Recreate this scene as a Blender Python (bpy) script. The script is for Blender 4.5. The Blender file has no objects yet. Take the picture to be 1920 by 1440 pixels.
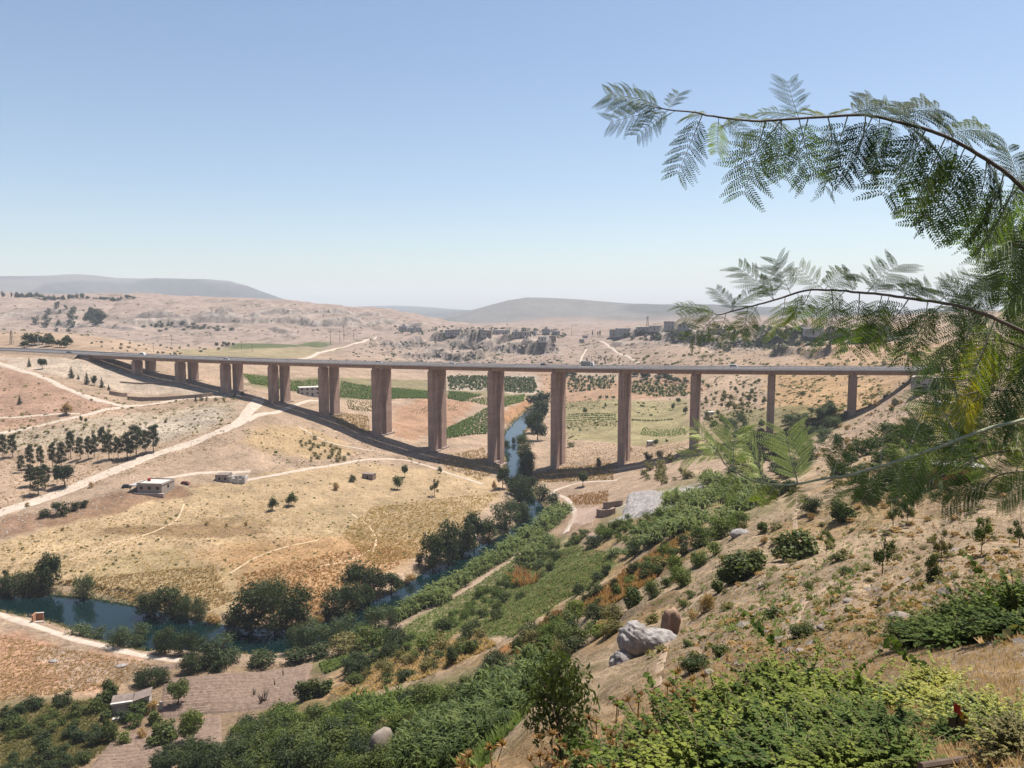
import bpy, bmesh, math, random
import numpy as np
from mathutils import Vector, Matrix

# ------------------------------------------------------------------ camera, sky, sun
SC = bpy.context.scene
COL = SC.collection
F = 1450.0                                   # focal length in photo pixels (photo 1920 x 1440)
PITCH = math.atan(140.0 / F)
CP, SP = math.cos(PITCH), math.sin(PITCH)
cam_d = bpy.data.cameras.new('camera')
cam_d.sensor_fit = 'HORIZONTAL'; cam_d.sensor_width = 36.0; cam_d.lens = 36.0 * F / 1920.0
cam_d.clip_start = 0.05; cam_d.clip_end = 60000
cam = bpy.data.objects.new('camera', cam_d); COL.objects.link(cam)
cam.location = (0, 0, 0); cam.rotation_euler = (math.pi / 2 - PITCH, 0, 0)
SC.camera = cam

SUN_AZ, SUN_EL = math.radians(52), math.radians(68)
world = bpy.data.worlds.new('World'); SC.world = world; world.use_nodes = True
wn = world.node_tree.nodes; wl = world.node_tree.links
sky = wn.new('ShaderNodeTexSky'); sky.sky_type = 'NISHITA'; sky.sun_disc = False
sky.sun_elevation = SUN_EL; sky.sun_rotation = SUN_AZ
sky.altitude = 400; sky.air_density = 1.0; sky.dust_density = 1.2; sky.ozone_density = 0.6
bg = wn['Background']; bg.inputs['Strength'].default_value = 0.072
wl.new(sky.outputs[0], bg.inputs['Color'])
sun_d = bpy.data.lights.new('sun', 'SUN'); sun_d.energy = 5.0; sun_d.angle = math.radians(0.53)
sun_d.color = (1.0, 0.95, 0.88)
sun = bpy.data.objects.new('sun', sun_d); COL.objects.link(sun)
SUNV = Vector((math.sin(SUN_AZ) * math.cos(SUN_EL), math.cos(SUN_AZ) * math.cos(SUN_EL), math.sin(SUN_EL)))
sun.rotation_euler = SUNV.to_track_quat('Z', 'Y').to_euler()
SC.view_settings.view_transform = 'Standard'; SC.view_settings.look = 'None'
SC.view_settings.exposure = 1.0; SC.view_settings.gamma = 1.0; SC.view_settings.use_curve_mapping = False
SC.render.engine = 'CYCLES'
SC.cycles.max_bounces = 5; SC.cycles.diffuse_bounces = 2; SC.cycles.glossy_bounces = 2
SC.cycles.transmission_bounces = 3; SC.cycles.volume_bounces = 0; SC.cycles.transparent_max_bounces = 8
SC.cycles.caustics_reflective = False; SC.cycles.caustics_refractive = False
HAZE = 0.000085

# ------------------------------------------------------------------ helpers
rng = np.random.default_rng(7)
random.seed(11)

def tag(o, label=None, cat=None, group=None, kind=None):
    if label: o['label'] = label
    if cat: o['category'] = cat
    if group: o['group'] = group
    if kind: o['kind'] = kind
    return o

def link(o, parent=None):
    COL.objects.link(o)
    if parent is not None: o.parent = parent
    return o

def new_mesh(name, V, faces, mat=None, smooth=False, cols=None):
    """faces: list of int arrays, each (n,3) or (n,4)"""
    V = np.asarray(V, dtype=np.float32)
    if not isinstance(faces, list): faces = [faces]
    faces = [np.asarray(f, dtype=np.int32) for f in faces if len(f)]
    me = bpy.data.meshes.new(name)
    me.vertices.add(len(V)); me.vertices.foreach_set('co', V.ravel())
    nl = sum(f.size for f in faces); npoly = sum(len(f) for f in faces)
    me.loops.add(nl); me.polygons.add(npoly)
    me.loops.foreach_set('vertex_index', np.concatenate([f.ravel() for f in faces]))
    tot = np.concatenate([np.full(len(f), f.shape[1], np.int32) for f in faces])
    st = np.concatenate([[0], np.cumsum(tot)[:-1]]).astype(np.int32)
    me.polygons.foreach_set('loop_start', st)
    me.polygons.foreach_set('use_smooth', np.full(npoly, bool(smooth)))
    if cols is not None:
        at = me.color_attributes.new('Col', 'FLOAT_COLOR', 'POINT')
        c4 = np.ones((len(V), 4), np.float32); c4[:, :3] = cols
        at.data.foreach_set('color', c4.ravel())
    me.update(calc_edges=True); me.validate()
    if mat is not None: me.materials.append(mat)
    return me

def obj(name, me, parent=None, loc=None, rot=None, scale=None):
    o = bpy.data.objects.new(name, me)
    if loc is not None: o.location = loc
    if rot is not None: o.rotation_euler = rot
    if scale is not None: o.scale = scale
    return link(o, parent)

def empty(name, loc, rotz=0.0, scale=(1, 1, 1)):
    o = bpy.data.objects.new(name, None); o.empty_display_size = 0.2
    o.location = loc; o.rotation_euler = (0, 0, rotz); o.scale = scale
    return link(o)

class MB:
    """collects boxes, tubes and free polygons, then becomes ONE mesh"""
    def __init__(s): s.V = []; s.Q = []; s.T = []; s.n = 0
    def add(s, V, Q=(), T=()):
        V = np.asarray(V, float).reshape(-1, 3)
        if len(Q): s.Q.append(np.asarray(Q, int).reshape(-1, 4) + s.n)
        if len(T): s.T.append(np.asarray(T, int).reshape(-1, 3) + s.n)
        s.V.append(V); s.n += len(V); return s
    def hexa(s, P):      # 8 points: bottom 4 ccw, top 4 ccw
        return s.add(P, [(3, 2, 1, 0), (4, 5, 6, 7), (0, 1, 5, 4), (1, 2, 6, 5), (2, 3, 7, 6), (3, 0, 4, 7)])
    def box(s, x0, x1, y0, y1, z0, z1, tx=0.0, ty=0.0):
        return s.hexa([(x0, y0, z0), (x1, y0, z0), (x1, y1, z0), (x0, y1, z0),
                       (x0 + tx, y0 + ty, z1), (x1 - tx, y0 + ty, z1), (x1 - tx, y1 - ty, z1), (x0 + tx, y1 - ty, z1)])
    def tube(s, pts, rad, k=6, cap=True):
        P = np.asarray(pts, float); n = len(P)
        R = np.broadcast_to(np.asarray(rad, float), (n,))
        T = np.gradient(P, axis=0); T /= np.linalg.norm(T, axis=1, keepdims=True) + 1e-9
        ref = np.array([0, 0, 1.0]) if abs(T[:, 2]).mean() < 0.8 else np.array([1.0, 0, 0])
        A = np.cross(T, ref); A /= np.linalg.norm(A, axis=1, keepdims=True) + 1e-9
        B = np.cross(T, A)
        an = np.arange(k) * 2 * math.pi / k
        V = (P[:, None] + R[:, None, None] * (A[:, None] * np.cos(an)[None, :, None] + B[:, None] * np.sin(an)[None, :, None])).reshape(-1, 3)
        i = np.arange(n - 1)[:, None] * k; j = np.arange(k)[None]; j2 = (j + 1) % k
        Q = np.stack([i + j, i + j2, i + k + j2, i + k + j], -1).reshape(-1, 4)
        s.add(V, Q)
        if cap:
            for e, d in ((0, 1), ((n - 1) * k, -1)):
                m = s.n - len(V) + e
                s.T.append(np.array([(m, m + a + (1 if d > 0 else 0), m + a + (0 if d > 0 else 1)) for a in range(1, k - 1)], int))
        return s
    def mesh(s, name, mat, smooth=False):
        V = np.concatenate(s.V); fs = []
        if s.Q: fs.append(np.concatenate(s.Q))
        if s.T: fs.append(np.concatenate(s.T))
        return new_mesh(name, V, fs, mat, smooth)
    def build(s, name, mat, parent=None, loc=None, rot=None, smooth=False):
        return obj(name, s.mesh(name, mat, smooth), parent, loc, rot)

# ------------------------------------------------------------------ noise (numpy)
def _hash(ix, iy, seed):
    h = (ix.astype(np.int64) * 374761393 + iy.astype(np.int64) * 668265263 + seed * 1442695041) & 0xFFFFFFFF
    h = ((h ^ (h >> 13)) * 1274126177) & 0xFFFFFFFF
    return ((h ^ (h >> 16)) & 0xFFFFFF).astype(np.float32) / 0xFFFFFF
def vnoise(x, y, seed=0):
    ix = np.floor(x); iy = np.floor(y); fx = x - ix; fy = y - iy
    fx = fx * fx * (3 - 2 * fx); fy = fy * fy * (3 - 2 * fy)
    a = _hash(ix, iy, seed); b = _hash(ix + 1, iy, seed); c = _hash(ix, iy + 1, seed); d = _hash(ix + 1, iy + 1, seed)
    return ((a + (b - a) * fx) * (1 - fy) + (c + (d - c) * fx) * fy) * 2 - 1
def fbm(x, y, seed=0, octv=4, gain=0.5):
    r = 0; am = 1.0; t = 0
    for k in range(octv):
        r = r + am * vnoise(x * 2 ** k + 17.3 * k, y * 2 ** k - 9.1 * k, seed + k * 13); t += am; am *= gain
    return r / t
def sstep(x, a, b):
    t = np.clip((x - a) / (b - a), 0, 1); return t * t * (3 - 2 * t)

# ------------------------------------------------------------------ photo ray -> (X/Y, Z/Y)
def ray(u, v):
    up = -(np.asarray(v, float) - 720) / F
    y = CP + up * SP
    return (np.asarray(u, float) - 960) / F / y, (-SP + up * CP) / y
ZR = -97.5                                   # river level below the eye
def on_z(u, v, z):
    a, s = ray(u, v); Y = z / s
    return np.stack([a * Y, Y], -1)

# bridge axis (fitted): near edge corner of the piers
E_X, E_Y = math.cos(-0.3601), math.sin(-0.3601)      # along the viaduct, towards the right
T_X, T_Y = -E_Y, E_X                                 # across it, away from the camera
def pier(i): return np.array([-276.9 + 40 * i * E_X, 561.27 + 40 * i * E_Y])
_pi = np.arange(13.)
_pv = np.array([674, 678.3, 682, 685.7, 689, 690.7, 693, 695, 697.5, 699, 700.7, 703, 704.5])
_pu = np.array([245, 326.7, 411.7, 501.7, 596.7, 696.7, 801.7, 912.7, 1031.7, 1159, 1294, 1441, 1595.])
_zz = np.array([ray(_pu[k], _pv[k])[1] * pier(k)[1] for k in range(13)])
DECKZ = np.polyfit(_pi, _zz, 2)                      # underside of the girders
def deck_z(i): return np.polyval(DECKZ, i)
PBASE = [700, 717, 737, 758, 781, 818, 847, 868, 882, 875, 850, 822, 782]

# ------------------------------------------------------------------ terrain: control points
CT = []      # (a, Y, slope)
def cy(u, v, Y):
    a, s = ray(u, v); CT.append((a, Y, s))
def cz(u, v, z):
    a, s = ray(u, v); CT.append((a, z / s, s))
def cxyz(x, y, z): CT.append((x / y, y, z / y))
def ca(u, Y, z): CT.append(((u - 960) / F, Y, z / Y))
for k in range(13):
    p = pier(k); s = ray(_pu[k] - 1, PBASE[k])[1]
    cxyz(p[0], p[1], s * p[1])
    q = p + np.array([T_X, T_Y]) * 20
    cxyz(q[0], q[1], s * p[1] + (0.5 if k < 8 else 1.0))
# road embankment at both ends of the viaduct
for i in (-1.35, -2.2, -3.5, -5.5):
    for t in (-1, 23):
        p = pier(i) + np.array([T_X, T_Y]) * t; cxyz(p[0], p[1], deck_z(max(i, -3)) + 1.2)
for i in (12.9, 13.6, 14.6, 16):
    for t in (-1, 23):
        p = pier(i) + np.array([T_X, T_Y]) * t; cxyz(p[0], p[1], deck_z(i) + 1.2)
for u, v, z in [(500, 1000, -91), (250, 1060, -93), (0, 1060, -93), (-300, 1060, -93), (700, 950, -92), (850, 935, -94), (600, 1080, -94),
                (300, 905, -81), (130, 930, -83), (0, 965, -85), (-300, 980, -85), (430, 840, -72.5), (100, 868, -77), (-250, 870, -74), (620, 880, -85),
                (440, 900, -83), (550, 830, -75), (30, 800, -66), (200, 772, -61), (330, 765, -62), (-250, 790, -62), (470, 765, -61),
                (900, 1010, -95), (960, 900, -95), (1010, 870, -95), (940, 820, -95), (1010, 757, -95), (985, 800, -95.5), (1050, 970, -93.5),
                (1000, 1040, -88), (870, 1090, -93), (720, 1180, -94), (600, 1230, -94.5), (420, 1250, -95), (200, 1230, -94), (60, 1180, -94.5), (0, 1150, -95.5),
                (-300, 1200, -94), (0, 1300, -93), (300, 1350, -93), (500, 1290, -93.5), (0, 1420, -92), (-300, 1400, -91), (250, 1420, -91),
                (400, 1180, -96), (560, 1195, -96), (150, 1150, -96), (1100, 900, -91)]:
    cz(u, v, z)
for u, v, Y in [(0, 700, 520), (120, 700, 535), (200, 695, 560), (60, 750, 470), (250, 740, 520), (-250, 700, 500),
                (100, 640, 690), (-200, 640, 690), (420, 650, 1000), (300, 655, 820), (430, 700, 600), (600, 700, 720), (560, 722, 640), (575, 738, 600),
                (750, 740, 680), (900, 722, 800), (990, 735, 830), (900, 800, 590), (800, 780, 600), (700, 770, 590), (1150, 800, 592), (1150, 742, 760),
                (1250, 810, 570), (1250, 722, 820), (1150, 702, 950), (1050, 702, 950), (1000, 702, 960), (850, 702, 930),
                (700, 668, 1000), (700, 640, 1150), (850, 670, 1090), (850, 632, 1250), (850, 620, 1400), (1000, 640, 1200), (1000, 622, 1400), (1000, 668, 1080),
                (950, 612, 2200), (1080, 612, 2000), (1080, 630, 1300), (1150, 620, 1350),
                (300, 600, 1520), (300, 640, 1180), (100, 600, 1400), (100, 625, 1000), (0, 600, 1400), (-250, 600, 1400), (600, 620, 1450), (600, 645, 1130),
                (750, 615, 1600), (450, 640, 1150), (-250, 553, 1850), (0, 553, 1850), (250, 553, 1900), (500, 560, 2000), (640, 567, 2050), (720, 577, 2050), (780, 592, 2000), (850, 607, 1950),
                (1200, 660, 1030), (1300, 660, 930), (1400, 655, 880), (1500, 660, 800), (1500, 622, 1020), (1300, 622, 1150), (1250, 612, 1400), (1400, 610, 1300), (1700, 655, 660), (1700, 605, 950),
                (1900, 640, 560), (1900, 600, 800), (2150, 600, 700), (2150, 640, 480), (1350, 745, 640), (1400, 722, 700), (1500, 725, 590), (1600, 725, 510), (1650, 745, 440), (1380, 790, 500),
                (1500, 830, 370), (1400, 850, 370), (1650, 785, 340), (1750, 750, 310), (1600, 850, 245), (1500, 885, 250), (1700, 850, 185), (1780, 885, 128), (1900, 800, 200), (2100, 800, 150),
                (1850, 950, 82), (2050, 950, 70), (1700, 1000, 84), (1490, 1025, 96), (1390, 1070, 88), (1300, 1000, 165), (1400, 960, 175), (1330, 930, 225), (1200, 950, 270), (1120, 960, 300),
                (1100, 1060, 195), (1150, 1100, 158), (1250, 1085, 125), (1200, 1195, 74), (1260, 1165, 77), (1400, 1150, 55), (1600, 1100, 43), (1800, 1050, 38), (2050, 1050, 34), (1800, 1130, 24),
                (1700, 1200, 19), (1500, 1200, 32), (1300, 1250, 33), (1100, 1310, 40), (900, 1310, 78), (900, 1200, 138), (1050, 1180, 115), (760, 1210, 170), (620, 1265, 178), (700, 1300, 128), (800, 1250, 135),
                (500, 1400, 128), (700, 1400, 82), (900, 1400, 47), (1000, 1380, 36), (1200, 1430, 10), (1500, 1440, 5.5), (1900, 1440, 3.6), (1900, 1300, 7), (1900, 1200, 13), (1700, 1300, 8.5), (2150, 1300, 6)]:
    cy(u, v, Y)
# near hillside out of frame, drop to the left
for u, Y, z in [(1200, 4, -2.9), (1600, 2, -1.75), (960, 2, -1.9), (300, 2, -2.1), (1900, 2, -1.6), (2400, 2, -1.4), (2400, 8, -2.5), (2700, 60, -8), (2700, 300, -20), (2700, 900, -10),
                (960, 8, -5.6), (600, 8, -6.2), (0, 8, -6.6), (-600, 8, -6.8), (600, 25, -18), (0, 25, -19), (-600, 25, -19), (300, 70, -50), (-300, 70, -52), (100, 120, -82), (-500, 130, -84), (960, 25, -16.5), (-700, 300, -90), (-700, 600, -45), (-700, 1400, -20),
                (0, 3200, 10), (500, 3200, 0), (300, 5000, 20), (800, 3300, -50), (1000, 2900, -40), (1400, 2600, -30), (1900, 2000, -10), (-500, 3200, 10)]:
    ca(u, Y, z)
for u in (-1500, -400, 500, 1200, 1900, 2600, 3300):
    ca(u, 1.0, -1.62); ca(u, 1.4, -1.7 if u > 1000 else -1.85)
# far mesas and hills: (u, v of the skyline, distance)
for u, v, Y in [(-700, 522, 5600), (-250, 520, 5600), (0, 518, 5600), (170, 515, 5600), (300, 522, 5600), (440, 528, 5600), (485, 545, 5600), (525, 562, 5600), (600, 585, 5600),
                (830, 597, 3900), (900, 577, 3950), (975, 559, 4000), (1100, 563, 4000), (1300, 571, 4000), (1500, 576, 4000), (1900, 581, 4000), (2500, 583, 4000), (780, 603, 3900),
                (830, 607, 3200), (975, 600, 3200), (1200, 602, 3000), (1500, 600, 2800),
                (650, 577, 9500), (760, 573, 9500), (840, 579, 9500), (1000, 590, 9000), (500, 590, 9500), (0, 590, 9000), (1800, 595, 9000), (900, 582, 12500), (0, 585, 12500), (1900, 585, 12500)]:
    cy(u, v, Y)
for u, v, Y, Yb in [(-250, 522, 5600, 7600), (0, 520, 5600, 7600), (170, 517, 5600, 7600), (300, 524, 5600, 7600), (440, 530, 5600, 7000), (975, 561, 4000, 5600), (1100, 565, 4000, 5600), (1300, 573, 4000, 5600), (1500, 578, 4000, 5600), (1900, 583, 4000, 5600), (900, 580, 3950, 5600)]:
    a_, s_ = ray(u, v); CT.append((a_, Yb, s_ * Y / Yb))
    CT.append((a_, Y * 1.12, s_ * Y / (Y * 1.12)))
for u, z in [(0, 32), (250, 30), (500, 20), (640, 8), (720, -5)]:
    ca(u, 2500, z * 0.8)
CT = np.array(CT)
KA, KY = 3.2, 1.25
def _ft(a, ly): return np.stack([a * KA, ly * KY], -1)
def _tps(r2): return 0.5 * r2 * np.log(r2 + 1e-12)
_c = _ft(CT[:, 0], np.log(CT[:, 1])); _n = len(_c)
_d2 = ((_c[:, None] - _c[None]) ** 2).sum(-1)
_A = np.zeros((_n + 3, _n + 3)); _A[:_n, :_n] = _tps(_d2) + np.eye(_n) * 0.0004
_A[:_n, _n] = 1; _A[:_n, _n + 1:] = _c; _A[_n:, :_n] = _A[:_n, _n:].T
_w = np.linalg.solve(_A, np.r_[CT[:, 2], 0, 0, 0])
# ------------------------------------------------------------------ terrain grid (wedge of azimuth x distance)
AU = np.concatenate([np.linspace(-1500, -160, 70, endpoint=False), np.linspace(-160, 2080, 660, endpoint=False), np.linspace(2080, 3300, 70)])
GA = (AU - 960) / F
GL = np.concatenate([np.linspace(math.log(1.0), math.log(90), 260, endpoint=False),
                     np.linspace(math.log(90), math.log(950), 460, endpoint=False),
                     np.linspace(math.log(950), math.log(2500), 240, endpoint=False), np.linspace(math.log(2500), math.log(13500), 90)])
GY = np.exp(GL)
ca_ = np.linspace(GA[0], GA[-1], 140); cl_ = np.linspace(GL[0], GL[-1], 300)
_g = _ft(*np.meshgrid(ca_, cl_, indexing='ij'))
S0 = np.empty(_g.shape[:2])
for k in range(len(ca_)):
    d2 = ((_g[k][:, None] - _c[None]) ** 2).sum(-1)
    S0[k] = _tps(d2) @ _w[:_n] + _w[_n] + _g[k] @ _w[_n + 1:]
def bilin(G, xs, ys, x, y):
    i = np.clip(np.searchsorted(xs, x) - 1, 0, len(xs) - 2); j = np.clip(np.searchsorted(ys, y) - 1, 0, len(ys) - 2)
    fx = np.clip((x - xs[i]) / (xs[i + 1] - xs[i]), 0, 1); fy = np.clip((y - ys[j]) / (ys[j + 1] - ys[j]), 0, 1)
    return (G[i, j] * (1 - fx) + G[i + 1, j] * fx) * (1 - fy) + (G[i, j + 1] * (1 - fx) + G[i + 1, j + 1] * fx) * fy
A2, L2 = np.meshgrid(GA, GL, indexing='ij')
Y2 = np.exp(L2); X2 = A2 * Y2
Z2 = bilin(S0, ca_, cl_, A2, L2) * Y2
z32 = bilin(S0, ca_, cl_, A2, np.full_like(L2, math.log(3.2))) * 3.2      # the ledge one stands on
Z2 = np.where(Y2 < 3.2, -1.62 + (z32 + 1.62) * np.clip((Y2 - 1) / 2.2, 0, 1), Z2)

def poly_sdf(px, X, Y):
    """signed distance (negative inside) to a polygon"""
    P = np.asarray(px, float); Q = np.roll(P, -1, 0)
    d = np.full(X.shape, 1e18); ins = np.zeros(X.shape, bool)
    for (ax, ay), (bx, by) in zip(P, Q):
        ex, ey = bx - ax, by - ay; wx, wy = X - ax, Y - ay
        t = np.clip((wx * ex + wy * ey) / (ex * ex + ey * ey + 1e-12), 0, 1)
        d = np.minimum(d, (wx - ex * t) ** 2 + (wy - ey * t) ** 2)
        c1 = (ay <= Y) != (by <= Y)
        ins ^= c1 & (X < ex * (Y - ay) / (ey if abs(ey) > 1e-12 else 1e-12) + ax)
    d = np.sqrt(d); return np.where(ins, -d, d)

# river: two banks traced, laid on the water level
RB_L = [(1003, 757), (965, 790), (946, 812), (942, 835), (949, 862), (953, 895), (965, 930), (985, 950), (980, 975), (950, 1000), (880, 1030), (820, 1060), (770, 1090), (720, 1118), (660, 1145), (600, 1166), (540, 1180), (430, 1174), (385, 1166), (300, 1147), (250, 1135), (165, 1121), (90, 1114), (0, 1112), (-150, 1110), (-400, 1110)]
RB_R = [(1017, 757), (1000, 785), (985, 805), (972, 830), (972, 850), (985, 875), (993, 900), (1000, 930), (1020, 950), (1018, 975), (1000, 1000), (940, 1035), (890, 1062), (850, 1084), (800, 1112), (760, 1137), (700, 1167), (640, 1195), (560, 1222), (500, 1228), (430, 1226), (330, 1218), (280, 1222), (200, 1205), (140, 1180), (60, 1158), (0, 1147), (-150, 1150), (-400, 1160)]
BL = on_z(*np.array(RB_L, float).T, ZR); BR = on_z(*np.array(RB_R, float).T, ZR)
RIV = np.concatenate([BL, BR[::-1]])
bb = (X2 > RIV[:, 0].min() - 30) & (X2 < RIV[:, 0].max() + 30) & (Y2 > RIV[:, 1].min() - 30) & (Y2 < RIV[:, 1].max() + 30)
RD = np.full(X2.shape, 99.0)
RD[bb] = poly_sdf(RIV, X2[bb], Y2[bb])
RDn = RD + np.where(np.abs(RD) < 30, 0.9 * fbm(X2 / 6, Y2 / 6, 5, 3), 0)
bank = ZR + np.where(RDn < 0, np.maximum(RDn * 0.5, -1.6), 0) + np.clip(RDn, 0, 6) * 0.42
floor_ = (RD < 22)
Z2 = np.where(RDn < 5, np.minimum(np.maximum(Z2, ZR + 2.1), bank), np.where(floor_, np.maximum(Z2, ZR + 1.6), Z2))

# fractal relief, wavelength by wavelength, faded out where the grid is too coarse
gsp = np.maximum(np.gradient(GY)[None] * 0.35, Y2 * (2240 / 660 / F))
gain = 0.35 + 0.65 * sstep(Z2, -88, -60) + 0.9 * sstep(Y2, 800, 1500)
gain *= sstep(RD, 1, 12)
axd = np.abs((X2 + 276.9) * T_X + (Y2 - 561.27) * T_Y - 10)      # distance from the viaduct axis
gain *= 0.15 + 0.85 * sstep(axd, 14, 40)
slope_n = sstep(Z2, -90, -80) * (1 - sstep(Y2, 260, 340)) * sstep(Y2, 10, 25) * (A2 > -0.35)
gain = gain * (1 + 0.9 * slope_n)
for k, lam in enumerate([260, 120, 60, 30, 15, 8, 4, 2, 1.0, 0.5]):
    w_ = sstep(lam / gsp, 2.0, 5.0) * sstep(Y2, 0.8 * lam, 3.0 * lam)
    if w_.max() <= 0: continue
    am = 0.020 * lam * (0.45 if lam > 100 else 1.0) * (1.1 if lam < 20 else 1)
    nz = vnoise(X2 / lam + 3.1 * k, Y2 / lam + 7.7 * k, 40 + k)
    if lam <= 60: nz = 1 - 2 * np.abs(nz) if k % 2 == 0 else nz
    Z2 = Z2 + gain * w_ * am * nz
dg_ = (X2 * 0.80 + Y2 * 0.35) / 7.0 + 1.3 * fbm(X2 / 22, Y2 / 22, 61, 3)
Z2 = Z2 + slope_n * 0.45 * (1 - 2 * np.abs(2 * (dg_ - np.floor(dg_)) - 1)) * sstep(fbm(X2 / 30, Y2 / 30, 62, 3), -0.3, 0.3)
rl_ = vnoise((X2 - 0.55 * Y2) / 5.5 + fbm(X2 / 14, Y2 / 14, 63, 2), (X2 + Y2) / 60, 64); Z2 = Z2 - slope_n * 0.5 * (1 - np.abs(rl_)) ** 5
# gullies running down the far slopes + rock strata (benches and small cliffs)
far = sstep(Y2, 900, 1150) * (1 - sstep(Y2, 2600, 3200))
gul = 1 - np.abs(vnoise(X2 / 95 + 0.004 * Y2, Y2 / 420, 91)); Z2 = Z2 - far * 9 * gul ** 3 * sstep(Z2, -75, -30) * (1 - sstep(Z2, 15, 40))
hh = 13.0
zz = Z2 + 5 * fbm(X2 / 180, Y2 / 180, 77, 3)
fr = zz / hh - np.floor(zz / hh); st_ = np.where(fr < 0.6, fr * 0.45, 0.27 + (fr - 0.6) / 0.4 * 0.73)
STR = far * sstep(Z2, -62, -35) * (1 - sstep(Z2, 20, 45)) * sstep(fbm(X2 / 160, Y2 / 160, 31, 3), -0.25, 0.2)
Z2 = Z2 + STR * (st_ - fr) * hh * 0.9
CLIFF = STR * sstep(fr, 0.58, 0.66)
# far range: eroded flanks
vf = sstep(Y2, 2900, 3600); Z2 = Z2 + vf * 16 * fbm(X2 / 400, Y2 / 400, 17, 4) * (1 - sstep(Y2, 3800, 4100)) - vf * 20 * (1 - np.abs(vnoise(X2 / 300, Y2 / 1500, 18))) ** 3 * (1 - sstep(Y2, 3800, 3990))

S2 = Z2 / Y2
def height(x, y):
    x = np.asarray(x, float); y = np.asarray(y, float)
    return bilin(S2, GA, GL, x / y, np.log(y)) * y
def hit(u, v, ymin=1.5, ymax=13000):
    """first terrain point met by the photo ray"""
    a, s = ray(u, v); a = float(a); s = float(s)
    i = int(np.clip(np.searchsorted(GA, a) - 1, 0, len(GA) - 2)); f = (a - GA[i]) / (GA[i + 1] - GA[i])
    col = S2[i] * (1 - f) + S2[i + 1] * f - s
    j0 = max(np.searchsorted(GY, ymin), 1)
    ok = np.nonzero(col[j0:] >= 0)[0]
    if len(ok) == 0 or GY[min(ok[0] + j0, len(GY) - 1)] > ymax: Y = ymin if len(ok) == 0 else ymax
    else:
        j = ok[0] + j0; c0, c1 = col[j - 1], col[j]
        t = 0 if c1 <= c0 else np.clip(-c0 / (c1 - c0), 0, 1)
        Y = math.exp(GL[j - 1] + t * (GL[j] - GL[j - 1]))
    return Vector((a * Y, Y, float(height(a * Y, Y))))
# rock ledges: steps cut into the slopes along traced lines (uphill side raised, ragged)
LEDGE = np.zeros_like(Z2); RIM = np.zeros_like(Z2)
def ledge(px, h, back=45.0, rag=9.0, seed=0, ymin=700):
    global Z2, S2, LEDGE
    P = np.array([hit(u, v, ymin=ymin)[:2] for u, v in px]); mg = 260
    m = (X2 > P[:, 0].min() - mg) & (X2 < P[:, 0].max() + mg) & (Y2 > P[:, 1].min() - mg) & (Y2 < P[:, 1].max() + mg)
    x, y = X2[m], Y2[m]; best = np.full(x.shape, 1e9); sd = np.zeros(x.shape); tt = np.zeros(x.shape); n = len(P) - 1
    x = x + rag * fbm(x / 45, y / 45, 700 + seed, 4) * 1.6; y = y + rag * fbm(x / 38 + 9, y / 38, 710 + seed, 4) * 1.6
    for k in range(n):
        ax, ay = P[k]; ex, ey = P[k + 1] - P[k]; L2_ = ex * ex + ey * ey; t = np.clip(((x - ax) * ex + (y - ay) * ey) / L2_, 0, 1)
        d = np.hypot(x - ax - ex * t, y - ay - ey * t); s = np.sign(ex * (y - ay) - ey * (x - ax)); b = d < best
        best = np.where(b, d, best); sd = np.where(b, s, sd); tt = np.where(b, (k + t) / n, tt)
    d = best * sd; hh_ = 1.25 * h * (0.35 + 0.9 * np.clip(0.5 + 1.3 * fbm(x / 34, y / 34, 720 + seed, 4), 0, 1)) * sstep(tt, 0.0, 0.08) * (1 - sstep(tt, 0.92, 1.0))
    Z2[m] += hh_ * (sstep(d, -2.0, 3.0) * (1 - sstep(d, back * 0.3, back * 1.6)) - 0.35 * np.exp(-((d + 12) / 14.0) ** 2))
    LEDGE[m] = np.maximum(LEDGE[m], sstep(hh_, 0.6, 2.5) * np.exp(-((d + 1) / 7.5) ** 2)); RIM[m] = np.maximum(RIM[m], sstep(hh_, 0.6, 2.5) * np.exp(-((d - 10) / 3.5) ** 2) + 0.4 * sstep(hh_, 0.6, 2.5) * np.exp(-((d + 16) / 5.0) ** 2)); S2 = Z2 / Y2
for k, (px_, h_) in enumerate([([(225, 601), (300, 599), (370, 600), (440, 603), (480, 606)], 9), ([(255, 611), (300, 609), (350, 611)], 6), ([(350, 590), (420, 587), (500, 589), (600, 596)], 6), ([(470, 606), (540, 604), (620, 608), (700, 612)], 9), ([(520, 590), (600, 586), (680, 591), (740, 598)], 6), ([(0, 592), (60, 588), (130, 590)], 4), ([(100, 606), (180, 612), (260, 620)], 4), ([(640, 600), (720, 602), (790, 610)], 6), ([(500, 614), (530, 622), (560, 634)], 5),
                              ([(735, 648), (760, 644), (790, 646)], 9), ([(800, 640), (850, 636), (890, 640)], 10), ([(810, 656), (850, 650), (900, 654), (930, 650)], 8), ([(880, 650), (930, 644), (980, 650)], 9), ([(765, 674), (820, 668), (870, 674), (910, 670)], 7), ([(940, 662), (980, 656), (1020, 660)], 8), ([(980, 645), (1020, 648), (1045, 655)], 8),
                              ([(1140, 632), (1190, 628), (1240, 626), (1300, 630)], 8), ([(1220, 634), (1290, 634), (1340, 642), (1380, 652)], 9), ([(1300, 626), (1370, 634), (1440, 640), (1500, 644)], 8), ([(1380, 646), (1430, 642), (1490, 650)], 8), ([(1140, 646), (1200, 648)], 4), ([(1500, 632), (1580, 634), (1660, 640)], 9), ([(1440, 664), (1500, 660), (1560, 668)], 6)]):
    ledge(px_, h_, seed=k)
def px_per_m(p): return F / (p[1] * CP - p[2] * SP)
def wpoly(px, **k): return np.array([hit(u, v, **k)[:2] for u, v in px])

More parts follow.
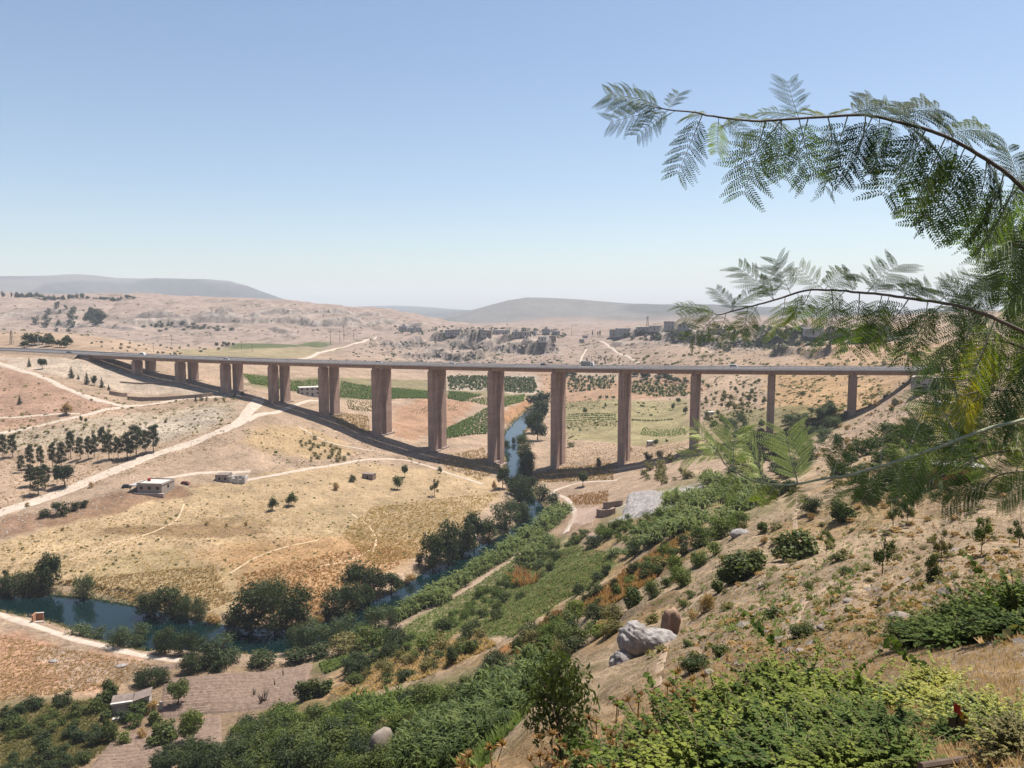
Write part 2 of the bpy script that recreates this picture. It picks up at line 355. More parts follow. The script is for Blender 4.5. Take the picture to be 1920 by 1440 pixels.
# ------------------------------------------------------------------ materials
def mat(name):
    m = bpy.data.materials.new(name); m.use_nodes = True
    nt = m.node_tree; p = nt.nodes['Principled BSDF']
    return m, nt, p
def N(nt, t, **kw):
    n = nt.nodes.new(t)
    for k, v in kw.items(): setattr(n, k, v)
    return n
def noise_ramp(nt, vec, scale, lo, hi, detail=6, rough=0.6, a=0.3, b=0.7):
    n = N(nt, 'ShaderNodeTexNoise'); n.inputs['Scale'].default_value = scale; n.inputs['Detail'].default_value = detail; n.inputs['Roughness'].default_value = rough
    nt.links.new(vec, n.inputs['Vector'])
    r = N(nt, 'ShaderNodeMapRange'); r.inputs['From Min'].default_value = a; r.inputs['From Max'].default_value = b
    r.inputs['To Min'].default_value = lo; r.inputs['To Max'].default_value = hi
    nt.links.new(n.outputs['Fac'], r.inputs['Value'])
    return r.outputs[0], n.outputs['Fac']
def mul(nt, a, b):
    n = N(nt, 'ShaderNodeVectorMath', operation='MULTIPLY'); nt.links.new(a, n.inputs[0]); nt.links.new(b, n.inputs[1]); return n.outputs[0]
def simple(name, col, rough=0.85, var=0.25, scale=1.5, bump=0.15, spec=0.2, detail=6, objvar=0.0, metal=0.0):
    m, nt, p = mat(name)
    tc = N(nt, 'ShaderNodeTexCoord')
    f, raw = noise_ramp(nt, tc.outputs['Object'], scale, 1 - var, 1 + var, detail)
    rgb = N(nt, 'ShaderNodeRGB'); rgb.outputs[0].default_value = (*[q * 0.8 for q in col], 1)
    c = mul(nt, rgb.outputs[0], f)
    if objvar:
        oi = N(nt, 'ShaderNodeObjectInfo'); r = N(nt, 'ShaderNodeMapRange'); r.inputs['To Min'].default_value = 1 - objvar; r.inputs['To Max'].default_value = 1 + objvar
        nt.links.new(oi.outputs['Random'], r.inputs['Value']); c = mul(nt, c, r.outputs[0])
    nt.links.new(c, p.inputs['Base Color'])
    p.inputs['Roughness'].default_value = rough; p.inputs['Specular IOR Level'].default_value = spec; p.inputs['Metallic'].default_value = metal
    if bump:
        b = N(nt, 'ShaderNodeBump'); b.inputs['Strength'].default_value = bump; b.inputs['Distance'].default_value = 0.3 / scale
        nt.links.new(raw, b.inputs['Height']); nt.links.new(b.outputs[0], p.inputs['Normal'])
    return m
def foliage(name, col, col2, trans=0.25, rough=0.55, scale=0.9, objvar=0.25, spec=0.12):
    m, nt, p = mat(name)
    geo = N(nt, 'ShaderNodeNewGeometry'); oi = N(nt, 'ShaderNodeObjectInfo')
    n = N(nt, 'ShaderNodeTexNoise'); n.inputs['Scale'].default_value = scale; n.inputs['Detail'].default_value = 4
    nt.links.new(geo.outputs['Position'], n.inputs['Vector'])
    r = N(nt, 'ShaderNodeMapRange'); r.inputs['From Min'].default_value = 0.3; r.inputs['From Max'].default_value = 0.7
    ad = N(nt, 'ShaderNodeMath', operation='ADD'); sc = N(nt, 'ShaderNodeMath', operation='MULTIPLY_ADD')
    sc.inputs[1].default_value = 2 * objvar; sc.inputs[2].default_value = -objvar
    nt.links.new(oi.outputs['Random'], sc.inputs[0]); nt.links.new(n.outputs['Fac'], r.inputs['Value'])
    isl = N(nt, 'ShaderNodeMath', operation='MULTIPLY_ADD'); isl.inputs[1].default_value = 0.5; isl.inputs[2].default_value = -0.25
    nt.links.new(geo.outputs['Random Per Island'], isl.inputs[0])
    nt.links.new(r.outputs[0], ad.inputs[0]); nt.links.new(sc.outputs[0], ad.inputs[1])
    ad2 = N(nt, 'ShaderNodeMath', operation='ADD', use_clamp=True); nt.links.new(ad.outputs[0], ad2.inputs[0]); nt.links.new(isl.outputs[0], ad2.inputs[1])
    mx = N(nt, 'ShaderNodeMix', data_type='RGBA'); mx.inputs[6].default_value = (col[0] * 1.1, col[1], col[2] * 0.8, 1); mx.inputs[7].default_value = (col2[0] * 1.1, col2[1], col2[2] * 0.8, 1)
    nt.links.new(ad2.outputs[0], mx.inputs[0])
    nt.links.new(mx.outputs[2], p.inputs['Base Color'])
    p.inputs['Roughness'].default_value = rough; p.inputs['Specular IOR Level'].default_value = spec
    if trans:
        tr = N(nt, 'ShaderNodeBsdfTranslucent'); ms = N(nt, 'ShaderNodeMixShader'); ms.inputs[0].default_value = trans
        g = N(nt, 'ShaderNodeVectorMath', operation='MULTIPLY'); g.inputs[1].default_value = (1.5, 1.7, 0.8)
        nt.links.new(mx.outputs[2], g.inputs[0]); nt.links.new(g.outputs[0], tr.inputs['Color'])
        nt.links.new(p.outputs[0], ms.inputs[1]); nt.links.new(tr.outputs[0], ms.inputs[2])
        nt.links.new(ms.outputs[0], nt.nodes['Material Output'].inputs['Surface'])
    return m

def ground_mat():
    m, nt, p = mat('ground_earth')
    tc = N(nt, 'ShaderNodeTexCoord'); at = N(nt, 'ShaderNodeVertexColor', layer_name='Col')
    o = tc.outputs['Object']
    f1, n1 = noise_ramp(nt, o, 0.9, 0.5, 1.5, 9, 0.72)
    f2, n2 = noise_ramp(nt, o, 0.07, 0.70, 1.30, 8, 0.7)
    f3, n3 = noise_ramp(nt, o, 0.012, 0.88, 1.12, 6, 0.6)
    c = mul(nt, mul(nt, mul(nt, at.outputs['Color'], f1), f2), f3)
    # small dark scrub specks and pale stones
    sp, _ = noise_ramp(nt, o, 0.45, 1.0, 0.62, 3, 0.5, 0.60, 0.68); c = mul(nt, c, sp)
    nt.links.new(c, p.inputs['Base Color']); p.inputs['Roughness'].default_value = 1.0; p.inputs['Specular IOR Level'].default_value = 0.05
    b = N(nt, 'ShaderNodeBump'); b.inputs['Strength'].default_value = 0.8; b.inputs['Distance'].default_value = 0.5
    nt.links.new(n1, b.inputs['Height'])
    b2 = N(nt, 'ShaderNodeBump'); b2.inputs['Strength'].default_value = 0.5; b2.inputs['Distance'].default_value = 4.0
    nt.links.new(n2, b2.inputs['Height']); nt.links.new(b2.outputs[0], b.inputs['Normal']); nt.links.new(b.outputs[0], p.inputs['Normal'])
    return m

M = {}
M['ground'] = ground_mat()
def pier_mat():
    m, nt, p = mat('pier_concrete'); tc = N(nt, 'ShaderNodeTexCoord'); o = tc.outputs['Object']
    mp = N(nt, 'ShaderNodeMapping'); mp.inputs['Scale'].default_value = (0.9, 0.9, 0.05); nt.links.new(o, mp.inputs[0])
    f1, _ = noise_ramp(nt, mp.outputs[0], 1.0, 0.74, 1.2, 5, 0.6)          # water streaks
    f2, _ = noise_ramp(nt, o, 0.25, 0.86, 1.14, 6, 0.6)
    sx = N(nt, 'ShaderNodeSeparateXYZ'); nt.links.new(o, sx.inputs[0])
    fr_ = N(nt, 'ShaderNodeMath', operation='MULTIPLY'); fr_.inputs[1].default_value = 1 / 4.2; nt.links.new(sx.outputs[2], fr_.inputs[0])
    fc = N(nt, 'ShaderNodeMath', operation='FRACT'); nt.links.new(fr_.outputs[0], fc.inputs[0])
    r = N(nt, 'ShaderNodeMapRange'); r.inputs['From Min'].default_value = 0.0; r.inputs['From Max'].default_value = 0.07; r.inputs['To Min'].default_value = 0.72; r.inputs['To Max'].default_value = 1.0; nt.links.new(fc.outputs[0], r.inputs['Value'])
    fl = N(nt, 'ShaderNodeMath', operation='FLOOR'); nt.links.new(fr_.outputs[0], fl.inputs[0])
    wn_ = N(nt, 'ShaderNodeTexWhiteNoise', noise_dimensions='1D'); nt.links.new(fl.outputs[0], wn_.inputs['W'])
    r2 = N(nt, 'ShaderNodeMapRange'); r2.inputs['To Min'].default_value = 0.93; r2.inputs['To Max'].default_value = 1.07; nt.links.new(wn_.outputs['Value'], r2.inputs['Value'])
    rgb = N(nt, 'ShaderNodeRGB'); rgb.outputs[0].default_value = (0.30, 0.20, 0.155, 1)
    c = mul(nt, mul(nt, mul(nt, mul(nt, rgb.outputs[0], f1), f2), r.outputs[0]), r2.outputs[0])
    nt.links.new(c, p.inputs['Base Color']); p.inputs['Roughness'].default_value = 0.9; p.inputs['Specular IOR Level'].default_value = 0.2; return m
M['concrete'] = pier_mat()
M['deck'] = simple('deck_concrete', (0.25, 0.19, 0.165), 0.9, 0.15, 0.25, 0.02)
M['parapet'] = simple('parapet_concrete', (0.58, 0.52, 0.48), 0.85, 0.12, 0.3, 0.02)
M['asphalt'] = simple('asphalt', (0.10, 0.095, 0.095), 0.9, 0.2, 0.3, 0.1)
M['steel_dark'] = simple('dark_steel', (0.06, 0.055, 0.06), 0.6, 0.15, 2, 0)
M['dirt'] = simple('dirt_track', (0.42, 0.345, 0.28), 1.0, 0.16, 0.35, 0.3, 0.05, 8)
M['trail'] = simple('trail_dust', (0.46, 0.35, 0.23), 1.0, 0.2, 0.35, 0.3, 0.05, 8)
M['dirt_red'] = simple('reddish_track', (0.30, 0.22, 0.155), 1.0, 0.2, 0.35, 0.3, 0.05, 8)

# ------------------------------------------------------------------ ground colours (what grows or lies there)
PALE = np.array([0.40, 0.30, 0.225]); FARC = np.array([0.35, 0.275, 0.235])
C = np.empty(X2.shape + (3,)); C[:] = PALE
n_a = fbm(X2 / 45, Y2 / 45, 3, 4)[..., None]; n_b = fbm(X2 / 14, Y2 / 14, 4, 4); n_c = fbm(X2 / 4, Y2 / 4, 6, 3)
C = C * (1 + 0.12 * n_a)
wf = sstep(Y2, 750, 1200)[..., None]; C = C * (1 - wf) + FARC * (1 + 0.10 * n_a) * wf
# slope based: steep far ground is bare whitish rock, cliff faces carry painted shade
gx = np.gradient(Z2, axis=1) / np.gradient(GY)[None]; steep = np.abs(gx)
rk = (far * sstep(steep, 0.28, 0.6))[..., None]
C = C * (1 - rk * 0.7) + np.array([0.45, 0.40, 0.35]) * rk * 0.7
ck = (CLIFF * sstep(fbm(X2 / 40, Y2 / 40, 66, 3), -0.35, 0.1))[..., None]
C = C * (1 - 0.45 * ck) + np.array([0.26, 0.21, 0.18]) * 0.45 * ck
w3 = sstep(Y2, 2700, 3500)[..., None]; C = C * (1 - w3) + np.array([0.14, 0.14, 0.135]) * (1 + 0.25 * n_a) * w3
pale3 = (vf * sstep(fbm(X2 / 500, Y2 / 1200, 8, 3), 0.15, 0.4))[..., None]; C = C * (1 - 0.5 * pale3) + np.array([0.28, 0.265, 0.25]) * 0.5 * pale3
# terraced scrub speckle far slopes
sk = (far * sstep(fbm(X2 / 9, Y2 / 25, 12, 2), 0.32, 0.5))[..., None]; C = C * (1 - 0.5 * sk) + np.array([0.12, 0.11, 0.075]) * 0.5 * sk
nsb = ((1 - sstep(Y2, 230, 330)) * sstep(Z2, -89, -84) * sstep(A2, -0.35, -0.2))[..., None]; C = C * (1 - 0.8 * nsb) + np.array([0.405, 0.31, 0.215]) * (1 + 0.14 * n_a) * 0.8 * nsb
# near slope: patches of dry grass
ns = ((1 - sstep(Y2, 230, 330)) * sstep(Z2, -89, -84))[..., None]
dg = (sstep(n_b, -0.1, 0.35))[..., None]
C = C * (1 - ns * 0.6 * dg) + np.array([0.36, 0.235, 0.12]) * ns * 0.6 * dg
wg = sstep(n_c + n_b * 0.5, 0.25, 0.5)[..., None] * (1 - sstep(Y2, 150, 250))[..., None]
C = C * (1 - 0.35 * wg) + np.array([0.20, 0.17, 0.08]) * 0.35 * wg

def paint(px, col, soft=4.0, rag=4.0, amt=1.0, var=0.12, lam=12.0, seed=0, **k):
    global C
    W = wpoly(px, **k); mg = soft + rag * 2
    m = (X2 > W[:, 0].min() - mg) & (X2 < W[:, 0].max() + mg) & (Y2 > W[:, 1].min() - mg) & (Y2 < W[:, 1].max() + mg)
    if not m.any(): return
    x, y = X2[m], Y2[m]
    d = poly_sdf(W, x, y) + rag * fbm(x / lam, y / lam, 100 + seed, 4) * 1.6
    w = (1 - sstep(d, -soft, soft)) * amt
    c = np.array(col) * (1 + var * fbm(x / 7, y / 7, 200 + seed, 4))[:, None]
    C[m] = C[m] * (1 - w[:, None]) + c * w[:, None]
GOLD = (0.45, 0.338, 0.218); RUST = (0.37, 0.225, 0.125); WHITE = (0.52, 0.45, 0.375); PINK = (0.37, 0.245, 0.185); RED = (0.37, 0.225, 0.15); GREEN = (0.085, 0.115, 0.04)
paint([(-300, 690), (20, 690), (140, 735), (230, 765), (150, 780), (0, 808), (-300, 830)], PINK, 6, 6, 0.9)
paint([(150, 672), (240, 700), (330, 715), (420, 735), (430, 745), (330, 738), (235, 735), (130, 712), (30, 690), (0, 670)], (0.47, 0.39, 0.32), 4, 4, 0.8, 0.2, seed=1)
paint([(0, 815), (150, 790), (330, 765), (450, 755), (440, 785), (380, 810), (300, 830), (240, 838), (120, 838), (0, 840)], (0.43, 0.36, 0.28), 5, 6, 0.8, 0.25, seed=2)
paint([(270, 790), (400, 765), (420, 785), (300, 825), (240, 820)], WHITE, 4, 5, 0.7, 0.2, seed=3)
paint([(-300, 1050), (0, 1012), (160, 958), (260, 928), (420, 905), (560, 880), (700, 868), (830, 880), (940, 900), (935, 935), (870, 985), (790, 1045), (700, 1090), (640, 1120), (600, 1160), (430, 1165), (250, 1130), (90, 1110), (-300, 1105)], GOLD, 4, 4, 0.95, 0.14, seed=4)
paint([(400, 1035), (480, 1010), (560, 998), (720, 1008), (800, 1028), (770, 1075), (690, 1095), (640, 1115), (595, 1160), (440, 1120), (400, 1085)], RUST, 10, 14, 0.75, 0.2, 30, seed=5)
paint([(120, 1060), (300, 1040), (450, 1070), (440, 1120), (260, 1120), (120, 1100)], (0.30, 0.245, 0.14), 6, 12, 0.5, 0.25, 14, seed=6)
paint([(560, 960), (760, 940), (860, 950), (790, 1010), (640, 1005)], (0.31, 0.24, 0.145), 6, 10, 0.5, 0.2, 10, seed=7)
paint([(180, 990), (420, 985), (520, 1000), (420, 1008), (190, 1003)], (0.24, 0.165, 0.10), 1.2, 2, 0.85, 0.2, seed=8)
paint([(380, 975), (470, 968), (520, 985), (400, 990)], (0.27, 0.19, 0.11), 1.5, 3, 0.6, 0.2, seed=9)
paint([(490, 795), (560, 800), (650, 832), (640, 862), (500, 855), (440, 830)], (0.44, 0.32, 0.185), 5, 6, 0.7, 0.15, seed=10)
paint([(55, 965), (190, 930), (245, 915), (370, 912), (350, 935), (270, 945), (180, 968), (60, 1000), (0, 1010), (-60, 1020), (-60, 990)], (0.25, 0.155, 0.105), 2, 4, 0.8, 0.35, 6, seed=11)
paint([(-300, 1180), (0, 1182), (120, 1210), (250, 1240), (300, 1255), (220, 1292), (100, 1305), (0, 1318), (-300, 1330)], (0.42, 0.26, 0.18), 3, 4, 0.95, 0.3, seed=12)
paint([(100, 1215), (260, 1245), (250, 1285), (150, 1290)], (0.45, 0.36, 0.29), 3, 6, 0.6, 0.4, 5, seed=13)
paint([(200, 1245), (330, 1240), (600, 1235), (620, 1260), (420, 1440), (-300, 1440), (-300, 1330), (0, 1318), (220, 1290)], (0.255, 0.185, 0.125), 3, 3, 0.9, 0.15, seed=14)
paint([(-300, 1325), (0, 1310), (230, 1300), (220, 1400), (150, 1440), (-300, 1440)], (0.15, 0.135, 0.06), 4, 7, 0.6, 0.3, seed=15)
# behind the viaduct
paint([(735, 765), (800, 748), (890, 755), (860, 785), (835, 812), (770, 825), (735, 812)], RED, 4, 5, 0.8, 0.2, seed=16)
paint([(930, 780), (990, 745), (1000, 760), (950, 800)], (0.40, 0.23, 0.13), 2, 3, 0.85, 0.2, seed=17)
paint([(1000, 695), (1300, 695), (1330, 730), (1250, 745), (1060, 760), (1030, 745)], (0.38, 0.235, 0.15), 6, 6, 0.6, 0.25, seed=18)
paint([(1055, 755), (1290, 745), (1290, 825), (1060, 825)], (0.27, 0.245, 0.13), 3, 3, 0.75, 0.2, seed=19)
paint([(455, 700), (800, 712), (1000, 735), (990, 748), (840, 742), (640, 748), (455, 722)], (0.14, 0.15, 0.065), 4, 5, 0.6, 0.2, seed=20)
paint([(835, 703), (1005, 703), (1012, 738), (835, 732)], (0.46, 0.385, 0.32), 4, 4, 0.85, 0.15, seed=40)
paint([(430, 645), (600, 640), (620, 647), (420, 657)], (0.10, 0.125, 0.055), 8, 8, 0.9, 0.1, seed=21)
paint([(330, 655), (640, 652), (560, 672), (330, 672)], (0.29, 0.255, 0.15), 10, 10, 0.7, 0.1, seed=22)
paint([(1440, 700), (1700, 700), (1640, 760), (1560, 790), (1450, 770)], (0.44, 0.29, 0.155), 6, 8, 0.7, 0.2, seed=23)
paint([(1320, 770), (1480, 760), (1600, 760), (1590, 800), (1500, 830), (1400, 860), (1330, 840)], (0.17, 0.165, 0.075), 5, 8, 0.7, 0.3, seed=24)
paint([(1500, 645), (1800, 640), (1800, 690), (1500, 690)], (0.41, 0.285, 0.19), 8, 8, 0.8, 0.15, seed=25)
# near bank and terraces
paint([(880, 1185), (1000, 1050), (1080, 1020), (1165, 1040), (1130, 1090), (1050, 1130), (960, 1195), (900, 1205)], (0.115, 0.15, 0.05), 3, 5, 0.85, 0.3, 8, seed=26)
paint([(600, 1240), (760, 1170), (900, 1090), (1000, 1010), (1040, 990), (1100, 1010), (960, 1120), (840, 1210), (700, 1250)], (0.13, 0.145, 0.055), 3, 5, 0.7, 0.3, 8, seed=27)
paint([(1065, 1150), (1180, 1060), (1260, 1005), (1300, 995), (1220, 1090), (1130, 1145)], (0.36, 0.215, 0.11), 2, 5, 0.8, 0.3, seed=28)
paint([(960, 1215), (1040, 1148), (1075, 1148), (1030, 1200), (980, 1240)], (0.33, 0.165, 0.07), 1.5, 3, 0.85, 0.2, seed=29)
paint([(560, 1310), (660, 1240), (760, 1200), (900, 1185), (940, 1215), (820, 1270), (680, 1310)], (0.38, 0.26, 0.155), 2, 4, 0.7, 0.2, seed=30)
paint([(780, 1260), (870, 1190), (920, 1185), (880, 1215), (800, 1270)], (0.30, 0.235, 0.185), 1, 2, 0.8, 0.1, seed=31)
paint([(420, 1380), (560, 1310), (760, 1290), (1000, 1230), (1020, 1300), (900, 1420), (600, 1500), (300, 1500)], (0.10, 0.11, 0.04), 3, 4, 0.75, 0.25, seed=32)
paint([(1150, 978), (1165, 945), (1225, 922), (1320, 902), (1300, 930), (1210, 978)], (0.52, 0.455, 0.39), 2, 3, 0.9, 0.2, seed=33)
paint([(1020, 1000), (1060, 930), (1130, 940), (1150, 990), (1060, 1010)], (0.36, 0.255, 0.185), 2, 2, 0.8, 0.1, seed=34)
paint([(1130, 965), (1330, 885), (1440, 890), (1430, 960), (1300, 1000), (1180, 1030), (1100, 1010)], (0.14, 0.145, 0.06), 3, 5, 0.45, 0.2, seed=35)

# ledge faces: broken grey rock, face shade deepened in its colour, paler rims
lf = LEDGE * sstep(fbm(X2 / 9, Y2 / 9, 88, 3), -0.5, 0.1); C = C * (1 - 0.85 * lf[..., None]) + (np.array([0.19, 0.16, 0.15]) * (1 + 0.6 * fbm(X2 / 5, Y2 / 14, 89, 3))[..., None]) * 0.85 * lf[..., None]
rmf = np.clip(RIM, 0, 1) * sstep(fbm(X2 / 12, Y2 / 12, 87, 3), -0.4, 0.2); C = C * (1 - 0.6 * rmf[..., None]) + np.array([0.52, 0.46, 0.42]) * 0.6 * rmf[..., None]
lum = C.mean(-1, keepdims=True); C = lum + (C - lum) * 1.12
TERR_C = np.clip(C * np.array([0.565, 0.56, 0.545]), 0.01, 0.8)
# wet bank and river bed
wet = ((1 - sstep(RDn, 0.3, 2.5)) * (RD < 20))[..., None]; TERR_C = TERR_C * (1 - 0.6 * wet) + np.array([0.09, 0.085, 0.05]) * 0.6 * wet
na, nl_ = X2.shape
Vt = np.stack([X2, Y2, Z2], -1).reshape(-1, 3)
ii = (np.arange(na - 1)[:, None] * nl_ + np.arange(nl_ - 1)[None]).ravel()
Qt = np.stack([ii, ii + nl_, ii + nl_ + 1, ii + 1], -1)
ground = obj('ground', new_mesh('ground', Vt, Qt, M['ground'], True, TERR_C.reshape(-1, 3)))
tag(ground, 'dry valley ground of fields, slopes and plateaus under the viaduct', 'ground', kind='structure')

def gcol(x, y):
    return np.stack([bilin(TERR_C[..., k], GA, GL, x / y, np.log(y)) for k in range(3)], -1)

# ------------------------------------------------------------------ river
def water_mat():
    m, nt, p = mat('river_water')
    p.inputs['Base Color'].default_value = (0.002, 0.009, 0.009, 1); p.inputs['Roughness'].default_value = 0.06; p.inputs['IOR'].default_value = 1.33
    tc = N(nt, 'ShaderNodeTexCoord'); n = N(nt, 'ShaderNodeTexNoise'); n.inputs['Scale'].default_value = 0.9; n.inputs['Detail'].default_value = 5
    mp = N(nt, 'ShaderNodeMapping'); mp.inputs['Scale'].default_value = (1, 0.45, 1); nt.links.new(tc.outputs['Object'], mp.inputs[0]); nt.links.new(mp.outputs[0], n.inputs['Vector'])
    b = N(nt, 'ShaderNodeBump'); b.inputs['Strength'].default_value = 0.10; b.inputs['Distance'].default_value = 0.3
    nt.links.new(n.outputs['Fac'], b.inputs['Height']); nt.links.new(b.outputs[0], p.inputs['Normal'])
    return m
M['water'] = water_mat()
def resample(P, n):
    P = np.asarray(P, float); s = np.r_[0, np.cumsum(np.linalg.norm(np.diff(P, axis=0), axis=1))]; t = np.linspace(0, s[-1], n)
    return np.stack([np.interp(t, s, P[:, k]) for k in range(P.shape[1])], -1)
def smooth_line(P, per=8):
    P = np.asarray(P, float); P = np.concatenate([2 * P[:1] - P[1:2], P, 2 * P[-1:] - P[-2:-1]])
    out = []
    t = np.linspace(0, 1, per, endpoint=False)[:, None]
    for i in range(1, len(P) - 2):
        a, b, c, d = P[i - 1], P[i], P[i + 1], P[i + 2]
        out.append(0.5 * (2 * b + (c - a) * t + (2 * a - 5 * b + 4 * c - d) * t ** 2 + (3 * b - a - 3 * c + d) * t ** 3))
    out.append(P[-2:-1]); return np.concatenate(out)
n_ = 160
L_ = resample(BL, n_); R_ = resample(BR, n_); d_ = R_ - L_; d_ /= np.linalg.norm(d_, axis=1, keepdims=True) + 1e-9
L_ = L_ - d_ * 2.5; R_ = R_ + d_ * 2.5
Vw = np.concatenate([np.c_[L_, np.full(n_, ZR)], np.c_[R_, np.full(n_, ZR)]])
k_ = np.arange(n_ - 1)
river = obj('river', new_mesh('river', Vw, np.stack([k_, k_ + 1, k_ + n_ + 1, k_ + n_], -1), M['water']))
tag(river, 'dark blue-green river winding between trees and fields', 'river', kind='structure')

# ------------------------------------------------------------------ dirt roads and paths, draped on the ground
def road(name, px, width, m, label, lift=0.12, cat='road', rag=0.18, **k):
    P = smooth_line(wpoly(px, **k), 10)
    L = np.linalg.norm(np.diff(P, axis=0), axis=1).sum(); n = int(max(12, min(400, L / max(1.2, width * 0.4))))
    P = resample(P, n); T = np.gradient(P, axis=0); T /= np.linalg.norm(T, axis=1, keepdims=True) + 1e-9
    Nn = np.stack([-T[:, 1], T[:, 0]], -1)
    s = np.linspace(-0.5, 0.5, 7); rows = []
    jig = np.stack([1 + rag * fbm(np.arange(n) / 5.0, np.full(n, 3.3 * q), 55 + len(px) + q, 3) * 2 for q in range(2)], 0)
    for q, c in enumerate(s):
        w = width * c * jig[0 if c < 0 else 1]
        Q = P + Nn * w[:, None]
        z = height(Q[:, 0], Q[:, 1]) + lift * (1 if abs(c) < 0.49 else -0.6)
        rows.append(np.c_[Q, z])
    V = np.stack(rows, 1).reshape(-1, 3); w_ = len(s)
    i = (np.arange(n - 1)[:, None] * w_ + np.arange(w_ - 1)[None]).ravel()
    o = obj(name, new_mesh(name, V, np.stack([i, i + 1, i + w_ + 1, i + w_], -1), m, True))
    return tag(o, label, cat, kind='structure')
road('dirt_road', [(-120, 1008), (0, 962), (100, 928), (200, 888), (300, 850), (380, 822), (440, 795), (470, 767), (487, 745)], 8.6, M['dirt'], 'wide pale dirt road climbing from lower left to the viaduct', 0.2)
road('dirt_road', [(462, 790), (500, 775), (540, 765), (575, 752), (610, 748)], 4.5, M['dirt'], 'short pale track running from the dirt road under the viaduct', 0.2)
road('dirt_road', [(-60, 826), (0, 813), (80, 797), (160, 778), (240, 762), (330, 750), (400, 745), (450, 742)], 4.5, M['dirt'], 'pale track below the retaining walls on the left hill', 0.2)
road('dirt_road', [(-20, 676), (20, 688), (60, 700), (110, 722), (160, 742), (210, 757), (245, 762)], 5.5, M['dirt'], 'pale track down the left hill beside the conifers', 0.25)
road('footpath', [(0, 783), (60, 780), (120, 776), (150, 776)], 2.6, M['dirt'], 'thin pale path at the foot of the left hill', 0.2)
road('footpath', [(440, 905), (520, 890), (600, 876), (700, 861), (770, 865), (850, 890), (905, 908)], 2.6, M['dirt'], 'narrow path across the golden field below the viaduct', 0.15)
road('footpath', [(262, 920), (300, 900), (350, 890), (400, 886), (470, 884)], 3.0, M['dirt'], 'pale yard track behind the flat roofed house', 0.15)
road('footpath', [(-80, 1146), (0, 1150), (60, 1172), (130, 1195), (200, 1213), (260, 1228), (340, 1238)], 3.2, M['dirt'], 'pale path along the near bank of the river pool', 0.15)
road('footpath', [(1035, 992), (1000, 1015), (960, 1048), (900, 1088), (850, 1117), (800, 1143)], 3.0, M['dirt_red'], 'narrow path beside the reeds on the near river bank', 0.15)
road('footpath', [(1060, 1000), (1078, 965), (1062, 935), (1036, 922), (1090, 905), (1160, 900)], 2.6, M['dirt'], 'path bending round the ploughed plot by the river', 0.15)
road('dirt_road', [(560, 675), (620, 657), (680, 641), (705, 632)], 6.0, M['dirt'], 'pale far track climbing towards the village beyond the viaduct', 0.6)
road('footpath', [(1125, 640), (1150, 655), (1175, 668), (1198, 682)], 5.0, M['dirt'], 'straight pale path down the far slope right of the village', 0.6)
road('footpath', [(1100, 655), (1092, 668), (1088, 680)], 3.5, M['dirt'], 'short pale path down the far slope beside the young orchard', 0.6)
road('footpath', [(560, 800), (620, 830), (700, 845)], 1.6, M['dirt'], 'faint trail along the dry bank left of the piers', 0.15)
for q_, px_ in enumerate([[(600, 1062), (650, 1052), (700, 1030), (745, 1018)], [(430, 1075), (470, 1050), (520, 1030), (600, 1012)], [(655, 960), (690, 985), (705, 1010), (700, 1035)], [(130, 1050), (200, 1022), (280, 1000), (330, 975), (345, 945)]]):
    road('footpath', px_, 0.8, M['trail'], ('faint pale trail on the rusty part of the field', 'faint pale trail in the middle of the field', 'faint pale trail through the clumpy grass', 'faint pale trail across the left of the field')[q_], 0.06, 'path', 0.3)
for px_, w_ in (([(1230, 1290), (1240, 1240), (1258, 1195)], 0.5), ([(1285, 1150), (1330, 1110), (1420, 1080), (1520, 1030)], 0.9), ([(1497, 1000), (1490, 975), (1496, 955)], 0.8), ([(1480, 1200), (1500, 1140), (1560, 1090)], 0.6)):
    road('footpath', px_, w_, M['dirt_red'], {0.5: 'thin goat trail rising to the white boulder', 0.9: 'goat trail passing below the two fig bushes', 0.8: 'short trail above the right fig bush', 0.6: 'thin goat trail on the bare slope behind the caper bush'}[w_], 0.04)

# ------------------------------------------------------------------ viaduct
vroot = empty('viaduct', (0, 0, 0))
tag(vroot, 'long concrete viaduct on tall paired piers crossing the valley', 'viaduct')
def bp(i, t, z=0.0):      # bridge coordinates: pier index, metres across, height
    return np.array([-276.9 + 40 * i * E_X + t * T_X, 561.27 + 40 * i * E_Y + t * T_Y, z])
def prism(mb, i0, i1, t0, t1, za, zb, n=1):
    """box following the deck profile; za, zb relative to the girder underside"""
    for k in range(n):
        a = i0 + (i1 - i0) * k / n; b = i0 + (i1 - i0) * (k + 1) / n
        da, db = deck_z(a), deck_z(b)
        mb.hexa([bp(a, t0, da + za), bp(b, t0, db + za), bp(b, t1, db + za), bp(a, t1, da + za),
                 bp(a, t0, da + zb), bp(b, t0, db + zb), bp(b, t1, db + zb), bp(a, t1, da + zb)])
TH = 3.3 / 40
CW = [(0.0, 7.3), (12.5, 19.8)]
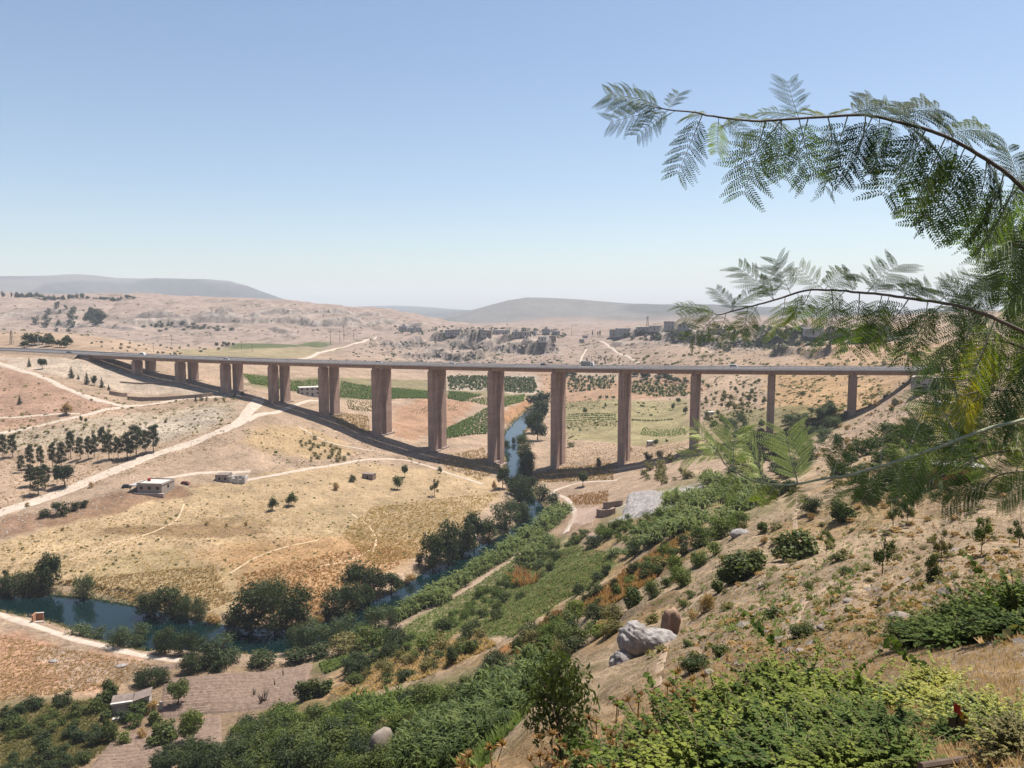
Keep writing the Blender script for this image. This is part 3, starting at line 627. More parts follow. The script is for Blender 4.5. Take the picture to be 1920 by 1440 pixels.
for k in range(13):
    for c, (t0, t1) in enumerate(CW):
        mb = MB(); zt = deck_z(k + TH / 2) - 1.0
        P = [bp(k, t0), bp(k + TH, t0), bp(k + TH, t1), bp(k, t1)]
        zg = [min(float(height(p[0], p[1])) for p in P) - 1.5] * 4
        lo = [np.r_[p[:2], z] for p, z in zip(P, zg)]; hi = [np.r_[p[:2], zt] for p in P]
        mb.hexa(lo + hi)
        # shallow vertical ribs on the two short ends
        col = mb.build('pier_column', M['concrete'], vroot)
        cap = MB(); i_ = 0.006
        cap.hexa([bp(k + i_, t0 + 0.7, zt), bp(k + TH - i_, t0 + 0.7, zt), bp(k + TH - i_, t1 - 0.7, zt), bp(k + i_, t1 - 0.7, zt),
                  bp(k + i_, t0 + 0.7, zt + 0.996), bp(k + TH - i_, t0 + 0.7, zt + 0.996), bp(k + TH - i_, t1 - 0.7, zt + 0.996), bp(k + i_, t1 - 0.7, zt + 0.996)])
        cap.build('bearing_block', M['concrete'], vroot)
        # footing slab
        ft = MB(); zg0 = min(float(height(p[0], p[1])) for p in P) - 1.2
        ft.hexa([np.r_[bp(k - 0.04, t0 - 1.2)[:2], zg0], np.r_[bp(k + TH + 0.04, t0 - 1.2)[:2], zg0], np.r_[bp(k + TH + 0.04, t1 + 1.2)[:2], zg0], np.r_[bp(k - 0.04, t1 + 1.2)[:2], zg0],
                 np.r_[bp(k - 0.04, t0 - 1.2)[:2], zg0 + 1.8], np.r_[bp(k + TH + 0.04, t0 - 1.2)[:2], zg0 + 1.8], np.r_[bp(k + TH + 0.04, t1 + 1.2)[:2], zg0 + 1.8], np.r_[bp(k - 0.04, t1 + 1.2)[:2], zg0 + 1.8]])
        ft.build('pier_footing', M['deck'], vroot)
IA, IB = -0.97, 12.95
joints = [IA] + [k + TH / 2 for k in range(13)] + [IB]
for c, (t0, t1) in enumerate(CW):
    m0, m1 = t0 - 2.3, t1 + 2.1
    for a, b in zip(joints[:-1], joints[1:]):
        g = MB(); gp = 0.006
        for q in (t0 + 0.2, t1 - 1.7):           # two deep girders per carriageway
            prism(g, a + gp, b - gp, q, q + 1.5, 0.0, 1.95, 3)
        g.build('girder', M['concrete'], vroot)
    s = MB(); prism(s, IA, IB, m0, m1, 1.953, 2.35, 30); s.build('deck_slab', M['deck'], vroot)
    r = MB(); prism(r, IA, IB, m0 + 0.36, m1 - 0.36, 2.354, 2.44, 30); r.build('roadway', M['asphalt'], vroot)
    for q in (m0 + 0.353, m1 - 1.25):
        w_ = MB(); prism(w_, IA, IB, q, q + 0.897, 2.445, 2.62, 30); w_.build('walkway', M['parapet'], vroot)  # pale strips added, sunlit deck edge lines put into their colour
    for q, w in ((m0, 0.0), (m1 - 0.35, 0.0)):
        p_ = MB(); prism(p_, IA, IB, q, q + 0.35, 2.354, 3.1, 30); p_.build('parapet', M['parapet'], vroot)
        h_ = MB()
        prism(h_, IA, IB, q + 0.13, q + 0.21, 3.55, 3.62, 30)
        for i in np.arange(IA, IB, 0.075): prism(h_, i, i + 0.002, q + 0.13, q + 0.21, 3.1, 3.55)
        tag(h_.build('handrail', M['steel_dark'], vroot), kind='stuff')
# abutments
for i0, i1, nm in ((IA - 0.22, IA - 0.003, 'abutment'), (IB + 0.003, IB + 0.22, 'abutment')):
    ab = MB()
    zb = min(float(height(*bp(i0, t)[:2])) for t in (-2, 10, 22)) - 14
    d0 = deck_z(i0)
    ab.hexa([bp(i0, -2.6, zb), bp(i1, -2.6, zb), bp(i1, 22.4, zb), bp(i0, 22.4, zb), bp(i0, -2.6, d0 + 2.3), bp(i1, -2.6, d0 + 2.3), bp(i1, 22.4, d0 + 2.3), bp(i0, 22.4, d0 + 2.3)])
    ab.build('abutment', M['concrete'], vroot)
# approach roads on the embankments
def approach(name, i0, i1, label):
    n = 40; ii_ = np.linspace(i0, i1, n); V = []
    tt = [-3.2, -2.4, 22.2, 23.0]
    for i in ii_:
        for q, t in enumerate(tt):
            b = bp(i, t); z = deck_z(np.clip(i, -3, 16)) + 2.42
            z = z if 0 < q < 3 else z - 2.0
            V.append((b[0], b[1], z))
    k = (np.arange(n - 1)[:, None] * 4 + np.arange(3)[None]).ravel()
    o = obj(name, new_mesh(name, V, np.stack([k, k + 4, k + 5, k + 1], -1), M['asphalt'])); tag(o, label, 'road', kind='structure')
approach('road', -9, IA, 'grey asphalt road on the left embankment leading onto the viaduct')
approach('road', IB, 16, 'grey asphalt road at the right end of the viaduct')
def embankment(i0, i1, label):
    n = 40; V = []
    for i in np.linspace(i0, i1, n):
        z = deck_z(np.clip(i, -3, 16)) + 2.3
        for t, dz in ((-13, -7.5), (-3.6, -0.05), (23.4, -0.05), (33, -7.5)): b = bp(i, t); V.append((b[0], b[1], z + dz))
    k = (np.arange(n - 1)[:, None] * 4 + np.arange(3)[None]).ravel()
    tag(obj('embankment', new_mesh('embankment', V, np.stack([k, k + 4, k + 5, k + 1], -1), M['dirt_red'])), label, 'embankment', kind='structure')
embankment(-9, IA - 0.23, 'earth embankment carrying the left approach road'); embankment(IB + 0.23, 16, 'earth embankment carrying the right approach road')
for nm, i0, i1, t in (('guard_rail', -9, IA, -2.2), ('guard_rail', -9, IA, 21.9), ('guard_rail', IB, 16, -2.2)):
    g = MB()
    for i in np.linspace(i0, i1, 30)[:-1]:
        d = (i1 - i0) / 29; z0 = deck_z(np.clip(i, -3, 16)); z1 = deck_z(np.clip(i + d, -3, 16))
        g.hexa([bp(i, t, z0 + 2.4), bp(i + d, t, z1 + 2.4), bp(i + d, t + 0.2, z1 + 2.4), bp(i, t + 0.2, z0 + 2.4), bp(i, t, z0 + 3.2), bp(i + d, t, z1 + 3.2), bp(i + d, t + 0.2, z1 + 3.2), bp(i, t + 0.2, z0 + 3.2)])
    o = g.build(nm, M['parapet']); tag(o, {-2.2: 'low pale barrier along the near side of the left approach road' if i0 < 0 else 'low pale barrier at the right end of the viaduct', 21.9: 'low pale barrier along the far side of the left approach road'}[t], 'barrier')

# ------------------------------------------------------------------ plants: meshes
def leaf_quads(P, Nrm, size, aspect=0.5, r=None, droop=0.0):
    """one diamond leaf per point"""
    r = r or rng
    n = len(P); Nrm = Nrm / (np.linalg.norm(Nrm, axis=1, keepdims=True) + 1e-9)
    rnd = r.normal(size=(n, 3)); A = np.cross(Nrm, rnd); A /= np.linalg.norm(A, axis=1, keepdims=True) + 1e-9
    if droop: A[:, 2] -= droop; A /= np.linalg.norm(A, axis=1, keepdims=True) + 1e-9
    B = np.cross(Nrm, A); B /= np.linalg.norm(B, axis=1, keepdims=True) + 1e-9
    s = (np.asarray(size) * r.uniform(0.65, 1.3, n))[:, None]
    V = np.stack([P - A * s * 0.5, P + B * s * aspect * 0.5 - A * s * 0.02 + Nrm * s * 0.06, P + A * s * 0.5, P - B * s * aspect * 0.5 - A * s * 0.02 + Nrm * s * 0.06], 1).reshape(-1, 3)
    Q = np.arange(4 * n).reshape(n, 4)
    return V, Q
def crown(seed, n, lobes, size, aspect=0.55, shell=0.45, ups=0.3, droop=0.0):
    r = np.random.default_rng(seed)
    L = np.array(lobes, float)                      # x y z rx rz
    wts = L[:, 3] ** 1.7; wts /= wts.sum()
    k = r.choice(len(L), n, p=wts)
    d = r.normal(size=(n, 3)); d /= np.linalg.norm(d, axis=1, keepdims=True)
    rad = r.uniform(0, 1, n) ** shell
    clump = 1 + 0.16 * np.sin(d[:, 0] * 7 + k * 1.3) * np.sin(d[:, 1] * 6 + k) * np.sin(d[:, 2] * 7 + 2 * k)
    P = L[k, :3] + d * (rad * clump)[:, None] * np.stack([L[k, 3], L[k, 3], L[k, 4]], -1)
    P[:, 2] = np.maximum(P[:, 2], 0.01)
    Nn = d * 0.8 + r.normal(size=(n, 3)) * 0.55; Nn[:, 2] += ups
    return leaf_quads(P, Nn, size, aspect, r, droop)
def rnd_lobes(seed, n, zc, rz, rxy, r0, r1, flat=1.0):
    r = np.random.default_rng(seed); out = []
    for k in range(n):
        a = r.uniform(0, 2 * math.pi) if n < 4 else (k * 2.4 + r.uniform(-.4, .4)); q = rxy * math.sqrt(r.uniform(0.05, 1)); z = zc + rz * r.uniform(-1, 1)
        fall = math.sqrt(max(0.1, 1 - ((z - zc) / (rz + 0.25)) ** 2))
        s = r.uniform(r0, r1); out.append((math.cos(a) * q * fall, math.sin(a) * q * fall, z, s, s * flat))
    return out
def limbs(seed, top=0.75, r0=0.035, n=5, spread=0.3, split=0.3, lean=0.0):
    r = np.random.default_rng(seed); mb = MB()
    tz = np.linspace(-0.03, top, 5); x = np.cumsum(r.normal(0, 0.012, 5)) + lean * tz; y = np.cumsum(r.normal(0, 0.012, 5))
    mb.tube(np.stack([x, y, tz], -1), np.linspace(r0, r0 * 0.35, 5), 6)
    for k in range(n):
        t = split + (top - split) * (k + 0.3) / n; a = k * 2.4 + r.uniform(-.5, .5)
        p0 = np.array([np.interp(t, tz, x), np.interp(t, tz, y), t]); L = spread * r.uniform(0.7, 1.1)
        p1 = p0 + np.array([math.cos(a) * L * 0.55, math.sin(a) * L * 0.55, L * 0.35]); p2 = p0 + np.array([math.cos(a) * L, math.sin(a) * L, L * 0.8])
        mb.tube([p0, p1, p2], [r0 * 0.5, r0 * 0.33, r0 * 0.15], 5)
    return mb
M['leaf'] = foliage('green_leaves', (0.026, 0.043, 0.015), (0.080, 0.104, 0.033))
M['leaf_dark'] = foliage('dark_leaves', (0.013, 0.025, 0.012), (0.046, 0.064, 0.027))
M['leaf_willow'] = foliage('willow_leaves', (0.026, 0.044, 0.024), (0.085, 0.115, 0.064))
M['leaf_pine'] = foliage('pine_needles', (0.015, 0.026, 0.013), (0.045, 0.058, 0.026), 0.12)
M['leaf_olive'] = foliage('olive_leaves', (0.075, 0.075, 0.032), (0.15, 0.14, 0.062))
M['leaf_dry'] = foliage('dry_leaves', (0.17, 0.115, 0.055), (0.30, 0.20, 0.09), 0.2)
M['leaf_reed'] = foliage('reed_leaves', (0.034, 0.056, 0.022), (0.13, 0.165, 0.065), 0.3, 0.5)
M['leaf_vine'] = foliage('vine_leaves', (0.045, 0.085, 0.022), (0.11, 0.165, 0.042), 0.3)
M['leaf_bright'] = foliage('bright_leaves', (0.036, 0.064, 0.016), (0.110, 0.145, 0.038), 0.3)
M['bark'] = simple('bark', (0.115, 0.085, 0.065), 0.95, 0.3, 6, 0.3)
M['straw'] = foliage('dry_stalks', (0.19, 0.13, 0.07), (0.32, 0.23, 0.13), 0.2, 0.8)

PROTO = {}
def proto(kind, lod, var):
    key = (kind, lod, var)
    if key in PROTO: return PROTO[key]
    n = {0: 220, 1: 700, 2: 2100, 3: 5200}[lod]; s = {0: 0.19, 1: 0.118, 2: 0.074, 3: 0.047}[lod]
    sd = 1000 + 37 * var + sum(map(ord, kind)) * 7
    tr = None
    if kind == 'broad': V, Q = crown(sd, n, rnd_lobes(sd, 12, 0.58, 0.24, 0.32, 0.17, 0.25), s); tr = limbs(sd, 0.7, 0.03, 5, 0.28, 0.22); m = 'leaf_dark'
    elif kind == 'round': V, Q = crown(sd, n, rnd_lobes(sd, 10, 0.58, 0.22, 0.28, 0.19, 0.27), s); tr = limbs(sd, 0.65, 0.028, 4, 0.26, 0.24); m = 'leaf'
    elif kind == 'sparse': V, Q = crown(sd, int(n * 0.45), rnd_lobes(sd, 9, 0.60, 0.26, 0.34, 0.10, 0.17), s * 0.95); tr = limbs(sd, 0.85, 0.022, 7, 0.36, 0.25); m = 'leaf_olive'
    elif kind == 'willow': V, Q = crown(sd, int(n * 1.15), rnd_lobes(sd, 15, 0.44, 0.34, 0.34, 0.19, 0.27), s, 0.34, droop=0.5); tr = limbs(sd, 0.7, 0.03, 6, 0.3, 0.08); m = 'leaf_willow'
    elif kind == 'bank': V, Q = crown(sd, int(n * 1.15), rnd_lobes(sd, 17, 0.48, 0.36, 0.34, 0.19, 0.27), s, 0.45); tr = limbs(sd, 0.7, 0.025, 7, 0.32, 0.08); m = 'leaf_dark'
    elif kind == 'pine':
        r = np.random.default_rng(sd); lb = []
        for k in range(12):
            z = 0.32 + 0.62 * k / 11; w = 0.32 * (1 - ((z - 0.45) / 0.62) ** 2 * 0.75); a = k * 2.4 + r.uniform(-.3, .3)
            lb.append((math.cos(a) * w * 0.62, math.sin(a) * w * 0.62, z, 0.15 + 0.05 * r.uniform(), 0.085))
        V, Q = crown(sd, n, lb, s * 0.9, 0.4); tr = limbs(sd, 0.9, 0.026, 7, 0.26, 0.3); m = 'leaf_pine'
    elif kind == 'conifer':
        lb = [(0.05 * math.cos(k * 2.4), 0.05 * math.sin(k * 2.4), 0.12 + 0.8 * k / 9, 0.42 * (1 - k / 10.5) * (0.85 + 0.3 * ((k * 7 + var) % 3) / 2), 0.09) for k in range(10)]
        V, Q = crown(sd, n, lb, s * 0.9, 0.4); tr = limbs(sd, 0.9, 0.03, 0); m = 'leaf_pine'
    elif kind == 'cypress':
        lb = [(0, 0, 0.1 + 0.82 * k / 9, 0.40 * math.sin(math.pi * (0.15 + 0.82 * k / 9.6)) ** 0.8, 0.09) for k in range(10)]
        V, Q = crown(sd, n, lb, s, 0.4); tr = limbs(sd, 0.8, 0.05, 0); m = 'leaf_pine'
    elif kind in ('bush', 'fig', 'olive', 'dry', 'bright', 'scrub'):
        fl = {'bush': 0.24, 'fig': 0.27, 'olive': 0.24, 'dry': 0.2, 'bright': 0.22, 'scrub': 0.2}[kind]
        V, Q = crown(sd, n if kind != 'fig' else int(n * 0.8), rnd_lobes(sd, 13, 0.44, 0.32, 0.33, 0.20, 0.29), s * (1.35 if kind == 'fig' else 1.0), 0.8 if kind == 'fig' else 0.5)
        tr = limbs(sd, 0.55, 0.02, 6, 0.34, 0.05)
        m = {'bush': 'leaf_dark', 'fig': 'leaf', 'olive': 'leaf_olive', 'dry': 'leaf_dry', 'bright': 'leaf_bright', 'scrub': 'leaf'}[kind]
    elif kind == 'reed':
        r = np.random.default_rng(sd); nb = {0: 40, 1: 110, 2: 260, 3: 520}[lod]; V = []; Q = []
        for k in range(nb):
            a0 = r.uniform(0, 2 * math.pi); q = 0.42 * math.sqrt(r.uniform()); b = np.array([math.cos(a0) * q, math.sin(a0) * q, 0])
            hgt = r.uniform(0.45, 1.0) * (1 - 0.35 * q / 0.42); lean = r.uniform(0.02, 0.18); a = r.uniform(0, 2 * math.pi); d = np.array([math.cos(a), math.sin(a), 0]); w = {0: 0.05, 1: 0.032, 2: 0.022, 3: 0.016}[lod]
            base = b + np.array([0, 0, hgt * r.uniform(0.1, 0.75)]); c = np.array([-d[1], d[0], 0])
            ln = r.uniform(0.2, 0.42)
            pts = [base, base + d * ln * 0.35 + np.array([0, 0, ln * 0.55]), base + d * ln * 0.8 + np.array([0, 0, ln * 0.62]), base + d * ln * 1.15 + np.array([0, 0, ln * 0.25])]
            ws = [w * 0.7, w, w * 0.7, w * 0.08]; o = len(V)
            for p, ww in zip(pts, ws): V += [p - c * ww, p + c * ww]
            for i in range(3): Q.append((o + 2 * i, o + 2 * i + 1, o + 2 * i + 3, o + 2 * i + 2))
        V = np.array(V); Q = np.array(Q); m = 'leaf_reed'
    elif kind == 'tuft':
        r = np.random.default_rng(sd); V = []; Q = []
        for k in range({0: 12, 1: 30, 2: 70, 3: 160}[lod]):
            a = r.uniform(0, 6.283); q = 0.2 * r.uniform(); b = np.array([math.cos(a) * q, math.sin(a) * q, 0]); a += r.normal(0, .4); d = np.array([math.cos(a), math.sin(a), 0]); c = np.array([-d[1], d[0], 0]); h = r.uniform(0.5, 1); sp = r.uniform(0.1, 0.5); w = 0.022
            o = len(V); p1 = b + d * sp * 0.4 + np.array([0, 0, h * 0.6]); p2 = b + d * sp + np.array([0, 0, h])
            V += [b - c * w, b + c * w, p1 - c * w * .8, p1 + c * w * .8, p2 - c * w * .1, p2 + c * w * .1]; Q += [(o, o + 1, o + 3, o + 2), (o + 2, o + 3, o + 5, o + 4)]
        V = np.array(V); Q = np.array(Q); m = 'straw'
    me = new_mesh('crown', V, Q, M[m])
    tm = tr.mesh('trunk', M['bark'], True) if (tr is not None and lod > 0) else None
    PROTO[key] = (me, tm); return PROTO[key]
MATV = {}
def withmat(me, mname):
    k = (me.name, mname)
    if k not in MATV:
        c = me.copy(); c.materials.clear(); c.materials.append(M[mname]); MATV[k] = c
    return MATV[k]
CAT = {'broad': 'tree', 'round': 'tree', 'sparse': 'tree', 'willow': 'tree', 'bank': 'tree', 'pine': 'pine tree', 'conifer': 'conifer', 'cypress': 'cypress',
       'bush': 'shrub', 'fig': 'fig bush', 'olive': 'shrub', 'dry': 'dry shrub', 'bright': 'shrub', 'scrub': 'shrub', 'reed': 'reeds', 'tuft': 'dry grass'}
NAME = {'broad': 'broadleaf_tree', 'round': 'round_tree', 'sparse': 'sparse_tree', 'willow': 'willow_tree', 'bank': 'riverside_tree', 'pine': 'pine_tree', 'conifer': 'conifer', 'cypress': 'cypress_tree',
        'bush': 'shrub', 'fig': 'fig_bush', 'olive': 'shrub', 'dry': 'dry_shrub', 'bright': 'shrub', 'scrub': 'shrub', 'reed': 'reed_clump', 'tuft': 'grass_tuft'}
TREEK = ('broad', 'round', 'sparse', 'willow', 'bank', 'pine', 'conifer', 'cypress')
_pc = [0]
def plant_at(p, kind, w, h, pxh, label, group=None, mname=None, sink=0.03):
    _pc[0] += 1
    lod = 0 if pxh < 13 else 1 if pxh < 34 else 2 if pxh < 90 else 3
    cr, tr = proto(kind, lod, _pc[0] % (5 if lod < 2 else 4))
    if mname: cr = withmat(cr, mname)
    loc = (p[0], p[1], max(p[2], ZR + 0.1) - sink * h); rz = random.uniform(0, 6.283)
    if tr is None:
        o = obj(NAME[kind], cr, None, loc, (0, 0, rz), (w, w, h)); return tag(o, label, CAT[kind], group)
    r = empty(NAME[kind], loc, rz, (w, w, h)); tag(r, label, CAT[kind], group)
    obj('crown' if kind in TREEK else 'foliage', cr, r); obj('trunk' if kind in TREEK else 'stem', tr, r)
    return r
def plant(kind, u, v, w, h, label, group=None, mname=None, **k):
    p = hit(u, v, **k); q = px_per_m(p)
    return plant_at(p, kind, w / q, h / q, h, label, group, mname)

# ---- trees and bushes one by one: kind, u, v of the foot, width, height (photo pixels), label
G_PINE = 'pines scattered on the left slope'
PL = [
 # left slope
 ('conifer', 55, 688, 10, 19, 'narrow dark conifer, highest on the left hill'), ('round', 80, 692, 21, 23, 'rounded dark tree beside the highest conifer on the left hill', None, 'leaf_pine'),
 ('conifer', 134, 709, 15, 25, 'tall dark conifer halfway down the left hill row'), ('conifer', 147, 711, 8, 11, 'tiny conifer right of the tall conifer on the left hill'),
 ('conifer', 163, 721, 14, 26, 'slim conifer, first of the tight group above the retaining wall'), ('round', 177, 723, 14, 21, 'ragged round conifer in the tight group above the retaining wall', None, 'leaf_pine'),
 ('conifer', 191, 727, 12, 22, 'open conifer, right end of the tight group above the retaining wall'), ('conifer', 204, 732, 8, 13, 'small conifer beside the left end of the retaining wall'),
 ('conifer', 37, 758, 12, 20, 'lone dark conifer on the bare pink hill at far left'), ('round', 125, 778, 25, 24, 'rusty yellow round tree beside the pale track', None, 'leaf_dry'),
 ('round', 152, 792, 8, 14, 'small sapling below the rusty tree, nearer the track', None, 'leaf_olive'), ('round', 161, 795, 8, 13, 'small sapling below the rusty tree, farther from the track', None, 'leaf_olive'),
 ('pine', 5, 862, 30, 50, 'pine at the very left edge of the picture'), ('pine', 24, 858, 26, 46, 'pine second from the left edge'),
 ('pine', 40, 886, 22, 34, 'thin pale pine left of the middle grove'), ('pine', 57, 880, 26, 48, 'slender pine with bare lower trunk left of the grove'), ('pine', 76, 878, 22, 44, 'slender pine between the thin pine and the grove'),
 ('pine', 99, 878, 24, 50, 'short dark pine in front of the upper grove'), ('pine', 116, 880, 28, 54, 'broad pine in front of the upper grove'),
 ('pine', 133, 860, 26, 54, 'tall pine at the left of the upper grove'), ('pine', 150, 862, 24, 44, 'pine second in the upper grove'), ('pine', 166, 862, 22, 46, 'narrow pine third in the upper grove'),
 ('pine', 178, 858, 22, 46, 'pine in the middle of the upper grove'), ('pine', 192, 842, 26, 42, 'pine standing behind the upper grove'),
 ('pine', 204, 862, 34, 52, 'dark thick pine at the start of the dense clump by the road'), ('pine', 222, 860, 26, 42, 'low pine inside the dense clump by the road'),
 ('pine', 238, 862, 38, 52, 'rounded pine at the front of the dense clump by the road'), ('pine', 256, 858, 44, 64, 'tallest pine of the dense clump by the road'), ('pine', 274, 852, 26, 48, 'pointed pine right of the tallest one in the dense clump'), ('pine', 288, 848, 34, 54, 'pine at the right end of the dense clump by the road'),
 ('pine', 58, 912, 34, 44, 'leaning green pine at the left of the three nearest pines'), ('pine', 72, 928, 42, 56, 'nearest pine with rounded crown beside the dirt road'), ('pine', 86, 916, 30, 48, 'pine just right of the nearest rounded pine'), ('round', 122, 914, 46, 50, 'rounded double trunk pine right of the nearest pines', None, 'leaf_pine'), ('pine', 108, 908, 20, 38, 'thin pine between the nearest pines and the rounded one'),
 ('bush', 83, 970, 24, 20, 'dark shrub left of the three by the dirt road'), ('bush', 114, 966, 38, 28, 'largest dark shrub below the dirt road'), ('bush', 140, 957, 22, 20, 'dark shrub right of the largest one below the dirt road'), ('bush', 157, 951, 20, 18, 'dark shrub nearest the flat roofed house below the road'),
 ('dry', 52, 950, 10, 9, 'small brown bush on the lower edge of the dirt road'), ('dry', 171, 914, 12, 12, 'reddish bush on the edge of the dirt road by the house'),
 ('bush', 455, 742, 10, 9, 'small green bush at the foot of the third pier'), ('bush', 440, 745, 8, 8, 'tiny green bush left of the road fork under the viaduct'), ('conifer', 367, 752, 7, 13, 'tiny conifer in front of the curved wall'), ('bush', 378, 752, 9, 9, 'round bush in front of the curved wall'), ('conifer', 387, 752, 6, 10, 'thin sapling in front of the curved wall'), ('olive', 405, 752, 8, 8, 'pale sapling at the right end of the curved wall'), ('olive', 420, 754, 8, 10, 'yellowish sapling beside the third pier'),
 # golden field
 ('round', 512, 957, 25, 30, 'left one of two small round trees on the golden field'), ('round', 546, 949, 27, 29, 'right one of two small round trees on the golden field'),
 ('round', 745, 918, 25, 28, 'dark round tree near the path on the golden field'), ('round', 759, 895, 17, 27, 'tall small tree behind the dark round tree on the field'), ('sparse', 815, 931, 26, 38, 'thinly leaved pale tree on the golden field'), ('round', 825, 887, 13, 14, 'small dark tree by the viaduct shadow'),
 ('bush', 661, 903, 16, 15, 'dark bush beside the small stone block'), ('dry', 630, 919, 16, 16, 'withered yellow bush on the golden field'), ('round', 517, 853, 9, 9, 'small tree on the yellow patch near the fifth pier'),
 ('dry', 117, 995, 7, 9, 'dead sapling at the left edge of the golden field'), ('dry', 240, 988, 7, 7, 'small dead sapling on the terrace line, leftmost'), ('dry', 388, 985, 8, 8, 'small dead sapling on the terrace line, second'), ('dry', 425, 988, 7, 8, 'small dead sapling on the terrace line, third'), ('dry', 461, 986, 8, 12, 'taller dead sapling at the right of the terrace line'),
 # far bank of the river
 ('bush', 8, 1114, 46, 40, 'dense dark bush at the left edge of the far bank'), ('bank', 44, 1115, 60, 44, 'wide dark bush on the far bank beside the tall tree'), ('bank', 78, 1117, 46, 66, 'dense lower part tree at the water by the tall ragged tree'), ('broad', 95, 1105, 50, 74, 'tall ragged dark tree at the bend of the pool'), ('bush', 12, 1085, 14, 20, 'small upright shrub behind the left bank bushes'),
 ('willow', 158, 1126, 46, 54, 'single rounded willow leaning over the pool'),
 ('bank', 282, 1162, 62, 56, 'round bushy tree at the left of the bank clump'), ('bank', 322, 1160, 62, 60, 'tallest bushy tree of the bank clump by the pool'), ('willow', 350, 1166, 40, 50, 'pale willow in the bank clump by the pool'), ('willow', 374, 1160, 36, 46, 'pale willow at the right end of the bank clump'), ('dry', 400, 1168, 30, 22, 'brown withered bush on the far bank'),
 ('bank', 470, 1185, 82, 88, 'left half of the big dense tree mass on the pool bank'), ('bank', 515, 1188, 100, 104, 'tallest dark tree of the dense mass on the pool bank'), ('bank', 560, 1186, 74, 88, 'right edge tree of the dense mass on the pool bank'), ('bank', 436, 1182, 38, 44, 'low bush at the foot of the dense tree mass'),
 ('dry', 598, 1172, 26, 22, 'rusty bush between the dense mass and the next trees'),
 ('bank', 668, 1112, 66, 62, 'dark round tree on the far bank at the narrows, left'), ('bank', 700, 1118, 56, 62, 'dark round tree on the far bank at the narrows, middle'), ('broad', 734, 1116, 48, 50, 'dark round tree on the far bank at the narrows, right'),
 ('bank', 622, 1158, 52, 56, 'low dark tree below the trees at the narrows'), ('bank', 655, 1152, 56, 58, 'bushy dark tree leaning to the water below the narrows'), ('bank', 684, 1140, 44, 44, 'small bushy tree under the trees at the narrows'),
 ('dry', 768, 1096, 26, 20, 'rusty shrub on the bank above the narrows'), ('bush', 786, 1058, 18, 26, 'small shrub left of the long riverside clump'),
 ('bank', 812, 1070, 56, 72, 'leftmost tree of the long riverside clump'), ('bank', 840, 1062, 64, 84, 'dark tall tree in the long riverside clump'), ('bank', 868, 1046, 56, 74, 'tree in the middle of the long riverside clump'), ('broad', 888, 1030, 56, 72, 'pointed dark tree in the long riverside clump'), ('bank', 916, 1014, 42, 46, 'low tree at the right of the long riverside clump'),
 ('willow', 948, 992, 62, 66, 'rounded olive green tree at the river bend'), ('bank', 978, 976, 42, 44, 'dark bushy tree overhanging the river bend'),
 ('broad', 943, 916, 32, 44, 'tall round tree at the edge of the viaduct shadow'), ('round', 927, 920, 12, 20, 'reddish small tree by the path end', None, 'leaf_dry'), ('bank', 978, 950, 50, 60, 'big dark tree standing in front of the river'), ('broad', 994, 922, 32, 34, 'dark tree right of the river near the shadow'), ('bank', 965, 930, 34, 42, 'round tree at the left of the river bend'),
 ('bank', 986, 902, 28, 40, 'lowest tree of the right bank row under the viaduct'), ('bank', 992, 886, 32, 42, 'second tree of the right bank row under the viaduct'), ('bank', 986, 868, 34, 40, 'third tree of the right bank row under the viaduct'), ('willow', 982, 851, 36, 40, 'pale tree of the right bank row under the viaduct'),
 ('broad', 1008, 826, 44, 58, 'large round tree upstream on the right bank'), ('broad', 998, 812, 36, 44, 'dark tree upstream beside the river'), ('broad', 1014, 797, 42, 56, 'tallest round tree upstream on the right bank'), ('broad', 1002, 770, 34, 32, 'tree at the upstream end of the right bank'), ('broad', 1018, 764, 36, 32, 'dark tree at the far upstream bend'), ('bank', 950, 848, 18, 22, 'dark bush beside the eighth pier at the water'), ('bank', 963, 836, 10, 14, 'small bush overhanging the river upstream'),
 ('bank', 1016, 936, 34, 30, 'dark bush above the river bend on the right bank'), ('bank', 1036, 948, 32, 30, 'dark bush at the outer corner of the river bend'), ('round', 1093, 912, 26, 32, 'small tree standing in the viaduct shadow'), ('bush', 1122, 876, 14, 22, 'dark bush left of the tenth pier'),
 # near bank pool
 ('willow', 152, 1192, 50, 32, 'low grey green bush in the pool, leftmost on the near bank'), ('willow', 180, 1198, 40, 26, 'small flat bush beside the leftmost pool bush'), ('willow', 225, 1212, 54, 44, 'rounded willow bush on the near bank of the pool'), ('willow', 258, 1216, 54, 42, 'second rounded willow bush on the near bank'), ('bank', 308, 1226, 46, 52, 'upright dark bush on the near bank of the pool'), ('bank', 338, 1228, 40, 44, 'dark bush right of the upright one on the near bank'), ('bank', 362, 1226, 34, 46, 'narrow dark tree on the near bank of the pool'),
 ('willow', 420, 1240, 80, 58, 'large silvery round bush at the end of the pool'), ('bank', 385, 1250, 60, 54, 'dark bush left of the silvery bush'), ('bank', 358, 1262, 48, 40, 'low dark bush at the corner of the ploughed field'), ('bank', 412, 1255, 46, 30, 'small dark bush under the silvery bush'),
 ('bank', 490, 1248, 64, 30, 'low hedge bush along the top of the ploughed field'), ('willow', 556, 1222, 48, 58, 'silvery bush at the left of the near bank thicket'), ('willow', 590, 1218, 62, 62, 'tall silvery willow of the near bank thicket'), ('willow', 624, 1210, 48, 56, 'silvery willow right in the near bank thicket'), ('willow', 662, 1200, 66, 58, 'olive rounded willow of the near bank thicket'), ('willow', 704, 1190, 56, 62, 'dark silvery willow at the right of the near bank thicket'), ('willow', 732, 1172, 42, 44, 'last willow of the near bank thicket'),
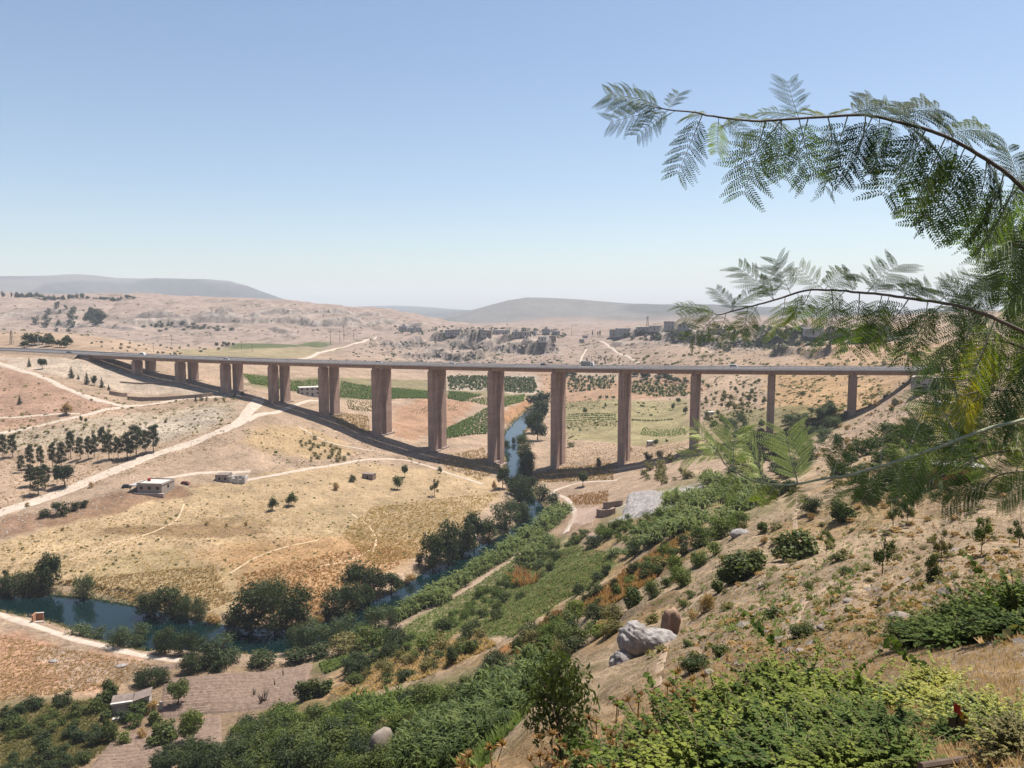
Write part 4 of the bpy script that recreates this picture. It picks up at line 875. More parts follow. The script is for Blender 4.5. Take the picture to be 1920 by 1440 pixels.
 ('bush', 560, 1242, 60, 30, 'dark low bush at the corner of the bright green plot'), ('bush', 600, 1232, 50, 28, 'dark low bush above the bright green plot'), ('olive', 655, 1222, 76, 40, 'olive green bush under the near bank thicket'), ('bright', 700, 1215, 70, 50, 'light green bush under the near bank thicket'), ('bush', 735, 1200, 40, 34, 'dark bush beside the terrace path'),
 ('bush', 100, 1068, 6, 6, 'tiny bush behind the tall ragged tree'),
 # bottom left gardens
 ('round', 335, 1324, 54, 56, 'round walnut tree casting a shadow on the ploughed field'), ('round', 357, 1392, 62, 70, 'big bright round tree beside the garden rows', None, 'leaf_bright'), ('fig', 306, 1392, 56, 44, 'dark bush left of the big bright garden tree'),
 ('bush', 268, 1286, 44, 40, 'dark bush behind the farm hut, left one'), ('bush', 300, 1282, 46, 34, 'dark bush behind the farm hut, right one'), ('tuft', 287, 1290, 22, 22, 'pale agave like plant behind the farm hut', None, 'leaf_reed'), ('tuft', 384, 1252, 12, 20, 'yellow upright plant on the field edge', None, 'straw'),
 ('fig', 203, 1318, 38, 44, 'dark tree left of the farm hut'), ('bush', 188, 1322, 26, 24, 'small dark bush left of the farm hut'), ('fig', 262, 1340, 40, 30, 'dark bush in front of the farm hut'), ('bush', 236, 1352, 40, 24, 'low dark bush below the farm hut wall'), ('bright', 252, 1362, 34, 28, 'light bush below the farm hut'), ('fig', 290, 1356, 26, 28, 'small dark bush right of the farm hut'), ('dry', 285, 1336, 26, 26, 'dry brown bush right of the farm hut'), ('bright', 232, 1396, 32, 30, 'rounded bush alone on the furrows below the hut'), ('dry', 267, 1384, 18, 22, 'thin dry shrub on the furrows below the hut'), ('fig', 203, 1392, 28, 48, 'tall narrow garden bush left of the furrows'), ('scrub', 158, 1432, 26, 24, 'small bush on the lowest furrows'),
 ('fig', 580, 1310, 52, 44, 'dark large leaved fig bush at the right end of the ploughed field'), ('fig', 608, 1300, 36, 30, 'second fig bush at the right end of the ploughed field'), ('tuft', 531, 1268, 8, 18, 'thin dead stalk on the ploughed field, upper', None, 'bark'), ('tuft', 515, 1287, 8, 18, 'thin dead stalk on the ploughed field, lower', None, 'bark'), ('tuft', 476, 1306, 14, 22, 'bare twigs on the lower edge of the ploughed field', None, 'bark'), ('tuft', 492, 1318, 40, 30, 'bare branching shrub on the lower edge of the ploughed field', None, 'bark'),
 # terraces under the reeds
 ('bush', 686, 1270, 26, 26, 'dark bush on the lower terrace strip, first'), ('olive', 725, 1266, 50, 34, 'olive bush on the lower terrace strip'), ('olive', 752, 1240, 32, 30, 'yellow green bush on the upper terrace strip'), ('olive', 770, 1248, 24, 26, 'brown green bush beside the grey terrace'), ('bush', 806, 1258, 40, 32, 'dark bush on the grey terrace, left'), ('bush', 846, 1246, 32, 40, 'dark bush on the grey terrace, middle'), ('bush', 930, 1252, 62, 36, 'large dark bush at the end of the grey terrace'), ('bush', 762, 1276, 44, 30, 'dark bush above the lower thicket'), ('bright', 800, 1215, 50, 30, 'light green bush on the upper terrace'), ('bush', 834, 1185, 34, 32, 'dark round bush beside the sandy terrace'), ('bush', 752, 1200, 26, 22, 'small dark bush on the upper terrace path'), ('olive', 826, 1206, 30, 26, 'olive bush on the upper terrace'), ('fig', 880, 1228, 24, 30, 'small fig on the grey terrace end'),
 ('bush', 1084, 1114, 28, 24, 'dark bush on the edge of the green meadow'), ('bush', 1120, 1090, 30, 22, 'bush on the rim of the green meadow, left'), ('bush', 1136, 1078, 22, 22, 'bush on the rim of the green meadow, right'), ('fig', 1156, 1120, 20, 28, 'small dark fig in the rusty grass'), ('olive', 1126, 1134, 20, 20, 'small olive bush in the rusty grass'),
 ('fig', 1188, 1138, 44, 44, 'dark fig bush at the lower end of the rusty strip'), ('bright', 1222, 1122, 40, 40, 'light green bush beside the fig on the rusty strip'), ('bush', 1060, 1210, 50, 40, 'dark round fig bush under the rusty strip', None, 'leaf'), ('bright', 1030, 1218, 50, 30, 'bright bush left of the dark round fig'), ('bush', 1190, 1044, 30, 34, 'dark bush on the upper end of the meadow'), ('bush', 1112, 1026, 42, 26, 'dark bush by the small furrowed plot'),
 ('scrub', 1250, 1100, 30, 22, 'low bush above the rusty strip'), ('scrub', 1212, 1072, 34, 24, 'low bush between rusty strip and vineyard bushes'), ('scrub', 1232, 1060, 26, 20, 'second low bush between rusty strip and vineyard bushes'), ('scrub', 1248, 1028, 18, 18, 'small bush on the pale terrace'),
 ('bright', 1278, 1100, 52, 42, 'leafy bright bush on the lower vine terrace'), ('bright', 1266, 1080, 40, 50, 'upright leafy bush on the lower vine terrace'), ('bright', 1310, 1060, 44, 34, 'bright bush in the middle of the vine terrace'), ('bright', 1312, 1024, 60, 46, 'wide bright bush on the upper vine terrace'), ('bright', 1352, 1010, 62, 50, 'large bright bush on the upper vine terrace'), ('bright', 1384, 990, 44, 40, 'bright bush at the top of the vine terrace'), ('bright', 1340, 1040, 40, 28, 'low bright bush on the upper vine terrace'),
 ('fig', 1366, 1098, 48, 44, 'lower part fig bush left of the large dark fig'), ('fig', 1396, 1080, 80, 56, 'large dark fig bush on the bare right slope, left one'), ('fig', 1345, 1112, 28, 28, 'small agave like fig at the foot of the large fig'), ('fig', 1490, 1046, 80, 58, 'large dark fig bush on the bare right slope, right one'),
 ('dry', 1325, 1146, 40, 36, 'brown dry thorn bush on the bare slope'), ('dry', 1300, 1162, 26, 22, 'small brown thorn bush left of the larger one'), ('bright', 1282, 1140, 24, 20, 'bright green patch bush below the thorn bush'), ('bright', 1294, 1120, 22, 16, 'small bright green bush above the thorn bush'), ('dry', 1132, 1190, 48, 28, 'straw coloured thorn bush by the white boulder'), ('olive', 1222, 1170, 34, 24, 'yellow green grass bush behind the upright stone'),
 ('fig', 1430, 1000, 22, 26, 'small tree on the slope above the large figs'), ('dry', 1432, 1018, 16, 16, 'dark dry bush on the slope above the large figs'), ('sparse', 1550, 1032, 34, 46, 'small pale young tree right of the large figs', None, 'leaf_bright'), ('sparse', 1655, 1075, 52, 84, 'young leaning tree casting a shadow on the bare slope', None, 'leaf'), ('sparse', 1840, 1042, 48, 86, 'young bright tree on the bare slope at the right', None, 'leaf_bright'), ('sparse', 1675, 990, 40, 60, 'thin sapling behind the leaning young tree', None, 'leaf'), ('sparse', 1700, 985, 36, 56, 'second thin sapling behind the leaning young tree', None, 'leaf'), ('sparse', 1910, 1025, 50, 66, 'young tree at the right edge of the bare slope', None, 'leaf'), ('fig', 1712, 930, 46, 56, 'dark leafy shrub under the mimosa branches'), ('fig', 1580, 975, 50, 40, 'leafy shrub on the slope under the lowest branch'), ('scrub', 1748, 1090, 36, 60, 'tall weedy shrub on the bare slope'), ('sparse', 1765, 1050, 44, 70, 'thin olive sapling on the bare slope', None, 'leaf_olive'),
 ('scrub', 1570, 1052, 34, 18, 'low green herb patch right of the large fig, upper'), ('scrub', 1588, 1076, 34, 16, 'low green herb patch right of the large fig, lower'), ('scrub', 1448, 1156, 44, 24, 'low green herb patch below the left fig'), ('scrub', 1515, 1106, 22, 20, 'small green herb patch in the middle of the bare slope'), ('scrub', 1498, 1196, 56, 34, 'green herb patch behind the caper bush'), ('scrub', 1300, 1260, 66, 38, 'green herb patch below the white boulder, left'), ('scrub', 1348, 1232, 44, 30, 'green herb patch below the white boulder, right'), ('scrub', 1290, 1212, 28, 16, 'tiny green herb patch beside the white boulder'), ('bush', 1520, 960, 50, 34, 'leafy bush beside the reed bed end'), ('dry', 1520, 975, 18, 16, 'dark thorn bush at the top of the goat trail'),
 # behind the viaduct, right
 ('round', 1097, 776, 13, 14, 'dark round tree alone on the striped fields'), ('round', 1125, 750, 10, 10, 'round tree at the top of the striped fields, first'), ('round', 1138, 749, 10, 9, 'round tree at the top of the striped fields, second'), ('round', 1150, 750, 11, 9, 'round tree at the top of the striped fields, third'), ('olive', 1070, 838, 18, 11, 'low wide tree on the bare plot beside the ninth pier'), ('bush', 1215, 862, 20, 18, 'dark bush below the small field hut, left'), ('bush', 1237, 858, 17, 17, 'dark bush below the small field hut, right'), ('round', 1230, 836, 14, 14, 'round tree beside the small field hut'), ('dry', 1181, 845, 10, 12, 'dry tree right of the tenth pier'), ('round', 1250, 830, 7, 8, 'small round tree right of the field hut'), ('round', 1135, 765, 7, 12, 'slim tree on the striped fields'),
 ('round', 1338, 805, 22, 20, 'dark round tree right of the eleventh pier'), ('round', 1355, 795, 18, 16, 'second dark tree right of the eleventh pier'), ('round', 1272, 758, 12, 14, 'tree left of the eleventh pier, upper'), ('round', 1262, 768, 10, 14, 'tree left of the eleventh pier, lower'), ('round', 1285, 776, 14, 16, 'tree close to the eleventh pier'), ('bush', 1428, 798, 16, 14, 'dark bush left of the twelfth pier'), ('bush', 1502, 742, 18, 12, 'dark bush on the yellow slope behind the viaduct'), ('round', 1433, 757, 13, 11, 'dark round tree behind the twelfth pier'),
 ('bush', 1570, 830, 24, 20, 'round dark bush alone on the bare right slope'), ('bush', 1657, 686, 12, 11, 'dark round bush on the slope above the viaduct end'), ('bush', 1678, 762, 16, 18, 'green bush on the slope below the viaduct end'), ('bush', 1672, 772, 8, 12, 'small green bush below the viaduct end'),
 ('cypress', 1111, 629, 4, 11, 'left thin cypress on the far ridge'), ('cypress', 1121, 629, 4, 9, 'middle thin cypress on the far ridge'), ('cypress', 1125, 629, 5, 11, 'right thin cypress on the far ridge'),
]
for t in PL:
    plant(t[0], t[1], t[2], t[3], t[4], t[5], *(t[6:] if len(t) > 6 else ()))

# ---- repeats that nothing in the photograph tells apart: same words, one group
ORD = 'first second third fourth fifth sixth seventh eighth ninth tenth eleventh twelfth thirteenth fourteenth fifteenth sixteenth seventeenth eighteenth nineteenth twentieth'.split()
def ordinal(k, n):
    if k == 0: return 'leftmost'
    if k == n - 1: return 'rightmost'
    if k < n / 2: return ORD[k] + ' from the left'
    return ORD[n - 1 - k] + ' from the right'
def sample_px(poly, n, seed, mind=0.0):
    r = np.random.default_rng(seed); P = np.array(poly, float); out = []
    lo, hi = P.min(0), P.max(0); t = 0
    while len(out) < n and t < n * 60:
        t += 1; q = r.uniform(lo, hi)
        if poly_sdf(P, np.array([q[0]]), np.array([q[1]]))[0] > 0: continue
        if mind and any((q[0] - o[0]) ** 2 + (1.7 * (q[1] - o[1])) ** 2 < mind ** 2 for o in out): continue
        out.append(q)
    return out
def scatter(kind, poly, n, w, h, label, group, mname=None, seed=0, jit=0.35, mind=0.0, name=None, **k):
    r = np.random.default_rng(seed + 500)
    out = sorted(sample_px(poly, n, seed, mind), key=lambda q: q[0])
    for i, q in enumerate(out):
        f = r.uniform(1 - jit, 1 + jit); g = r.uniform(1 - jit * .5, 1 + jit * .5)
        lb = label if len(out) > 40 else label + ', ' + ordinal(i, len(out))
        mn = mname[int(r.integers(0, len(mname)))] if isinstance(mname, tuple) else mname
        o = plant(kind, q[0], q[1], w * f, h * f * g, lb, group, mn, **k)
        if name: o.name = name
def scatter_stuff(kind, poly, n, w, h, name, label, cat, mname, seed=0, jit=0.35, mind=0.0, lod=0, pts=None, **k):
    """what nobody could count: many small plants joined into ONE object"""
    r = np.random.default_rng(seed + 500); Vs = []; Qs = []; off = 0
    for i, q in enumerate(pts if pts is not None else sample_px(poly, n, seed, mind)):
        f = r.uniform(1 - jit, 1 + jit); g = r.uniform(1 - jit * .5, 1 + jit * .5)
        p = hit(q[0], q[1], **k); m = px_per_m(p); W, H = w * f / m, h * f * g / m
        me, _ = proto(kind, lod, i % 4); me_key = (kind, lod, i % 4)
        if me_key not in RAW:
            v = np.empty(len(me.vertices) * 3, np.float32); me.vertices.foreach_get('co', v)
            fq = np.empty(len(me.loops), np.int32); me.loops.foreach_get('vertex_index', fq); RAW[me_key] = (v.reshape(-1, 3), fq.reshape(-1, 4))
        v, fq = RAW[me_key]; a = r.uniform(0, 6.283); c, s_ = math.cos(a), math.sin(a)
        X = np.stack([(v[:, 0] * c - v[:, 1] * s_) * W + p[0], (v[:, 0] * s_ + v[:, 1] * c) * W + p[1], v[:, 2] * H + max(p[2], ZR + 0.1) - 0.04 * H], -1)
        Vs.append(X); Qs.append(fq + off); off += len(X)
    o = obj(name, new_mesh(name, np.concatenate(Vs), np.concatenate(Qs), M[mname])); return tag(o, label, cat, kind='stuff')
RAW = {}
scatter_stuff('reed', [(1235, 985), (1262, 940), (1330, 905), (1400, 900), (1435, 925), (1420, 965), (1330, 990), (1250, 1010)], 42, 40, 36, 'reed_bed', 'dense blue green reed bed on the slope below the viaduct', 'reeds', 'leaf_reed', seed=1, lod=1, mind=12)
scatter_stuff('reed', [(1150, 1040), (1180, 1012), (1280, 980), (1290, 998), (1220, 1030), (1160, 1050)], 14, 34, 26, 'reed_bed', 'narrow strip of reeds below the large reed bed', 'reeds', 'leaf_reed', seed=2, lod=1, mind=12)
RR = [(1052, 965, 32, 34), (1040, 976, 36, 36), (1028, 988, 36, 38), (1012, 1000, 36, 34), (998, 1008, 30, 30), (982, 1020, 36, 34), (964, 1032, 38, 36), (944, 1046, 40, 36), (924, 1058, 40, 36), (904, 1070, 40, 36), (888, 1080, 42, 44), (868, 1092, 46, 46), (850, 1104, 46, 48), (832, 1114, 46, 44), (812, 1126, 48, 46), (792, 1138, 46, 44), (772, 1148, 44, 42), (752, 1160, 42, 40), (826, 1130, 46, 44), (1018, 1022, 30, 26), (1004, 1040, 28, 30), (985, 1056, 26, 28)]
scatter_stuff('reed', None, 0, 40, 40, 'reed_bed', 'row of tall grey green reeds along the near river bank', 'reeds', 'leaf_reed', seed=77, lod=1, jit=0.15, pts=[(u + du, v + dv) for u, v, w, h in RR for du, dv in ((-5, 3), (6, -2))])
scatter_stuff('reed', [(740, 1430), (800, 1385), (900, 1330), (965, 1290), (1000, 1270), (1010, 1310), (960, 1370), (880, 1430), (800, 1450)], 46, 66, 74, 'reed_bed', 'bright arching reed bed at the bottom of the picture', 'reeds', 'leaf_reed', seed=3, lod=2, mind=20)
scatter_stuff('reed', [(620, 1365), (640, 1330), (720, 1320), (780, 1330), (740, 1360), (680, 1370)], 16, 46, 44, 'reed_bed', 'reeds in the upper part of the lower thicket', 'reeds', 'leaf_bright', seed=4, lod=1, mind=14)
scatter_stuff('reed', [(560, 1420), (600, 1390), (640, 1400), (620, 1440)], 6, 40, 40, 'reed_bed', 'reeds among bushes left of the grey slab rock', 'reeds', 'leaf_reed', seed=5, lod=1, mind=14)
scatter('bush', [(430, 1371), (520, 1346), (620, 1356), (640, 1401), (600, 1426), (440, 1426)], 22, 50, 36, 'leafy bush in the thicket right of the garden furrows', 'bushes right of the garden furrows', ('leaf', 'leaf_dark', 'leaf_bright', 'leaf'), seed=6, mind=20)
scatter('bush', [(630, 1356), (760, 1326), (800, 1316), (810, 1376), (760, 1396), (640, 1401)], 18, 50, 36, 'leafy bush in the thicket above the grey slab rock', 'bushes above the grey slab', ('leaf', 'leaf_dark', 'leaf_bright', 'leaf'), seed=60, mind=20)
scatter('bush', [(810, 1311), (900, 1276), (1000, 1261), (1010, 1296), (900, 1346), (820, 1371)], 20, 50, 36, 'leafy bush in the thicket left of the slender tree', 'bushes left of the slender tree', ('leaf', 'leaf_dark', 'leaf_bright', 'leaf'), seed=61, mind=20)
scatter('bright', [(440, 1374), (520, 1349), (640, 1344), (780, 1354), (900, 1294), (1000, 1264), (1000, 1314), (880, 1354), (700, 1394), (450, 1414)], 24, 44, 32, 'lighter green bush of the lower thicket', 'light bushes of the lower thicket', seed=7, mind=30)
scatter('bush', [(400, 1440), (430, 1400), (600, 1395), (690, 1400), (720, 1430), (700, 1460), (400, 1480)], 26, 66, 50, 'leafy bush along the bottom edge of the picture', 'dark bushes along the bottom edge', ('leaf', 'leaf_dark', 'leaf_bright', 'leaf'), seed=8, mind=28)
scatter('olive', [(560, 1404), (640, 1384), (860, 1344), (980, 1294), (1040, 1264), (1080, 1254), (1000, 1324), (860, 1374), (640, 1424)], 16, 44, 28, 'brownish green bush in the lower thicket', 'brownish bushes of the lower thicket', seed=9, mind=34)
scatter('scrub', [(0, 1330), (0, 1350), (120, 1326), (130, 1310)], 14, 26, 22, 'green bush of the garden row along the rubble', 'garden row along the rubble', 'leaf_dark', seed=10, mind=8, name='garden_bush')
scatter('scrub', [(0, 1365), (0, 1395), (210, 1350), (210, 1326), (130, 1335)], 17, 28, 22, 'green bush of the middle garden rows', 'middle garden rows', seed=11, mind=14, name='garden_bush')
scatter('scrub', [(0, 1420), (0, 1455), (130, 1450), (180, 1410), (195, 1375), (100, 1385)], 18, 32, 25, 'green bush of the lowest garden rows', 'lowest garden rows', 'leaf_dark', seed=12, mind=16, name='garden_bush')
scatter('bush', [(270, 1450), (300, 1420), (380, 1405), (410, 1430), (400, 1460)], 12, 50, 40, 'dark bush below the big garden tree', 'bushes below the garden tree', seed=13, mind=18)
scatter_stuff('bush', [(1480, 838), (1460, 800), (1520, 770), (1560, 768), (1585, 785), (1560, 810), (1520, 850)], 38, 22, 17, 'scrub', 'green shrub thicket between the last two piers', 'scrub', 'leaf_willow', seed=14, lod=1, mind=7)
scatter_stuff('bush', [(1340, 850), (1350, 800), (1400, 775), (1425, 790), (1425, 830), (1400, 870), (1360, 880)], 26, 18, 14, 'scrub', 'green shrubs massed left of the twelfth pier', 'scrub', 'leaf_willow', seed=15, lod=1, mind=7)
scatter_stuff('bush', [(1360, 900), (1400, 850), (1500, 830), (1520, 870), (1500, 930), (1440, 950), (1420, 900)], 32, 36, 27, 'scrub', 'dark shrubs massed in the gully below the viaduct end', 'scrub', 'leaf_dark', seed=16, lod=1, mind=12)
scatter_stuff('bush', [(1560, 890), (1620, 850), (1700, 800), (1760, 800), (1760, 900), (1700, 930), (1600, 950)], 30, 46, 34, 'scrub', 'leafy shrub thicket on the slope behind the mimosa branches', 'scrub', 'leaf', seed=17, lod=1, mind=20)
scatter_stuff('bush', [(1190, 890), (1250, 860), (1330, 870), (1330, 890), (1230, 915)], 16, 18, 14, 'scrub', 'low olive shrubs on the slope foot right of the tenth pier', 'scrub', 'leaf_olive', seed=18, lod=0, mind=8)
scatter_stuff('scrub', [(1120, 1000), (1160, 985), (1240, 965), (1250, 985), (1190, 1015), (1130, 1020)], 22, 26, 22, 'scrub', 'light green bushes massed below the pale rock slab', 'scrub', 'leaf_bright', seed=19, lod=1, mind=9)
scatter_stuff('bush', [(930, 1105), (1040, 1020), (1100, 995), (1110, 1008), (1040, 1040), (950, 1120)], 22, 20, 13, 'hedge', 'low hedge between the river path and the meadow', 'hedge', 'leaf', seed=20, lod=1, mind=8)
scatter_stuff('bush', [(750, 1215), (880, 1130), (960, 1080), (980, 1090), (900, 1150), (780, 1225)], 30, 24, 16, 'scrub', 'green bushes massed on the slope below the river path', 'scrub', 'leaf_bright', seed=21, lod=1, mind=9)
scatter('bush', [(645, 1255), (700, 1225), (760, 1205), (770, 1215), (700, 1250), (660, 1275)], 14, 34, 26, 'dark bush on the edge of the bright green plot', 'bushes at the bright green plot', 'leaf_dark', seed=22, mind=12)
scatter('round', [(1300, 720), (1430, 712), (1440, 780), (1380, 790), (1310, 790)], 40, 9, 9, 'small dark tree scattered on the rocky slope behind the viaduct', 'small trees on the rocky slope', seed=23, mind=8)
scatter('round', [(1320, 750), (1400, 740), (1420, 765), (1380, 800), (1320, 800)], 26, 11, 13, 'small yellowish tree on the slope right of the eleventh pier', 'yellowish trees right of the eleventh pier', 'leaf_olive', seed=24, mind=9)
scatter('round', [(1062, 706), (1150, 704), (1155, 728), (1130, 730), (1065, 722)], 26, 7, 7, 'small tree on the red terraces behind the viaduct', 'trees on the red terraces', seed=25, mind=7)
scatter('round', [(1180, 712), (1285, 722), (1290, 745), (1180, 735)], 30, 8, 8, 'small tree on the orange terraces right of the tenth pier', 'trees on the orange terraces', seed=26, mind=7)
scatter('broad', [(1184, 706), (1250, 702), (1260, 714), (1190, 712)], 12, 16, 13, 'dark tree of the far grove behind the tenth pier', 'trees of the far grove', seed=27, mind=5)
scatter('broad', [(1255, 714), (1285, 712), (1292, 719), (1260, 720)], 6, 13, 10, 'dark tree of the grove left of the eleventh pier', 'trees of the grove left of the eleventh pier', seed=28, mind=5)
scatter('broad', [(1058, 700), (1080, 702), (1078, 715), (1060, 714)], 5, 14, 14, 'dark tree of the clump right of the ninth pier', 'trees right of the ninth pier', seed=29, mind=5)
scatter('broad', [(45, 652), (60, 640), (115, 634), (130, 648), (125, 654), (60, 654)], 18, 18, 17, 'dark tree of the dense clump behind the left approach road', 'tree clump behind the approach road', 'leaf_pine', seed=30, mind=6, ymin=640)
scatter_stuff('bush', [(60, 615), (75, 585), (110, 572), (150, 578), (170, 600), (140, 620), (90, 630)], 22, 11, 11, 'scrub', 'dark scrub trees scattered on the left plateau slope', 'scrub', 'leaf_pine', seed=31, lod=0, mind=8)
scatter('broad', [(158, 605), (165, 588), (185, 590), (192, 604), (175, 612)], 12, 18, 17, 'tree of the dense dark patch on the left plateau slope', 'dense dark patch on the plateau slope', 'leaf_pine', seed=32, mind=4)
scatter_stuff('bush', [(260, 612), (330, 604), (420, 612), (470, 618), (300, 622)], 24, 10, 5, 'scrub', 'low dark scrub under the ledges of the left plateau', 'scrub', 'leaf_pine', seed=33, lod=0, mind=8)
scatter('round', [(395, 652), (415, 645), (440, 648), (425, 654)], 6, 10, 9, 'dark tree at the left end of the far green field', 'trees at the far green field', 'leaf_pine', seed=34, mind=6)
scatter_stuff('bush', [(150, 640), (300, 645), (420, 655), (330, 668), (200, 655)], 30, 6, 4, 'scrub', 'tiny dark bushes on the plain behind the left approach road', 'scrub', 'leaf_pine', seed=35, lod=0, mind=8, ymin=640)
# line of trees on the plateau edge
r_ = np.random.default_rng(5)
for u in np.sort(np.concatenate([r_.uniform(-30, 14, 8), r_.uniform(20, 52, 12), r_.uniform(56, 250, 62)])):
    h = r_.uniform(6, 13) if u < 170 else r_.uniform(5, 9)
    a, s = ray(u, 554); Y = 1830.0; x = a * Y; p = Vector((x, Y, float(height(x, Y)))); q = px_per_m(p)
    kd = 'cypress' if r_.uniform() < 0.45 else 'broad'
    plant_at(p, kd, (r_.uniform(3.2, 5) if kd == 'cypress' else r_.uniform(9, 15)) / q, h / q, h,
             'tiny dark cypress in the tree line along the left plateau edge' if kd == 'cypress' else 'dark round tree in the tree line along the left plateau edge', 'cypresses on the plateau edge' if kd == 'cypress' else 'round trees on the plateau edge', 'leaf_pine')
scatter_stuff('bush', [(1160, 630), (1250, 622), (1300, 622), (1330, 640), (1390, 650), (1360, 660), (1290, 640), (1180, 640)], 34, 12, 9, 'scrub', 'dark scrub along the right plateau cliff', 'scrub', 'leaf_pine', seed=36, lod=0, mind=6)
scatter('bush', [(1380, 625), (1560, 618), (1700, 630), (1560, 655), (1400, 650)], 26, 16, 11, 'dark bush on the rim of the right plateau', 'bushes on the right plateau rim', 'leaf_pine', seed=37, mind=10)
scatter_stuff('bush', [(1100, 668), (1170, 666), (1175, 682), (1100, 682)], 28, 4, 4, 'scrub', 'tiny saplings of the young orchard beyond the viaduct', 'scrub', 'leaf_dark', seed=38, lod=0, mind=5)
scatter_stuff('dry', [(560, 830), (600, 820), (660, 850), (640, 870), (580, 860)], 26, 9, 8, 'scrub', 'small brown bushes on the yellow patch below the fifth pier', 'scrub', 'leaf_olive', seed=39, lod=0, mind=8)
scatter_stuff('scrub', [(0, 805), (120, 800), (330, 790), (300, 820), (60, 830)], 24, 7, 6, 'scrub', 'small dark bushes on the pale ground below the left tracks', 'scrub', 'leaf_olive', seed=40, lod=0, mind=12)
scatter_stuff('scrub', [(1560, 790), (1640, 750), (1720, 760), (1760, 830), (1640, 870), (1540, 880), (1500, 850)], 26, 12, 9, 'scrub', 'small dry bushes on the bare slope below the viaduct end', 'scrub', 'leaf_dry', seed=41, lod=0, mind=12)
scatter('bright', [(950, 1230), (1010, 1190), (1090, 1150), (1170, 1150), (1160, 1200), (1120, 1230), (1020, 1250)], 22, 44, 32, 'leafy bush between the rusty strip and the boulder', 'bushes between rusty strip and boulder', ('leaf_bright', 'leaf', 'leaf_olive', 'leaf_dark'), seed=50, mind=16)
scatter('bush', [(640, 1300), (700, 1262), (800, 1225), (900, 1190), (930, 1215), (840, 1250), (700, 1300)], 16, 34, 26, 'dark bush on the sloping terraces', 'bushes on the sloping terraces', ('leaf_dark', 'leaf', 'leaf_olive'), seed=51, mind=18)
scatter('bush', [(1060, 1145), (1120, 1110), (1230, 1050), (1290, 1010), (1300, 1030), (1230, 1095), (1150, 1140)], 16, 28, 24, 'bush standing in the rusty terrace strip', 'bushes in the rusty strip', ('leaf_dark', 'leaf', 'leaf_bright'), seed=52, mind=16)
scatter_stuff('bush', [(870, 1180), (960, 1085), (1040, 1040), (1060, 1050), (980, 1120), (900, 1190)], 14, 26, 18, 'scrub', 'low bushes dotted in the green meadow', 'scrub', 'leaf', seed=53, lod=1, mind=18)
print('plants', _pc[0])

# ------------------------------------------------------------------ fields with their own relief
def quad_pts(q, s, t):
    A, B, Cc, D = [np.array(hit(*p)[:2]) for p in q]
    s = np.asarray(s)[..., None]; t = np.asarray(t)[..., None]
    return (A * (1 - s) + B * s) * (1 - t) + (D * (1 - s) + Cc * s) * t
def furrows(name, q, spacing, amp, m, label, nl=70, wob=0.5):
    A, B, Cc, D = [np.array(hit(*p)[:2]) for p in q]
    wdt = (np.linalg.norm(D - A) + np.linalg.norm(Cc - B)) / 2; nr = max(4, int(wdt / spacing)); nt = nr * 4 + 1
    s, t = np.meshgrid(np.linspace(0, 1, nl), np.linspace(0, 1, nt))
    P = quad_pts(q, s, t); ph = t * nr + wob * 0.25 * fbm(s * 5, t * 6, 9, 3) * 2
    edge = np.minimum(np.minimum(s, 1 - s) * 30, np.minimum(t, 1 - t) * nr).clip(0, 1)
    z = height(P[..., 0], P[..., 1]) + 0.03 + edge * amp * (0.6 + 0.55 * np.cos(2 * math.pi * ph)) - (1 - edge) * 0.35
    z += edge * amp * 0.35 * fbm(P[..., 0] * 1.3, P[..., 1] * 1.3, 12, 2)
    V = np.concatenate([P, z[..., None]], -1).reshape(-1, 3)
    i = (np.arange(nt - 1)[:, None] * nl + np.arange(nl - 1)[None]).ravel()
    o = obj(name, new_mesh(name, V, np.stack([i, i + nl, i + nl + 1, i + 1], -1), m)); return tag(o, label, 'field', kind='structure')
M['plough'] = simple('ploughed_soil', (0.21, 0.15, 0.115), 1.0, 0.2, 1.2, 0.4, 0.05)
M['plough_pale'] = simple('pale_ploughed_soil', (0.29, 0.215, 0.17), 1.0, 0.15, 1.2, 0.3, 0.05)
furrows('ploughed_field', [(300, 1272), (592, 1240), (566, 1312), (296, 1350)], 1.8, 0.45, M['plough'], 'brown ploughed field with straight furrows right of the farm hut', 90)
furrows('ploughed_field', [(212, 1378), (418, 1338), (420, 1402), (150, 1455)], 1.8, 0.45, M['plough'], 'lower ploughed strip with furrows below the farm hut', 70)
furrows('ploughed_field', [(285, 1246), (345, 1242), (340, 1256), (272, 1260)], 1.5, 0.35, M['plough'], 'small ploughed strip beside the riverside path', 30)
furrows('ploughed_field', [(1062, 985), (1082, 952), (1128, 948), (1112, 985)], 1.6, 0.28, M['plough_pale'], 'small pale plot with curved furrows on the river bend', 40)
furrows('ploughed_field', [(1098, 1008), (1112, 996), (1118, 1000), (1106, 1014)], 1.2, 0.2, M['plough_pale'], 'tiny furrowed plot beside the hedge', 20)

